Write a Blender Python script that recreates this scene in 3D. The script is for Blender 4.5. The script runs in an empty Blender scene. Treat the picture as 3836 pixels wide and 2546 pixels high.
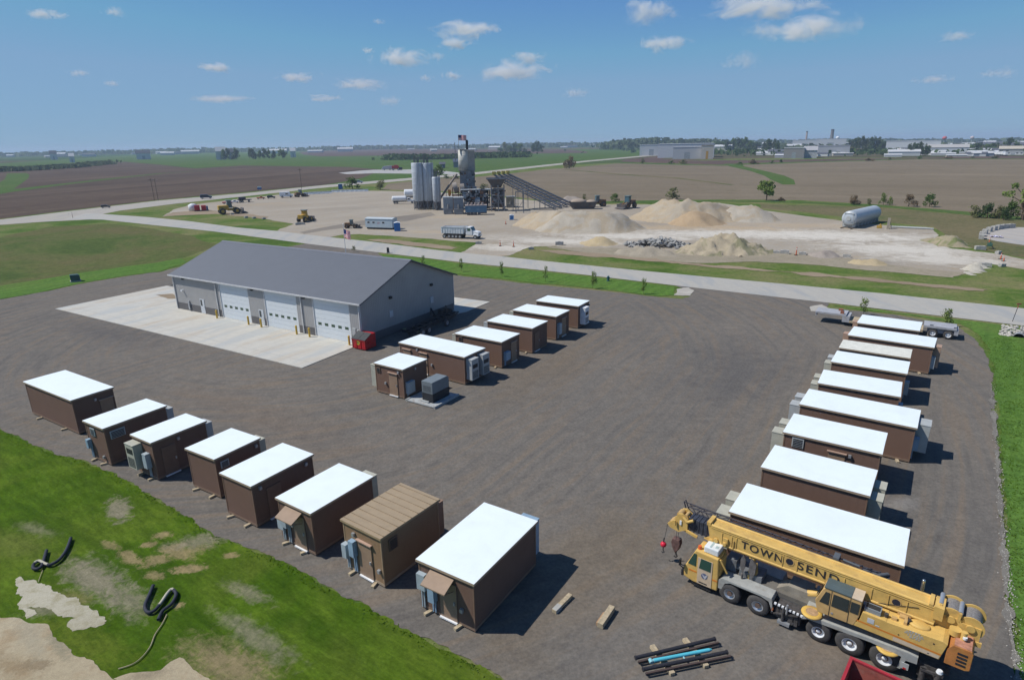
import bpy, bmesh, math, random
from mathutils import Vector, Matrix, noise
from mathutils.geometry import tessellate_polygon
R = math.radians
S = bpy.context.scene
COL = S.collection
random.seed(7)

# ------------------------------------------------------------ camera, survey of the site
CF, CP, CR, CH, CK = 2319.05, R(17.616), R(-0.924), 22.345, 1.624
SENS_W, SENS_H = 3836.0, 2546.0
cam_d = bpy.data.cameras.new('camera'); cam = bpy.data.objects.new('camera', cam_d); COL.objects.link(cam)
S.camera = cam
cam_d.sensor_fit = 'HORIZONTAL'; cam_d.sensor_width = 36; cam_d.lens = 36 * CF / SENS_W
cam_d.clip_start = 0.5; cam_d.clip_end = 80000
cp_, sp_, cr_, sr_ = math.cos(CP), math.sin(CP), math.cos(CR), math.sin(CR)
Xr, Vd, Fw = Vector((1, 0, 0)), Vector((0, -sp_, -cp_)), Vector((0, cp_, -sp_))
ax = cr_ * Xr - sr_ * Vd; ay = -(sr_ * Xr + cr_ * Vd); az = -Fw
mw = Matrix.Identity(4)
for i in range(3):
    mw[i][0], mw[i][1], mw[i][2] = ax[i], ay[i], az[i]
mw[2][3] = CH
cam.matrix_world = mw

def ray(X, Y):
    u = (X * CK - SENS_W / 2) / CF; v = (Y * CK - SENS_H / 2) / CF
    U, V = cr_ * u + sr_ * v, -sr_ * u + cr_ * v
    return Vector((U, cp_ - V * sp_, -sp_ - V * cp_))
def at(X, Y, z=0.0):                      # survey point -> place on the level ground (or on a level at height z)
    d = ray(X, Y); t = (z - CH) / d.z
    return Vector((d.x * t, d.y * t, z))
def atd(X, dist, Y=340):                  # bearing and distance -> ground
    d = ray(X, Y); k = dist / math.hypot(d.x, d.y)
    x, y = d.x * k, d.y * k
    return Vector((x, y, gz(x, y)))
def pr(p):
    z = p[2] - CH; d = p[1] * cp_ - z * sp_
    u = p[0] / d; v = -(p[1] * sp_ + z * cp_) / d
    return ((SENS_W / 2 + CF * (cr_ * u - sr_ * v)) / CK, (SENS_H / 2 + CF * (sr_ * u + cr_ * v)) / CK, d)
def zat(p, Y):                            # height of something standing at p whose top is sighted at Y
    lo, hi = -20, 400
    for _ in range(50):
        m = (lo + hi) / 2
        if pr((p[0], p[1], m))[1] > Y: lo = m
        else: hi = m
    return lo
def gz(x, y):                             # the land falls away into the river valley far to the right
    r = math.hypot(x, y)
    if r < 900 or y < 0: return 0.0
    a = x / max(y, 1.0)
    s = min(1, max(0, (a - 0.42) / 0.35)); s = s * s * (3 - 2 * s)
    return -0.0052 * (r - 900) * s
def site(X0, X1, Yb, Yt):                 # place, width, height and bearing of something seen between X0..X1, Yb..Yt
    c = at((X0 + X1) / 2, Yb); a = at(X0, Yb); b = at(X1, Yb)
    yaw = math.atan2(b.y - a.y, b.x - a.x)
    yaw = math.atan2(c.y, c.x) - math.pi / 2
    dist = math.hypot(c.x, c.y); sc = pr(c)[2] * CK / CF
    return c, (X1 - X0) * sc, zat(c, Yt), yaw

# ------------------------------------------------------------ object helpers
def tag(o, label=None, cat=None, group=None, kind=None):
    if label: o['label'] = label
    if cat: o['category'] = cat
    if group: o['group'] = group
    if kind: o['kind'] = kind
    return o
def thing(name, label, cat, loc=(0, 0, 0), rz=0, group=None, scale=None):
    o = bpy.data.objects.new(name, None); COL.objects.link(o)
    o.empty_display_size = 0.5
    o.location = loc; o.rotation_euler = (0, 0, rz)
    if scale: o.scale = scale if hasattr(scale, '__len__') else (scale,) * 3
    return tag(o, label, cat, group)
def dup(root, loc, rz, label, group=None, scale=None, cat=None):
    r = root.copy(); COL.objects.link(r); r.location = loc; r.rotation_euler = (0, 0, rz); r['label'] = label
    if group: r['group'] = group
    if cat: r['category'] = cat
    if scale: r.scale = scale if hasattr(scale, '__len__') else (scale,) * 3
    for ch in list(root.children):
        c = ch.copy(); COL.objects.link(c); c.parent = r
        for g in list(ch.children):
            d = g.copy(); COL.objects.link(d); d.parent = c
    return r

class MB:
    def __init__(s): s.v = []; s.f = []; s.sm = []
    def add(s, vs, fs, smooth=False):
        n = len(s.v); s.v += [tuple(v) for v in vs]; s.f += [tuple(i + n for i in f) for f in fs]; s.sm += [smooth] * len(fs); return s
    def box(s, x0, x1, y0, y1, z0, z1):
        if x0 > x1: x0, x1 = x1, x0
        if y0 > y1: y0, y1 = y1, y0
        v = [(x0, y0, z0), (x1, y0, z0), (x1, y1, z0), (x0, y1, z0), (x0, y0, z1), (x1, y0, z1), (x1, y1, z1), (x0, y1, z1)]
        return s.add(v, [(0, 3, 2, 1), (4, 5, 6, 7), (0, 1, 5, 4), (1, 2, 6, 5), (2, 3, 7, 6), (3, 0, 4, 7)])
    def obox(s, c, size, rot=(0, 0, 0)):
        from mathutils import Euler
        m = Euler(rot).to_matrix(); h = [d / 2 for d in size]; c = Vector(c); v = []
        for z in (-1, 1):
            for x, y in ((-1, -1), (1, -1), (1, 1), (-1, 1)):
                v.append(c + m @ Vector((x * h[0], y * h[1], z * h[2])))
        return s.add(v, [(0, 3, 2, 1), (4, 5, 6, 7), (0, 1, 5, 4), (1, 2, 6, 5), (2, 3, 7, 6), (3, 0, 4, 7)])
    def prism(s, poly, a0, a1, axis='y'):
        n = len(poly)
        area = sum(poly[i][0] * poly[(i + 1) % n][1] - poly[(i + 1) % n][0] * poly[i][1] for i in range(n))
        if area < 0: poly = poly[::-1]
        def P(p, a): return (p[0], a, p[1]) if axis == 'y' else (a, p[0], p[1]) if axis == 'x' else (p[0], p[1], a)
        v = [P(p, a0) for p in poly] + [P(p, a1) for p in poly]
        fl = axis == 'y'
        f = [tuple(range(n)) if fl == (a1 > a0) else tuple(range(n))[::-1], tuple(range(n, 2 * n))[::-1] if fl == (a1 > a0) else tuple(range(n, 2 * n))]
        for i in range(n):
            j = (i + 1) % n
            q = (i, j, n + j, n + i)
            f.append(q[::-1] if fl == (a1 > a0) else q)
        return s.add(v, f)
    def cyl(s, p0, p1, r0, r1=None, n=14, caps=True, smooth=True):
        p0, p1 = Vector(p0), Vector(p1); r1 = r0 if r1 is None else r1
        d = (p1 - p0); d = d.normalized() if d.length > 1e-9 else Vector((0, 0, 1))
        u = d.orthogonal().normalized(); w = d.cross(u)
        v = []
        for p, r in ((p0, r0), (p1, r1)):
            for i in range(n):
                a = 2 * math.pi * i / n; v.append(p + (u * math.cos(a) + w * math.sin(a)) * r)
        f = [(i, (i + 1) % n, n + (i + 1) % n, n + i) for i in range(n)]
        s.add(v, f, smooth)
        if caps:
            s.add(v[:n], [tuple(range(n))[::-1]]); s.add(v[n:], [tuple(range(n))])
        return s
    def bar(s, p0, p1, w, h=None):
        h = w if h is None else h
        p0, p1 = Vector(p0), Vector(p1); d = (p1 - p0).normalized()
        up = Vector((0, 0, 1)) if abs(d.z) < 0.95 else Vector((0, 1, 0))
        u = d.cross(up).normalized() * w / 2; t = u.cross(d).normalized() * h / 2
        v = [p + a * u + b * t for p in (p0, p1) for a, b in ((-1, -1), (1, -1), (1, 1), (-1, 1))]
        return s.add(v, [(0, 1, 2, 3), (7, 6, 5, 4), (0, 4, 5, 1), (1, 5, 6, 2), (2, 6, 7, 3), (3, 7, 4, 0)])
    def tube(s, pts, r, n=8):
        for a, b in zip(pts, pts[1:]): s.cyl(a, b, r, n=n, caps=True)
        for p in pts[1:-1]: s.ball(p, (r, r, r), n, 4)
        return s
    def ball(s, c, r, n=14, m=8):
        c = Vector(c); r = r if hasattr(r, '__len__') else (r, r, r)
        v = [c + Vector((0, 0, r[2]))]
        for j in range(1, m):
            t = math.pi * j / m
            for i in range(n):
                a = 2 * math.pi * i / n
                v.append(c + Vector((r[0] * math.sin(t) * math.cos(a), r[1] * math.sin(t) * math.sin(a), r[2] * math.cos(t))))
        v.append(c - Vector((0, 0, r[2]))); f = []
        for i in range(n): f.append((0, 1 + i, 1 + (i + 1) % n))
        for j in range(m - 2):
            for i in range(n):
                a = 1 + j * n + i; b = 1 + j * n + (i + 1) % n
                f.append((a, a + n, b + n, b))
        e = len(v) - 1; k = 1 + (m - 2) * n
        for i in range(n): f.append((e, k + (i + 1) % n, k + i))
        return s.add(v, f, True)
    def lathe(s, prof, n=24, c=(0, 0)):
        v = []
        for r, z in prof:
            for i in range(n):
                a = 2 * math.pi * i / n; v.append((c[0] + r * math.cos(a), c[1] + r * math.sin(a), z))
        f = []
        for j in range(len(prof) - 1):
            for i in range(n):
                f.append((j * n + i, j * n + (i + 1) % n, (j + 1) * n + (i + 1) % n, (j + 1) * n + i))
        return s.add(v, f, True)
    def build(s, name, m, parent=None, label=None, bevel=0):
        me = bpy.data.meshes.new(name); me.from_pydata(s.v, [], s.f); me.update()
        me.polygons.foreach_set('use_smooth', s.sm)
        me.materials.append(m)
        o = bpy.data.objects.new(name, me); COL.objects.link(o)
        if parent: o.parent = parent
        if label: o['label'] = label
        if bevel:
            b = o.modifiers.new('bevel', 'BEVEL'); b.width = bevel; b.segments = 2; b.limit_method = 'ANGLE'
        return o

# ------------------------------------------------------------ materials
MATS = {}
def nodes_of(name):
    m = bpy.data.materials.new(name); m.use_nodes = True
    nt = m.node_tree; b = nt.nodes['Principled BSDF']
    return m, nt, b
def N(nt, t, **k):
    n = nt.nodes.new(t)
    for a, v in k.items(): setattr(n, a, v)
    return n
def lk(nt, a, b): nt.links.new(a, b)
def noise_node(nt, vec, scale, detail=4, rough=0.6, dist=0):
    n = N(nt, 'ShaderNodeTexNoise'); n.inputs['Scale'].default_value = scale; n.inputs['Detail'].default_value = detail
    n.inputs['Roughness'].default_value = rough; n.inputs['Distortion'].default_value = dist
    if vec is not None: lk(nt, vec, n.inputs['Vector'])
    return n.outputs['Fac']
def ramp(nt, fac, stops):
    r = N(nt, 'ShaderNodeValToRGB'); lk(nt, fac, r.inputs['Fac'])
    e = r.color_ramp.elements
    while len(e) > 1: e.remove(e[-1])
    e[0].position = stops[0][0]; e[0].color = tuple(stops[0][1]) + (1,)
    for p, c in stops[1:]:
        q = e.new(p); q.color = tuple(c) + (1,)
    return r.outputs['Color']
def mapr(nt, fac, a, b, c=0.0, d=1.0):
    m = N(nt, 'ShaderNodeMapRange'); lk(nt, fac, m.inputs['Value'])
    for k, v in zip(('From Min', 'From Max', 'To Min', 'To Max'), (a, b, c, d)): m.inputs[k].default_value = v
    return m.outputs['Result']
def mix(nt, fac, a, b, mode='MIX'):
    m = N(nt, 'ShaderNodeMix', data_type='RGBA', blend_type=mode)
    if isinstance(fac, (int, float)): m.inputs['Factor'].default_value = fac
    else: lk(nt, fac, m.inputs['Factor'])
    for k, v in (('A', a), ('B', b)):
        sk = [i for i in m.inputs if i.name == k and i.type == 'RGBA'][0]
        if hasattr(v, 'node'): lk(nt, v, sk)
        else: sk.default_value = tuple(v) + (1,)
    return [o for o in m.outputs if o.type == 'RGBA'][0]
def objcoord(nt, rot=0, scale=(1, 1, 1), space='Object'):
    t = N(nt, 'ShaderNodeTexCoord'); mp = N(nt, 'ShaderNodeMapping')
    mp.vector_type = 'TEXTURE'; lk(nt, t.outputs[space], mp.inputs['Vector']); mp.inputs['Rotation'].default_value = (0, 0, rot); mp.inputs['Scale'].default_value = [1 / s for s in scale]
    return mp.outputs['Vector']
def bump(nt, b, h, strength=0.3, dist=0.05):
    n = N(nt, 'ShaderNodeBump'); n.inputs['Strength'].default_value = strength; n.inputs['Distance'].default_value = dist
    lk(nt, h, n.inputs['Height']); lk(nt, n.outputs['Normal'], b.inputs['Normal'])
def M(name, col=None, rough=0.75, var=0.12, scale=2.0, metal=0.0, bmp=0.0, dirt=None, spec=0.3):
    if name in MATS: return MATS[name]
    m, nt, b = nodes_of(name)
    v = objcoord(nt)
    f = noise_node(nt, v, scale, 5, 0.65)
    c = mix(nt, mapr(nt, f, 0.3, 0.7), [x * (1 - var) for x in col], [min(1, x * (1 + var)) for x in col])
    if dirt:
        f2 = noise_node(nt, v, scale * 0.7 + 0.31, 6, 0.7, 0.6)
        c = mix(nt, mapr(nt, f2, 0.52, 0.68, 0, 0.75), c, dirt)
    lk(nt, c, b.inputs['Base Color'])
    b.inputs['Roughness'].default_value = rough; b.inputs['Metallic'].default_value = metal
    b.inputs['Specular IOR Level'].default_value = spec
    if bmp: bump(nt, b, noise_node(nt, v, scale * 8, 4), bmp, 0.02)
    MATS[name] = m; return m
def glass(name='window_glass', col=(0.02, 0.03, 0.035)):
    if name in MATS: return MATS[name]
    m, nt, b = nodes_of(name); b.inputs['Base Color'].default_value = col + (1,); b.inputs['Roughness'].default_value = 0.08
    b.inputs['Specular IOR Level'].default_value = 0.8
    MATS[name] = m; return m

def soft_spot(nt, c, X, Y, rx, ry, rot, col, strength=0.9, edge=0.45, nscale=0.6):
    # a soil stain at a surveyed place, with a ragged, fading rim
    t = N(nt, 'ShaderNodeTexCoord'); mp = N(nt, 'ShaderNodeMapping'); mp.vector_type = 'TEXTURE'
    p = at(X, Y); mp.inputs['Location'].default_value = (p.x, p.y, 0); mp.inputs['Rotation'].default_value = (0, 0, rot); mp.inputs['Scale'].default_value = (rx, ry, 1)
    lk(nt, t.outputs['Object'], mp.inputs['Vector'])
    sx = N(nt, 'ShaderNodeSeparateXYZ'); lk(nt, mp.outputs['Vector'], sx.inputs[0]); cb = N(nt, 'ShaderNodeCombineXYZ'); lk(nt, sx.outputs[0], cb.inputs[0]); lk(nt, sx.outputs[1], cb.inputs[1])
    ln = N(nt, 'ShaderNodeVectorMath', operation='LENGTH'); lk(nt, cb.outputs[0], ln.inputs[0])
    n_ = noise_node(nt, t.outputs['Object'], nscale, 6, 0.75, 0.6); k = mapr(nt, n_, 0.25, 0.75, -0.75, 0.75)
    s = N(nt, 'ShaderNodeMath', operation='ADD'); lk(nt, ln.outputs['Value'], s.inputs[0]); lk(nt, k, s.inputs[1])
    return mix(nt, mapr(nt, s.outputs[0], 1.0 - edge, 1.0 + edge * 0.3, strength, 0), c, col)
def polar(nt, cx, cy, fr, fa):
    t = N(nt, 'ShaderNodeTexCoord'); s = N(nt, 'ShaderNodeVectorMath', operation='SUBTRACT'); lk(nt, t.outputs['Object'], s.inputs[0]); s.inputs[1].default_value = (cx, cy, 0)
    ln = N(nt, 'ShaderNodeVectorMath', operation='LENGTH'); lk(nt, s.outputs[0], ln.inputs[0]); sp = N(nt, 'ShaderNodeSeparateXYZ'); lk(nt, s.outputs[0], sp.inputs[0])
    a = N(nt, 'ShaderNodeMath', operation='ARCTAN2'); lk(nt, sp.outputs[1], a.inputs[0]); lk(nt, sp.outputs[0], a.inputs[1])
    m1 = N(nt, 'ShaderNodeMath', operation='MULTIPLY'); lk(nt, ln.outputs['Value'], m1.inputs[0]); m1.inputs[1].default_value = fr
    m2 = N(nt, 'ShaderNodeMath', operation='MULTIPLY'); lk(nt, a.outputs[0], m2.inputs[0]); m2.inputs[1].default_value = fa
    cb = N(nt, 'ShaderNodeCombineXYZ'); lk(nt, m1.outputs[0], cb.inputs[0]); lk(nt, m2.outputs[0], cb.inputs[1]); return cb.outputs[0]

# shelter materials
def ribbed(name, col, period, axis, depth, rough=0.5, var=0.06, metal=0.0):
    if name in MATS: return MATS[name]
    m, nt, b = nodes_of(name)
    v = objcoord(nt); w = N(nt, 'ShaderNodeTexWave'); w.bands_direction = axis; w.inputs['Scale'].default_value = 1.0 / period * 0.3142 * 1.0
    w.inputs['Distortion'].default_value = 0
    lk(nt, v, w.inputs['Vector'])
    h = mapr(nt, w.outputs['Fac'], 0.75, 1.0)
    f = noise_node(nt, v, 0.7, 5)
    c = mix(nt, mapr(nt, f, 0.3, 0.7), [x * (1 - var) for x in col], [x * (1 + var) for x in col])
    lk(nt, c, b.inputs['Base Color']); b.inputs['Roughness'].default_value = rough; b.inputs['Metallic'].default_value = metal
    bump(nt, b, h, 0.6, depth)
    MATS[name] = m; return m
def wall_mat(name, col):
    if name in MATS: return MATS[name]
    m, nt, b = nodes_of(name); v = objcoord(nt)
    f = noise_node(nt, v, 60, 3, 0.8); g = noise_node(nt, v, 0.8, 4, 0.6)
    inf = N(nt, 'ShaderNodeObjectInfo')
    c = mix(nt, mapr(nt, f, 0.35, 0.65), [x * 0.62 for x in col], [x * 1.38 for x in col])
    st = noise_node(nt, objcoord(nt, 0, (3, 3, 0.35)), 1.4, 5, 0.7)
    c = mix(nt, mapr(nt, g, 0.42, 0.75, 0, 0.35), c, [x * 1.25 for x in col])
    c = mix(nt, mapr(nt, st, 0.52, 0.72, 0, 0.45), c, [x * 0.72 for x in col])
    c = mix(nt, mapr(nt, inf.outputs['Random'], 0, 1, 0, 0.3), c, (col[0] * 1.2, col[1] * 1.15, col[2] * 1.0))
    lk(nt, c, b.inputs['Base Color']); b.inputs['Roughness'].default_value = 0.85; b.inputs['Specular IOR Level'].default_value = 0.2
    bump(nt, b, f, 0.5, 0.015)
    MATS[name] = m; return m
def roof_mat():
    if 'white_roof' in MATS: return MATS['white_roof']
    m, nt, b = nodes_of('white_roof'); v = objcoord(nt)
    inf = N(nt, 'ShaderNodeObjectInfo')
    ad = N(nt, 'ShaderNodeVectorMath', operation='ADD'); lk(nt, v, ad.inputs[0])
    cb = N(nt, 'ShaderNodeCombineXYZ'); ml = N(nt, 'ShaderNodeMath', operation='MULTIPLY'); lk(nt, inf.outputs['Random'], ml.inputs[0]); ml.inputs[1].default_value = 50
    lk(nt, ml.outputs[0], cb.inputs[0]); lk(nt, cb.outputs[0], ad.inputs[1])
    f = noise_node(nt, ad.outputs[0], 0.55, 6, 0.65, 0.4); g = noise_node(nt, ad.outputs[0], 3.0, 5, 0.7)
    c = mix(nt, mapr(nt, f, 0.45, 0.75, 0, 0.55), (0.75, 0.83, 0.86), (0.66, 0.72, 0.72))
    c = mix(nt, mapr(nt, g, 0.60, 0.78, 0, 0.5), c, (0.60, 0.59, 0.54))
    lk(nt, c, b.inputs['Base Color']); b.inputs['Roughness'].default_value = 0.6
    MATS['white_roof'] = m; return m

BROWN = wall_mat('brown_aggregate', (0.165, 0.102, 0.076))
TANW = wall_mat('tan_aggregate', (0.25, 0.165, 0.098))
TRIM = M('tan_trim', (0.36, 0.28, 0.195), 0.6)
BTRIM = M('brown_trim', (0.20, 0.125, 0.085), 0.6)
DOORM = M('tan_door', (0.29, 0.20, 0.135), 0.5)
STEEL = M('galvanised_steel', (0.42, 0.44, 0.46), 0.4, metal=0.5)
GREYBOX = M('grey_box', (0.34, 0.40, 0.43), 0.5)
BEIGE = M('beige_cabinet', (0.42, 0.415, 0.34), 0.55)
LGREY = M('pale_grey_cabinet', (0.38, 0.40, 0.395), 0.55)
DARK = M('dark_metal', (0.03, 0.032, 0.036), 0.5)
BLACK = M('black_rubber', (0.022, 0.022, 0.024), 0.85)
TYRE = M('tyre_rubber', (0.065, 0.062, 0.06), 0.9, var=0.3, scale=4)
WOOD = M('weathered_timber', (0.40, 0.33, 0.22), 0.85, var=0.3, scale=6)
WHITE = M('white_paint', (0.72, 0.74, 0.75), 0.45)
RED = M('red_paint', (0.42, 0.015, 0.02), 0.45, dirt=(0.22, 0.02, 0.015))
YEL = M('crane_yellow', (0.62, 0.405, 0.120), 0.5, var=0.14, scale=1.6, dirt=(0.44, 0.28, 0.10))
YEL2 = M('faded_yellow', (0.52, 0.34, 0.14), 0.55, var=0.15, scale=2)
RUST = M('rusty_orange', (0.42, 0.17, 0.05), 0.7, var=0.25, scale=2.5, dirt=(0.45, 0.26, 0.06))
CGREY = M('carrier_grey', (0.34, 0.35, 0.33), 0.6, var=0.15, scale=2, dirt=(0.24, 0.22, 0.19))
CONC = M('concrete', (0.42, 0.41, 0.38), 0.85, var=0.15, scale=1.0, bmp=0.2)
GLASS = glass()
# ------------------------------------------------------------ ground materials
def gravel_mat():
    m, nt, b = nodes_of('dark_gravel'); v = objcoord(nt)
    fine = noise_node(nt, v, 4.5, 5, 0.85); mid = noise_node(nt, v, 0.9, 5, 0.65); big = noise_node(nt, v, 0.045, 5, 0.6, 0.4)
    st1 = noise_node(nt, polar(nt, -26, 75, 1.2, 3.0), 1.0, 6, 0.64, 0.2)
    st2 = noise_node(nt, objcoord(nt, R(57), (0.06, 1.2, 1)), 1.0, 6, 0.64, 0.25)
    sel = noise_node(nt, v, 0.018, 2, 0.5, 0.3)
    st = mix(nt, mapr(nt, sel, 0.44, 0.56), st1, st2)
    c = mix(nt, mapr(nt, big, 0.35, 0.65), (0.147, 0.137, 0.122), (0.176, 0.160, 0.138))
    c = mix(nt, mapr(nt, st, 0.49, 0.61, 0, 0.75), c, (0.190, 0.155, 0.118))
    c = mix(nt, mapr(nt, st, 0.475, 0.38, 0, 0.38), c, (0.100, 0.094, 0.088))
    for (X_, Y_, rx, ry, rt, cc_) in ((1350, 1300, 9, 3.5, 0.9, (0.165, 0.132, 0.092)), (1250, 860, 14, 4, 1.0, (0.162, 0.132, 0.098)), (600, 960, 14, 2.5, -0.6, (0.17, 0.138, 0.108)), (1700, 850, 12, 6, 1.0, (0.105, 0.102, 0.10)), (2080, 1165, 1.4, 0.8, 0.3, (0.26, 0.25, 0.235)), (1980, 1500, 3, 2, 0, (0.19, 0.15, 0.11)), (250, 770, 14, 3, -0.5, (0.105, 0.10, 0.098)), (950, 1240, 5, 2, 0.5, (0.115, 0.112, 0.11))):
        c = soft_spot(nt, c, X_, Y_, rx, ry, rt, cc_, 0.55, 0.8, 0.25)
    c = mix(nt, mapr(nt, mid, 0.3, 0.7, 0.0, 1.0), c, mix(nt, 1.0, c, (0.78, 0.78, 0.80), 'MULTIPLY'))
    c = mix(nt, mapr(nt, fine, 0.3, 0.7), mix(nt, 1.0, c, (0.74, 0.74, 0.74), 'MULTIPLY'), mix(nt, 1.0, c, (1.28, 1.27, 1.25), 'MULTIPLY'))
    lk(nt, c, b.inputs['Base Color']); b.inputs['Roughness'].default_value = 0.95; b.inputs['Specular IOR Level'].default_value = 0.1
    bump(nt, b, mix(nt, 0.5, fine, mid), 0.5, 0.06); return m
def grass_mat(name, a, b_, dry, dry_amt=0.3, stripes=None, tex=1.0, dark=None, spots=()):
    m, nt, b = nodes_of(name); v = objcoord(nt)
    fine = noise_node(nt, v, 5 * tex, 4, 0.8); mid = noise_node(nt, objcoord(nt, R(-36), (0.3, 1.2, 1)) if spots else v, 0.55 * tex, 5, 0.7, 0.4); big = noise_node(nt, v, 0.06 * tex, 5, 0.65, 0.5)
    c = mix(nt, mapr(nt, mid, 0.38, 0.62), a, b_)
    c = mix(nt, mapr(nt, big, 0.55 - dry_amt * 0.3, 0.78 - dry_amt * 0.25, 0, 0.9), c, dry)
    if dark: c = mix(nt, mapr(nt, big, 0.46, 0.34, 0, 0.7), c, dark)
    if stripes:
        w = noise_node(nt, objcoord(nt, stripes, (0.03, 1.0, 1)), 0.75, 3, 0.6)
        c = mix(nt, mapr(nt, w, 0.42, 0.6, 0, 0.5), c, [x * 1.28 for x in b_])
    for sp_ in spots: c = soft_spot(nt, c, *sp_)
    fine2 = noise_node(nt, objcoord(nt, R(-36), (0.35, 1.3, 1)) if spots else v, 1.6 * tex, 6, 0.85)
    c = mix(nt, mapr(nt, fine2, 0.3, 0.7), mix(nt, 1.0, c, (0.58, 0.63, 0.55), 'MULTIPLY'), mix(nt, 1.0, c, (1.42, 1.36, 1.3), 'MULTIPLY'))
    c = mix(nt, mapr(nt, fine, 0.3, 0.7), mix(nt, 1.0, c, (0.74, 0.78, 0.70), 'MULTIPLY'), mix(nt, 1.0, c, (1.24, 1.20, 1.2), 'MULTIPLY'))
    lk(nt, c, b.inputs['Base Color']); b.inputs['Roughness'].default_value = 0.95; b.inputs['Specular IOR Level'].default_value = 0.04
    bump(nt, b, mix(nt, 0.4, fine, mid), 0.5, 0.10); return m
def soil_mat(name, a, b_, furrow=None, sc=1.0, fur_amt=0.35, third=None, spots=()):
    m, nt, b = nodes_of(name); v = objcoord(nt)
    fine = noise_node(nt, v, 2.5 * sc, 5, 0.75); mid = noise_node(nt, v, 0.12 * sc, 5, 0.65, 0.5); big = noise_node(nt, v, 0.012 * sc, 5, 0.6, 0.6)
    c = mix(nt, mapr(nt, big, 0.32, 0.68), a, b_)
    if third: c = mix(nt, mapr(nt, mid, 0.5, 0.68, 0, 0.7), c, third)
    if furrow is not None:
        w = noise_node(nt, objcoord(nt, furrow, (0.06, 1.0, 1)), 0.035 * sc, 8, 0.78, 0.5)
        c = mix(nt, mapr(nt, w, 0.38, 0.64, 0, fur_amt), c, [x * 0.62 for x in a])
    for sp_ in spots: c = soft_spot(nt, c, *sp_)
    m3 = noise_node(nt, v, 0.7 * sc, 6, 0.8, 0.4)
    c = mix(nt, mapr(nt, m3, 0.3, 0.7), mix(nt, 1.0, c, (0.84, 0.83, 0.82), 'MULTIPLY'), mix(nt, 1.0, c, (1.13, 1.13, 1.13), 'MULTIPLY'))
    c = mix(nt, mapr(nt, fine, 0.25, 0.75), mix(nt, 1.0, c, (0.80, 0.80, 0.80), 'MULTIPLY'), mix(nt, 1.0, c, (1.18, 1.18, 1.18), 'MULTIPLY'))
    lk(nt, c, b.inputs['Base Color']); b.inputs['Roughness'].default_value = 0.95; b.inputs['Specular IOR Level'].default_value = 0.08
    bump(nt, b, mix(nt, 0.4, fine, mid), 0.4, 0.1); return m
def slab_mat(name, a, b_, stain=(0.34, 0.27, 0.19), joint=4.5, rot=0.0, amt=0.5):
    m, nt, b = nodes_of(name); v = objcoord(nt, rot)
    f = noise_node(nt, v, 1.2, 6, 0.7); g = noise_node(nt, objcoord(nt, rot, (0.45, 0.09, 1)), 0.9, 4, 0.6, 0.6)
    c = mix(nt, mapr(nt, f, 0.3, 0.7), a, b_)
    c = mix(nt, mapr(nt, g, 0.52, 0.72, 0, amt), c, stain)
    g2 = noise_node(nt, objcoord(nt, rot, (0.5, 0.08, 1)), 0.9, 4, 0.6)
    c = mix(nt, mapr(nt, g2, 0.5, 0.62, 0, 0.7), c, (a[0] * 0.86, a[1] * 0.93, a[2] * 1.03))
    if joint:
        br = N(nt, 'ShaderNodeTexBrick'); br.offset = 0; br.inputs['Scale'].default_value = 1.0
        br.inputs['Brick Width'].default_value = joint; br.inputs['Row Height'].default_value = joint
        br.inputs['Mortar Size'].default_value = 0.025; br.inputs['Mortar Smooth'].default_value = 0.2
        lk(nt, v, br.inputs['Vector'])
        c = mix(nt, mapr(nt, br.outputs['Fac'], 0, 1, 0, 0.55), c, [x * 0.5 for x in a])
    lk(nt, c, b.inputs['Base Color']); b.inputs['Roughness'].default_value = 0.8; b.inputs['Specular IOR Level'].default_value = 0.2
    return m

def wob(pts, amt, step, seed=0.0, closed=True):
    out = []; n = len(pts)
    for i in range(n if closed else n - 1):
        a, b = pts[i], pts[(i + 1) % n]; d = (b - a); L = math.hypot(d.x, d.y); k = max(1, min(400, int(L / step)))
        nx, ny = (-d.y / L, d.x / L) if L > 1e-6 else (0, 0)
        for j in range(k):
            p = a + d * (j / k)
            q = Vector((p.x / (step * 5), p.y / (step * 5), seed)); q2 = Vector((p.x / (step * 1.3), p.y / (step * 1.3), seed + 9))
            o = amt * (noise.noise(q) * 1.5 + noise.noise(q2) * 0.8)
            out.append(Vector((p.x + nx * o, p.y + ny * o, p.z)))
    return out
PATCH = {}
def patch(name, pts, z, m, amt=0.0, step=1.0, kind='structure', thick=0, world=False):
    P = [Vector((p[0], p[1], 0)) if world else at(*p) for p in pts]
    PATCH.setdefault(name, []).append(list(P))
    if amt: P = wob(P, amt, step, len(name) * 1.7)
    tr = tessellate_polygon([[Vector((p.x, p.y, 0)) for p in P]])
    v = [(p.x, p.y, z + gz(p.x, p.y)) for p in P]; f = []
    for t in tr:
        a, b_, c = (P[i] for i in t)
        cr = (b_.x - a.x) * (c.y - a.y) - (b_.y - a.y) * (c.x - a.x)
        f.append(tuple(t) if cr > 0 else tuple(t)[::-1])
    n = len(v)
    if thick:
        v += [(x, y, zz - thick) for x, y, zz in v[:n]]
        f += [(i, (i + 1) % n, n + (i + 1) % n, n + i) for i in range(n)]
    me = bpy.data.meshes.new(name); me.from_pydata(v, [], f); me.materials.append(m); me.update()
    o = bpy.data.objects.new(name, me); COL.objects.link(o)
    if kind: o['kind'] = kind
    return o

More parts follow.
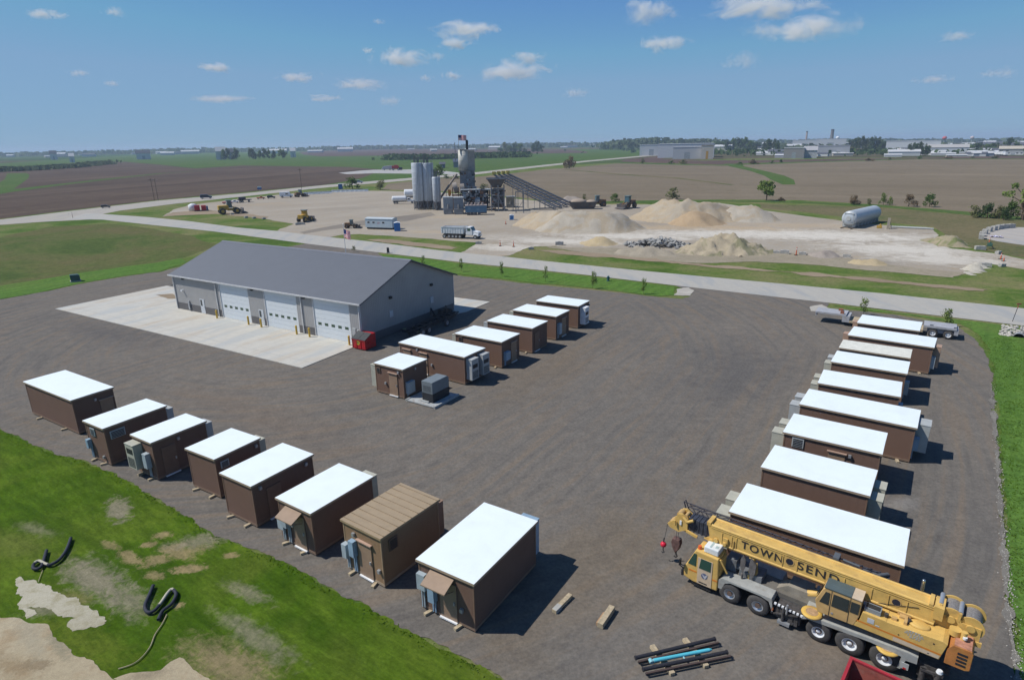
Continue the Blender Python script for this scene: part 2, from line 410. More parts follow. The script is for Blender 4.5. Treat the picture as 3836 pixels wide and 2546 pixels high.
# ------------------------------------------------------------ the lie of the land
def ground():
    m, nt, b = nodes_of('countryside'); v = objcoord(nt)
    vo = N(nt, 'ShaderNodeTexVoronoi'); vo.inputs['Scale'].default_value = 0.0022; vo.inputs['Randomness'].default_value = 0.8
    lk(nt, objcoord(nt, R(20), (1, 0.6, 1)), vo.inputs['Vector'])
    sp = N(nt, 'ShaderNodeSeparateColor'); lk(nt, vo.outputs['Color'], sp.inputs['Color'])
    c = ramp(nt, sp.outputs[0], [(0.0, (0.05, 0.085, 0.03)), (0.35, (0.06, 0.12, 0.035)), (0.5, (0.15, 0.115, 0.085)), (0.7, (0.10, 0.12, 0.055)), (1.0, (0.13, 0.10, 0.075))])
    f = noise_node(nt, v, 0.006, 6, 0.7); g = noise_node(nt, v, 0.3, 4, 0.7)
    c = mix(nt, mapr(nt, f, 0.5, 0.62, 0, 0.8), c, (0.045, 0.07, 0.03))
    c = mix(nt, mapr(nt, g, 0.3, 0.7), c, mix(nt, 1.0, c, (0.75, 0.78, 0.75), 'MULTIPLY'))
    lk(nt, c, b.inputs['Base Color']); b.inputs['Roughness'].default_value = 1; b.inputs['Specular IOR Level'].default_value = 0.0
    rs = [5, 60, 140, 250, 400, 600, 800, 900, 1000, 1200, 1500, 2000, 2800, 4000, 6000, 9000, 13000]; n = 180
    V = [(0, 0, 0)]; F = []
    for r in rs:
        for i in range(n):
            a = 2 * math.pi * i / n; x, y = r * math.cos(a), r * math.sin(a); V.append((x, y, gz(x, y) - 0.02))
    for i in range(n): F.append((0, 1 + i, 1 + (i + 1) % n))
    for j in range(len(rs) - 1):
        for i in range(n):
            a = 1 + j * n + i; b2 = 1 + j * n + (i + 1) % n; F.append((a, a + n, b2 + n, b2))
    me = bpy.data.meshes.new('ground'); me.from_pydata(V, [], F); me.materials.append(m); me.update()
    o = bpy.data.objects.new('ground', me); COL.objects.link(o); o['kind'] = 'structure'
ground()

def zb(p): return (p[0] / 2.253 / CK, (1850 + p[1] / 2.253) / CK)
SPOTS = []
_so, _gs, _dk = (0.24, 0.195, 0.11), (0.20, 0.185, 0.14), (0.035, 0.075, 0.006)
for (x_, y_, rx, ry, rt, cc_, st_, ed_, ns_) in ((1000, 520, 3.2, 0.5, -.6, _dk, .6, .6, .5), (520, 330, 4, .5, -.5, _dk, .6, .6, .5), (1500, 900, 4, .5, -.75, _dk, .6, .6, .5), (800, 720, 2.6, .7, -.6, _gs, .95, .6, 1.6), (1100, 900, 1.6, .5, -.7, _gs, .8, .6, 1.6), (1000, 130, 1.5, .45, -.9, _gs, .95, .4, 1.6), (1370, 350, .5, .25, 0, _so, .9, .5, 2.5), (1480, 455, .7, .3, .5, _so, .9, .5, 4), (1610, 480, 1.0, .4, 0.4, _so, .75, .7, 4), (1500, 500, 1.2, .25, -.5, _so, .8, .5, 2.5), (1260, 430, .4, .2, 0, _so, .9, .4, 3), (1100, 545, 1.0, .25, -.6, _so, .9, .5, 2.5), (1320, 560, .6, .35, 0, _so, .9, .5, 2.5), (1590, 635, .9, .25, 0.1, _so, .95, .4, 2.5), (1505, 945, .3, .15, 0, _so, .9, .4, 3), (1700, 395, 1.6, .5, .3, _gs, .8, .6, 2.0), (400, 960, 1.0, .5, 0, _gs, .8, .5, 2), (1950, 520, .4, .2, 0, _so, .9, .5, 3), (930, 435, .7, .2, -.5, _so, .7, .5, 3), (2080, 830, 1.4, .3, -.5, _gs, .7, .6, 2), (1850, 1420, 2.2, .7, -.5, (0.22, 0.175, 0.11), .8, .8, 2), (2020, 1490, 1.6, .7, -.3, (0.20, 0.165, 0.10), .75, .8, 2), (1310, 690, .6, .2, -.4, _so, .8, .5, 3), (2150, 1200, 2.4, .4, -.6, _gs, .7, .7, 1.5), (600, 900, 1.2, .4, -.3, (0.16, 0.15, 0.06), .7, .7, 1), (700, 1230, 3, .8, -.5, (0.105, 0.13, 0.02), .6, .7, .8), (120, 420, 2.4, .7, -.4, (0.11, 0.13, 0.035), .6, .7, .8), (300, 300, 1.5, .3, -.4, _gs, .5, .7, 1.5)):
    _p = zb((x_, y_)); SPOTS.append((_p[0], _p[1], rx * 1.25, ry * 1.6, rt, cc_, st_, ed_, ns_))
G_ROAD = grass_mat('road_verge_grass', (0.068, 0.125, 0.026), (0.105, 0.155, 0.036), (0.20, 0.18, 0.10), 0.42, dark=(0.05, 0.095, 0.02))
G_NEAR = grass_mat('foreground_grass', (0.036, 0.078, 0.006), (0.068, 0.125, 0.010), (0.120, 0.150, 0.026), 0.40, dark=(0.044, 0.088, 0.007), tex=1.0, spots=SPOTS)
G_MOWN = grass_mat('mown_grass', (0.066, 0.135, 0.030), (0.085, 0.160, 0.034), (0.11, 0.14, 0.045), 0.12, stripes=R(54))
G_MEAD = grass_mat('meadow_grass', (0.066, 0.098, 0.030), (0.095, 0.122, 0.040), (0.135, 0.110, 0.062), 0.45, tex=0.6, dark=(0.055, 0.085, 0.026))
G_FIELD = grass_mat('young_crop', (0.058, 0.108, 0.030), (0.076, 0.126, 0.034), (0.095, 0.125, 0.045), 0.2, tex=0.25)
G_ROUGH = grass_mat('rough_grass', (0.105, 0.110, 0.055), (0.135, 0.125, 0.070), (0.16, 0.135, 0.085), 0.5, tex=0.5, dark=(0.065, 0.10, 0.035))
SOIL_L = soil_mat('ploughed_soil', (0.088, 0.062, 0.047), (0.130, 0.096, 0.070), R(72), fur_amt=0.8, third=(0.150, 0.115, 0.082))
SOIL_R = soil_mat('stubble_soil', (0.190, 0.155, 0.108), (0.228, 0.188, 0.134), R(-24), fur_amt=0.5, third=(0.155, 0.132, 0.080))
SOIL_D = soil_mat('far_soil', (0.098, 0.066, 0.056), (0.122, 0.084, 0.070), R(10), fur_amt=0.2)
_a, _b = at(1250, 562), at(2100, 590); _ra = math.atan2(_b.y - _a.y, _b.x - _a.x)
_w, _t, _g = (0.56, 0.53, 0.465), (0.42, 0.33, 0.22), (0.24, 0.22, 0.185)
LSP = [(1180, 572, 12, 5, _ra, _w, .8, .7, .35), (1290, 556, 16, 6, _ra, _w, .85, .7, .35), (1440, 545, 18, 6, _ra, _w, .9, .7, .35), (1620, 540, 20, 7, _ra, _w, .8, .7, .35), (1800, 540, 22, 9, _ra, _w, .85, .7, .35), (1960, 545, 20, 10, _ra, _w, .9, .7, .35), (2080, 575, 16, 9, _ra, _w, .9, .7, .35), (2180, 600, 12, 6, _ra, _w, .8, .7, .35),
 (1500, 525, 16, 5, _ra, _t, .75, .8, .3), (1680, 525, 18, 6, _ra, _t, .8, .8, .3), (1850, 520, 18, 5, _ra, _t, .6, .8, .3), (1240, 500, 12, 12, 0, _t, .5, .8, .3), (1040, 500, 10, 5, 0, _t, .5, .8, .3), (1330, 590, 9, 3, _ra, _g, .7, .7, .5), (1500, 588, 12, 3, _ra, _g, .7, .7, .5), (1700, 592, 14, 3, _ra, _g, .7, .7, .5), (1950, 602, 12, 3, _ra, _g, .7, .7, .5), (820, 480, 16, 8, .6, _g, .45, .9, .25), (700, 480, 14, 6, .6, (0.38, 0.34, 0.28), .6, .9, .3), (900, 520, 14, 4, 0, _g, .4, .9, .3), (1150, 545, 12, 6, _ra, (0.42, 0.39, 0.34), .6, .8, .3), (620, 470, 10, 4, .6, _t, .4, .8, .3), (980, 535, 12, 3, _ra, _t, .5, .8, .4)]
LOTM = soil_mat('crushed_limestone', (0.325, 0.285, 0.228), (0.385, 0.350, 0.295), R(40), 3.0, fur_amt=0.3, third=(0.36, 0.295, 0.205), spots=LSP)
LOTW = soil_mat('white_limestone', (0.43, 0.385, 0.315), (0.50, 0.465, 0.40), None, 4.0, third=(0.44, 0.36, 0.26))
DIRT = soil_mat('bare_dirt', (0.24, 0.19, 0.13), (0.30, 0.24, 0.17), None, 6)
GREYSOIL = soil_mat('grey_soil', (0.16, 0.15, 0.115), (0.22, 0.205, 0.165), None, 8, third=(0.13, 0.14, 0.07))
CLAY = soil_mat('excavated_clay', (0.34, 0.285, 0.185), (0.43, 0.375, 0.265), None, 8, third=(0.30, 0.22, 0.13), spots=[(*zb(p_), *q_) for p_, q_ in (((100, 1450), (1.6, .5, -.4, (0.26, 0.20, 0.12), .8, .7, 2)), ((320, 1440), (.9, .35, -.2, (0.24, 0.19, 0.12), .9, .4, 3)), ((250, 1180), (2.2, .5, -.7, (0.33, 0.30, 0.22), .7, .7, 2)), ((500, 1270), (1.6, .3, -.7, (0.24, 0.22, 0.15), .8, .6, 3)), ((1250, 1530), (1.0, .3, .2, (0.25, 0.21, 0.14), .8, .6, 3)))])
LIME = soil_mat('broken_limestone', (0.36, 0.335, 0.25), (0.48, 0.455, 0.36), None, 14, third=(0.28, 0.26, 0.15))
ROADM = slab_mat('road_concrete', (0.36, 0.345, 0.31), (0.41, 0.395, 0.35), (0.31, 0.30, 0.28), 0, amt=0.3)
PADM = slab_mat('pad_concrete', (0.45, 0.435, 0.385), (0.51, 0.495, 0.44), (0.40, 0.31, 0.21), 6.1, R(-31.23), 0.55)
RIPM = soil_mat('pale_riprap', (0.36, 0.34, 0.30), (0.46, 0.44, 0.39), None, 30)

patch('grass_land', [(-900, 520), (-900, 420), (0, 392), (1200, 384), (1700, 366), (2400, 362), (3300, 400), (3300, 1500), (2700, 2600), (200, 2600), (-700, 2300), (-900, 1200)], 0.0, G_ROAD)
patch('green_field', [(-1500, 392), (-900, 398), (0, 377), (237, 362), (474, 351), (640, 347), (800, 346.5), (1060, 344), (1310, 343.5), (1500, 347), (1682, 346), (1520, 358), (1355, 374), (1104, 402), (955, 412), (800, 426), (700, 426), (700, 384), (560, 381), (451, 388), (339, 377), (288, 373), (135, 378), (0, 388), (-900, 410), (-1500, 402)], 0.012, G_FIELD, 0.8, 12)
patch('ploughed_field', [(-1500, 408), (0, 389), (135, 379), (288, 374), (339, 378), (451, 389), (559, 382), (700, 384), (800, 385), (879, 391), (870, 396), (838, 410), (800, 418), (745, 427), (576, 442), (366, 461), (162, 485), (0, 505), (-700, 590)], 0.024, SOIL_L, 0.8, 10)
patch('far_ploughed_field', [(690, 351), (739, 348), (882, 344), (1059, 343.5), (1310, 344.5), (1355, 350), (1355, 353), (1059, 357), (739, 361), (700, 357)], 0.04, SOIL_D)
patch('stubble_field', [(880, 437), (895, 424), (955, 418), (1025, 410), (1100, 408), (1180, 400), (1260, 391), (1330, 386), (1424, 377), (1540, 379), (1659, 382), (1847, 375), (2085, 368), (2362, 367), (2900, 372), (2900, 520), (2362, 500), (2228, 488), (2028, 472), (1847, 462), (1659, 460), (1403, 464), (1284, 464), (1100, 447), (1020, 441)], 0.018, SOIL_R, 0.6, 8)
patch('valley_field', [(1440, 369), (1540, 359), (1675, 349), (1847, 349.5), (2059, 352), (2362, 361), (2900, 374), (2900, 366), (2362, 366), (2085, 367), (1746, 376), (1659, 380), (1540, 377), (1428, 373)], 0.03, SOIL_D, 0.4, 12)
# grass waterways through the fields
def ribbon(name, cl, wid, z, m, kind='structure', amt=0):
    pts = [at(*p) for p in cl]; L, Rr = [], []
    for i, p in enumerate(pts):
        d = (pts[min(i + 1, len(pts) - 1)] - pts[max(i - 1, 0)]); d.z = 0; d.normalize(); n = Vector((-d.y, d.x, 0))
        w = wid[i] if hasattr(wid, '__len__') else wid
        L.append(p + n * w / 2); Rr.append(p - n * w / 2)
    return patch(name, [(q.x, q.y) for q in L + Rr[::-1]], z, m, amt, 3, kind, world=True)
ribbon('grass_waterway', [(-60, 452), (0, 443), (130, 427), (260, 412), (373, 400), (480, 393)], [16, 14, 10, 9, 7, 3], 0.04, G_FIELD)
ribbon('grass_waterway', [(2, 441), (20, 425), (38, 413), (42, 404), (38, 400)], [10, 14, 16, 18, 16], 0.045, G_FIELD)
ribbon('grass_waterway', [(1300, 391), (1380, 398), (1436, 403), (1560, 411), (1690, 427)], [4, 6, 6, 6, 3], 0.04, G_ROUGH)
ribbon('grass_waterway', [(1690, 378), (1700, 384), (1745, 394), (1785, 405), (1805, 415), (1820, 426)], [16, 12, 10, 12, 12, 6], 0.045, G_FIELD)
ribbon('field_margin', [(1284, 466), (1403, 467), (1530, 465), (1659, 463), (1847, 467), (2028, 475), (2228, 492), (2362, 506)], 7, 0.05, G_FIELD, amt=1.0)
ribbon('field_margin', [(1424, 375), (1540, 379), (1659, 381.5), (1847, 374.5), (2085, 367.5), (2362, 366.5)], 20, 0.06, G_FIELD, amt=2.0)
# meadow and rough ground
patch('meadow', [(-500, 640), (0, 548), (120, 522), (250, 516), (340, 526), (420, 541), (500, 562), (440, 590), (360, 612), (200, 634), (0, 668), (-300, 730), (-900, 800), (-900, 620)], 0.012, G_MEAD, 0.8, 2)
patch('rough_ground', [(1750, 470), (1900, 474), (2028, 478), (2228, 496), (2700, 540), (2700, 640), (2400, 600), (2250, 575), (2150, 522), (2054, 514), (1860, 490), (1760, 480)], 0.022, G_ROUGH, 0.6, 3)
# the highway and the concrete road
patch('highway', [(-900, 640), (-300, 552), (0, 507), (162, 487), (366, 463), (576, 445), (739, 428), (953, 410), (1104, 397), (1260, 380), (1355, 370.5), (1492, 358.5), (1600, 351.5), (1682, 347), (1684, 348.5), (1600, 353.5), (1492, 361), (1355, 373.5), (1260, 384), (1104, 402), (953, 415.5), (739, 434), (576, 452), (406, 470), (278, 486), (237, 494), (240, 505), (100, 512), (0, 519), (-300, 570), (-900, 680)], 0.05, slab_mat('highway_concrete', (0.34, 0.31, 0.265), (0.39, 0.36, 0.31), (0.30, 0.26, 0.2), 0, amt=0.2))
RF = [(200, 492), (237, 494), (339, 501), (440, 511), (546, 525), (637, 533), (700, 541), (850, 557), (999, 576), (1070, 584), (1169, 593), (1231, 600), (1492, 626), (1847, 659), (2033, 677), (2362, 712), (2800, 768)]
RN = [(2800, 830), (2362, 752), (1912, 699), (1557, 659), (1355, 635), (1231, 622), (1078, 607), (869, 582), (711, 563), (583, 546), (491, 534), (339, 518), (237, 507), (150, 506)]
patch('road', RF + RN, 0.056, ROADM)
# the batching plant's yard and drives
LOT = [(373, 500), (400, 484), (434, 474), (528, 462), (644, 449), (740, 442), (800, 439), (895, 441), (1020, 444), (1150, 455), (1284, 468), (1388, 472), (1500, 472), (1659, 468), (1772, 487), (1877, 501), (1960, 512), (2054, 521), (2148, 526), (2162, 540), (2155, 561), (2195, 574), (2307, 587), (2420, 608), (2700, 650), (2700, 668), (2420, 632), (2362, 621), (2280, 608), (2257, 613), (2228, 631), (2130, 624), (2046, 612), (1929, 592), (1746, 592), (1583, 600), (1414, 582), (1278, 568), (1224, 569), (1175, 590), (1130, 594), (1070, 588), (1060, 582), (1096, 565), (1104, 560), (1000, 552), (900, 544), (830, 540), (786, 542), (739, 552), (700, 548), (637, 537), (647, 528), (678, 517), (612, 505), (554, 498), (497, 493), (419, 495)]
patch('gravel_lot', LOT, 0.03, LOTM, 0.5, 2)
0 and patch('white_gravel', [(1240, 552), (1330, 545), (1500, 530), (1700, 522), (1900, 520), (2080, 528), (2140, 545), (2150, 572), (2210, 592), (2225, 624), (2130, 612), (2046, 602), (1960, 585), (1850, 572), (1770, 560), (1700, 550), (1560, 545), (1420, 553), (1280, 562), (1150, 578), (1080, 577), (1160, 560)], 0.036, LOTW, 1.2, 2.5)
patch('dirt_track', [(906, 501), (994, 490), (1003, 496), (937, 511), (880, 515), (760, 530), (700, 540), (690, 536), (760, 522), (860, 505)], 0.042, soil_mat('dark_track', (0.19, 0.17, 0.145), (0.24, 0.215, 0.18), None, 6), 0.3, 1.5)
patch('dirt_bank', [(373, 500), (400, 490), (470, 484), (560, 492), (620, 500), (612, 506), (554, 499), (497, 494), (419, 497)], 0.043, DIRT, 0.5, 1.5)
patch('dirt_bank', [(1260, 570), (1420, 572), (1600, 582), (1746, 580), (1860, 586), (1950, 596), (2060, 612), (2150, 622), (2222, 628), (2200, 642), (2100, 634), (1990, 622), (1900, 612), (1746, 604), (1583, 606), (1414, 592), (1330, 580)], 0.044, soil_mat('grey_dirt', (0.27, 0.235, 0.175), (0.33, 0.29, 0.22), None, 8, third=(0.20, 0.19, 0.12)), 0.7, 1.2)
patch('bare_strip', [(1240, 578), (1300, 577), (1420, 590), (1650, 612), (1900, 632), (2100, 650), (2280, 668), (2270, 673), (2100, 658), (1850, 634), (1600, 612), (1400, 594), (1290, 586)], 0.05, DIRT, 0.9, 1.0)
patch('bare_strip', [(840, 552), (900, 553), (990, 562), (1060, 571), (1040, 576), (960, 568), (880, 560)], 0.05, DIRT, 0.6, 1.0)
patch('turning_circle', [(2262, 540), (2285, 530), (2330, 524), (2400, 526), (2600, 540), (2700, 575), (2500, 580), (2362, 566), (2300, 557), (2268, 549)], 0.05, slab_mat('grey_pad', (0.37, 0.345, 0.31), (0.42, 0.39, 0.35), joint=0), 0.15, 1)
patch('farm_drive', [(780, 399), (830, 394), (860, 392), (955, 391), (1030, 395), (1060, 399), (1050, 403), (1000, 400), (960, 401), (860, 400), (800, 402)], 0.05, slab_mat('drive_gravel', (0.36, 0.35, 0.33), (0.42, 0.41, 0.39), joint=0), 0.5, 4)
# the shelter yard
YARD = [(-700, 850), (0, 691), (100, 674), (200, 652), (300, 636), (370, 627), (480, 600), (600, 580), (690, 565), (711, 561), (869, 580), (880, 588), (900, 605), (960, 622), (1052, 636), (1140, 645), (1231, 656), (1355, 668), (1453, 678), (1520, 686), (1570, 689), (1592, 684), (1596, 672), (1565, 662), (1557, 657), (1912, 696), (1905, 712), (1960, 716), (2060, 726), (2150, 742), (2210, 756), (2250, 785), (2272, 812), (2284, 850), (2290, 920), (2302, 1050), (2310, 1180), (2316, 1300), (2325, 1420), (2345, 1568), (2390, 1800), (2440, 2200), (1900, 2600), (1500, 2100), (1290, 1690), (1160, 1568), (1060, 1515), (960, 1462), (850, 1403), (740, 1345), (660, 1298), (560, 1262), (470, 1222), (440, 1195), (350, 1145), (270, 1095), (190, 1062), (110, 1040), (50, 1012), (0, 990), (-120, 930), (-400, 900)]
patch('gravel_yard', YARD, 0.036, gravel_mat(), 0.20, 0.25)
patch('gravel_apron', [(1560, 667), (1585, 664), (1602, 671), (1592, 683), (1556, 681)], 0.06, RIPM, 0.2, 0.5)
patch('gravel_apron', [(1868, 708), (1895, 703), (1918, 714), (1905, 722), (1872, 718)], 0.06, RIPM, 0.2, 0.5)
# green mown strips
patch('mown_verge', [(869, 585), (1078, 610), (1231, 625), (1355, 638), (1555, 662), (1556, 681), (1520, 684), (1355, 664), (1231, 652), (1140, 642), (1052, 632), (960, 618), (905, 600)], 0.05, G_MOWN, 0.15, 0.6)
patch('mown_verge', [(1920, 704), (2100, 725), (2300, 748), (2420, 768), (2800, 860), (3100, 1500), (2800, 2200), (2500, 2200), (2400, 1750), (2356, 1568), (2338, 1420), (2328, 1300), (2322, 1180), (2312, 1050), (2300, 920), (2294, 850), (2282, 806), (2258, 772), (2215, 748), (2100, 728), (1960, 712)], 0.041, G_MOWN, 0.2, 0.5)
patch('mown_verge', [(-700, 850), (0, 690), (100, 673), (200, 651), (300, 635), (370, 626), (430, 606), (420, 596), (360, 606), (200, 628), (0, 660), (-700, 800)], 0.046, G_MOWN, 0.3, 1)
patch('foreground_grass', [(-900, 1000), (-400, 900), (-120, 930), (0, 992), (50, 1014), (110, 1042), (190, 1064), (270, 1097), (350, 1147), (440, 1197), (470, 1224), (560, 1264), (660, 1300), (740, 1347), (850, 1405), (960, 1464), (1060, 1517), (1160, 1570), (1290, 1692), (1500, 2100), (1900, 2600), (300, 2600), (-700, 2100)], 0.042, G_NEAR, 0.16, 0.16)
def zb(p): return (p[0] / 2.253 / CK, (1850 + p[1] / 2.253) / CK)
PATCHB = [zb(p) for p in [(160, 705), (320, 740), (430, 800), (620, 890), (740, 940), (790, 1000), (880, 1040), (890, 1105), (760, 1135), (620, 1160), (570, 1080), (640, 1050), (540, 1040), (450, 1000), (330, 960), (240, 960), (290, 1010), (240, 1050), (200, 1010), (170, 900), (130, 790)]]
patch('limestone_scar', PATCHB, 0.055, LIME, 0.16, 0.12)
patch('clay_ground', [zb(p) for p in [(-400, 1000), (0, 1030), (200, 1045), (260, 1085), (400, 1110), (500, 1230), (600, 1295), (640, 1350), (780, 1420), (900, 1520), (1000, 1590), (1300, 1900), (-600, 2400)]], 0.058, CLAY, 0.12, 0.2)
patch('clay_ground', [zb(p) for p in [(960, 1560), (1150, 1510), (1350, 1480), (1440, 1420), (1510, 1390), (1600, 1440), (1640, 1480), (1780, 1580), (1900, 1800), (1400, 2100)]], 0.060, CLAY, 0.12, 0.2)
0 and patch('grey_patch', [zb(p) for p in [(570, 690), (640, 650), (740, 640), (780, 600), (830, 650), (900, 690), (1040, 800), (1100, 860), (1180, 950), (1080, 930), (960, 850), (860, 840), (760, 840), (640, 860), (600, 780)]], 0.052, GREYSOIL, 0.18, 0.2)
0 and patch('grey_patch', [zb(p) for p in [(890, 90), (960, 50), (1000, 80), (1020, 120), (1110, 180), (1090, 220), (1020, 200), (980, 170), (950, 120)]], 0.053, GREYSOIL, 0.08, 0.15)
patch('gravel_margin', [(2287, 900), (2293, 930), (2304, 1060), (2314, 1190), (2323, 1310), (2334, 1430), (2354, 1568), (2384, 1760), (2374, 1760), (2341, 1568), (2320, 1420), (2310, 1300), (2304, 1180), (2297, 1050), (2285, 920)], 0.066, soil_mat('stony_edge', (0.15, 0.14, 0.125), (0.22, 0.21, 0.185), None, 30), 0.22, 0.3)
patch('concrete_pad', [(128, 713), (697, 850), (828, 797), (832, 770), (600, 700), (385, 660)], 0.10, PADM, thick=0.2)
BYAW = R(-31.234)
e1 = Vector((math.cos(BYAW), math.sin(BYAW), 0)); e2 = Vector((-e1.y, e1.x, 0))
NL = Vector((-48.78, 88.03, 0))
pp = [NL + e1 * a + e2 * b_ for a, b_ in ((26, 17), (36.7, 17), (36.7, 18.2), (41.5, 18.2), (44.2, 23.5), (26, 23.5))]
c1 = at(1050, 675); c2 = at(1128, 697)
pp = [NL + e1 * 20 + e2 * 18.2, NL + e1 * 36.0 + e2 * 17.9, at(1052, 725), at(1076, 720), at(1130, 697), at(1050, 687), NL + e1 * 22 + e2 * 23]
patch('concrete_pad', [(p.x, p.y) for p in pp], 0.09, PADM, thick=0.1, world=True)
patch('sandy_patch', [(360, 681), (398, 679), (415, 690), (388, 690)], 0.125, DIRT, 0.1, 0.5)

# ------------------------------------------------------------ grass blades of the foreground and the right verge
def inside(p, poly):
    c = False; n = len(poly); j = n - 1
    for i in range(n):
        a, b_ = poly[i], poly[j]
        if (a.y > p.y) != (b_.y > p.y) and p.x < (b_.x - a.x) * (p.y - a.y) / (b_.y - a.y) + a.x: c = not c
        j = i
    return c
def blades(name, region, avoid, count, hgt, m, label, near=75, edge=None):
    rnd = random.Random(len(name) + count); mb_v, mb_f = [], []
    xs = [p.x for p in region]; ys = [p.y for p in region]
    x0, x1, y0, y1 = max(min(xs), -60), min(max(xs), 62), max(min(ys), 14), min(max(ys), near)
    k = 0; t = 0
    while k < count and t < count * 60:
        t += 1
        x, y = rnd.uniform(x0, x1), rnd.uniform(y0, y1)
        if rnd.random() > (28 / max(20, y)) ** 1.2: continue
        q = Vector((x, y, 0)); s = pr(q)
        if s[0] < -60 or s[0] > 2420 or s[1] > 1620: continue
        if noise.noise(Vector((x * 0.5, y * 0.5, 3))) + 0.5 * noise.noise(Vector((x * 2.1, y * 2.1, 5))) < -0.15 and rnd.random() < 0.75: continue
        if edge and min((abs((q - a_).cross(b_2 - a_).z) / max((b_2 - a_).length, .01) if 0 <= (q - a_).dot(b_2 - a_) <= (b_2 - a_).length_squared else 9) for a_, b_2 in edge) > 0.7 * rnd.random(): continue
        if not inside(q, region) or any(inside(q, a) for a in avoid): continue
        for j in range(2):
            a = rnd.uniform(0, math.pi * 2); h = hgt * rnd.uniform(0.5, 1.3); w = 0.045 * rnd.uniform(0.7, 1.5)
            dx, dy = math.cos(a) * w, math.sin(a) * w; lx, ly = rnd.uniform(-.05, .05), rnd.uniform(-.05, .05)
            i = len(mb_v); bx, by = x + rnd.uniform(-.05, .05), y + rnd.uniform(-.05, .05)
            mb_v += [(bx - dx, by - dy, 0.04), (bx + dx, by + dy, 0.04), (bx + lx, by + ly, 0.04 + h)]; mb_f.append((i, i + 1, i + 2))
        k += 1
    me = bpy.data.meshes.new(name); me.from_pydata(mb_v, [], mb_f); me.materials.append(m); me.update()
    o = bpy.data.objects.new(name, me); COL.objects.link(o); tag(o, label, 'grass', kind='stuff')
EDG = [(-120, 930), (0, 991), (50, 1013), (110, 1041), (190, 1063), (270, 1096), (350, 1146), (440, 1196), (470, 1223), (560, 1263), (660, 1299), (740, 1346), (850, 1404), (960, 1463), (1060, 1516), (1160, 1569)]
BLADE = M('grass_blade', (0.092, 0.185, 0.012), 0.8, var=0.3, scale=0.8, dirt=(0.17, 0.20, 0.05))
def translucent(m, k=0.45):
    nt = m.node_tree; b = nt.nodes['Principled BSDF']; t = nt.nodes.new('ShaderNodeBsdfTranslucent'); mx = nt.nodes.new('ShaderNodeMixShader'); mx.inputs[0].default_value = k
    src = b.inputs['Base Color'].links[0].from_socket; nt.links.new(src, t.inputs['Color']); nt.links.new(b.outputs[0], mx.inputs[1]); nt.links.new(t.outputs[0], mx.inputs[2]); nt.links.new(mx.outputs[0], nt.nodes['Material Output'].inputs['Surface'])
translucent(BLADE)
av = [[at(*p) for p in PATCHB]] + PATCH['clay_ground'] + PATCH['gravel_yard']
blades('grass', PATCH['foreground_grass'][0], av, 2600, 0.05, BLADE, 'lush green grass fringe along the edge of the gravel yard in the left foreground', edge=[(at(*a_), at(*b_2)) for a_, b_2 in zip(EDG, EDG[1:])])
blades('grass', [p for p in [at(*q) for q in [(2250, 772), (2420, 790), (2600, 1000), (2600, 1750), (2400, 1750), (2350, 1568), (2330, 1420), (2318, 1300), (2304, 1050), (2294, 900), (2284, 820)]]], PATCH['gravel_yard'], 5000, 0.05, BLADE, 'mown green grass strip beyond the right edge of the gravel yard')

# loose stones: along the right edge of the yard and round the culvert
def stones(name, centres, spread, n, size, m, label, cat='stones'):
    rnd = random.Random(n); b = MB()
    for _ in range(n):
        c = rnd.choice(centres); t = rnd.random(); p = c[0].lerp(c[1], t)
        x, y = p.x + rnd.gauss(0, spread), p.y + rnd.gauss(0, spread); r = size * rnd.uniform(0.5, 1.5)
        a = rnd.uniform(0, 6); v = []
        for z, k in ((0.0, 1.0), (r * 0.8, 0.55)):
            for i in range(4):
                an = a + i * math.pi / 2; v.append((x + math.cos(an) * r * k * rnd.uniform(.8, 1.2), y + math.sin(an) * r * k * rnd.uniform(.7, 1.1), 0.05 + z))
        b.add(v, [(4, 5, 6, 7), (0, 1, 5, 4), (1, 2, 6, 5), (2, 3, 7, 6), (3, 0, 4, 7)])
    o = b.build(name, m); tag(o, label, cat, kind='stuff')
STONE = M('pale_stone', (0.42, 0.40, 0.36), 0.9, var=0.35, scale=3)
ed = [at(*p) for p in [(2289, 880), (2301, 1050), (2311, 1180), (2320, 1300), (2332, 1420), (2354, 1568), (2380, 1700)]]
stones('loose_stones', list(zip(ed, ed[1:])), 0.13, 800, 0.032, STONE, 'pale loose stones scattered along the right edge of the gravel yard')
YS = M('yard_pebble', (0.20, 0.19, 0.18), 0.9, var=0.4, scale=3)
# ------------------------------------------------------------ equipment shelters
def face_map(face, l, w):
    # returns f(u, z, d): u metres from the left edge of that face seen from outside, d metres out of the wall
    if face == 'x-': return lambda u, z, d: (-l / 2 - d, w / 2 - u, z)
    if face == 'y-': return lambda u, z, d: (-l / 2 + u, -w / 2 - d, z)
    if face == 'y+': return lambda u, z, d: (l / 2 - u, w / 2 + d, z)
    return lambda u, z, d: (l / 2 + d, -w / 2 + u, z)
def fbox(b, fm, u0, u1, z0, z1, d0, d1):
    p, q = fm(u0, z0, d0), fm(u1, z1, d1)
    return b.box(p[0], q[0], p[1], q[1], p[2], q[2])
def hvac(t, fm, u, m, z0=0.55, z1=2.65, wd=1.0, dp=0.62):
    b = MB(); fbox(b, fm, u, u + wd, z0, z1, 0.003, dp); fbox(b, fm, u - .02, u + wd + .02, z1, z1 + .04, 0.003, dp + .03)
    a = b.build('air_conditioner', m, t)
    g = MB()
    for i in range(9): fbox(g, fm, u + .1, u + wd - .1, z0 + .12 + i * .085, z0 + .16 + i * .085, dp, dp + .012)
    g.build('grille', DARK, a)
    g = MB(); fbox(g, fm, u + .15, u + wd - .15, z0 + 1.15, z0 + 1.55, dp, dp + .015); g.build('grille', DARK, a)
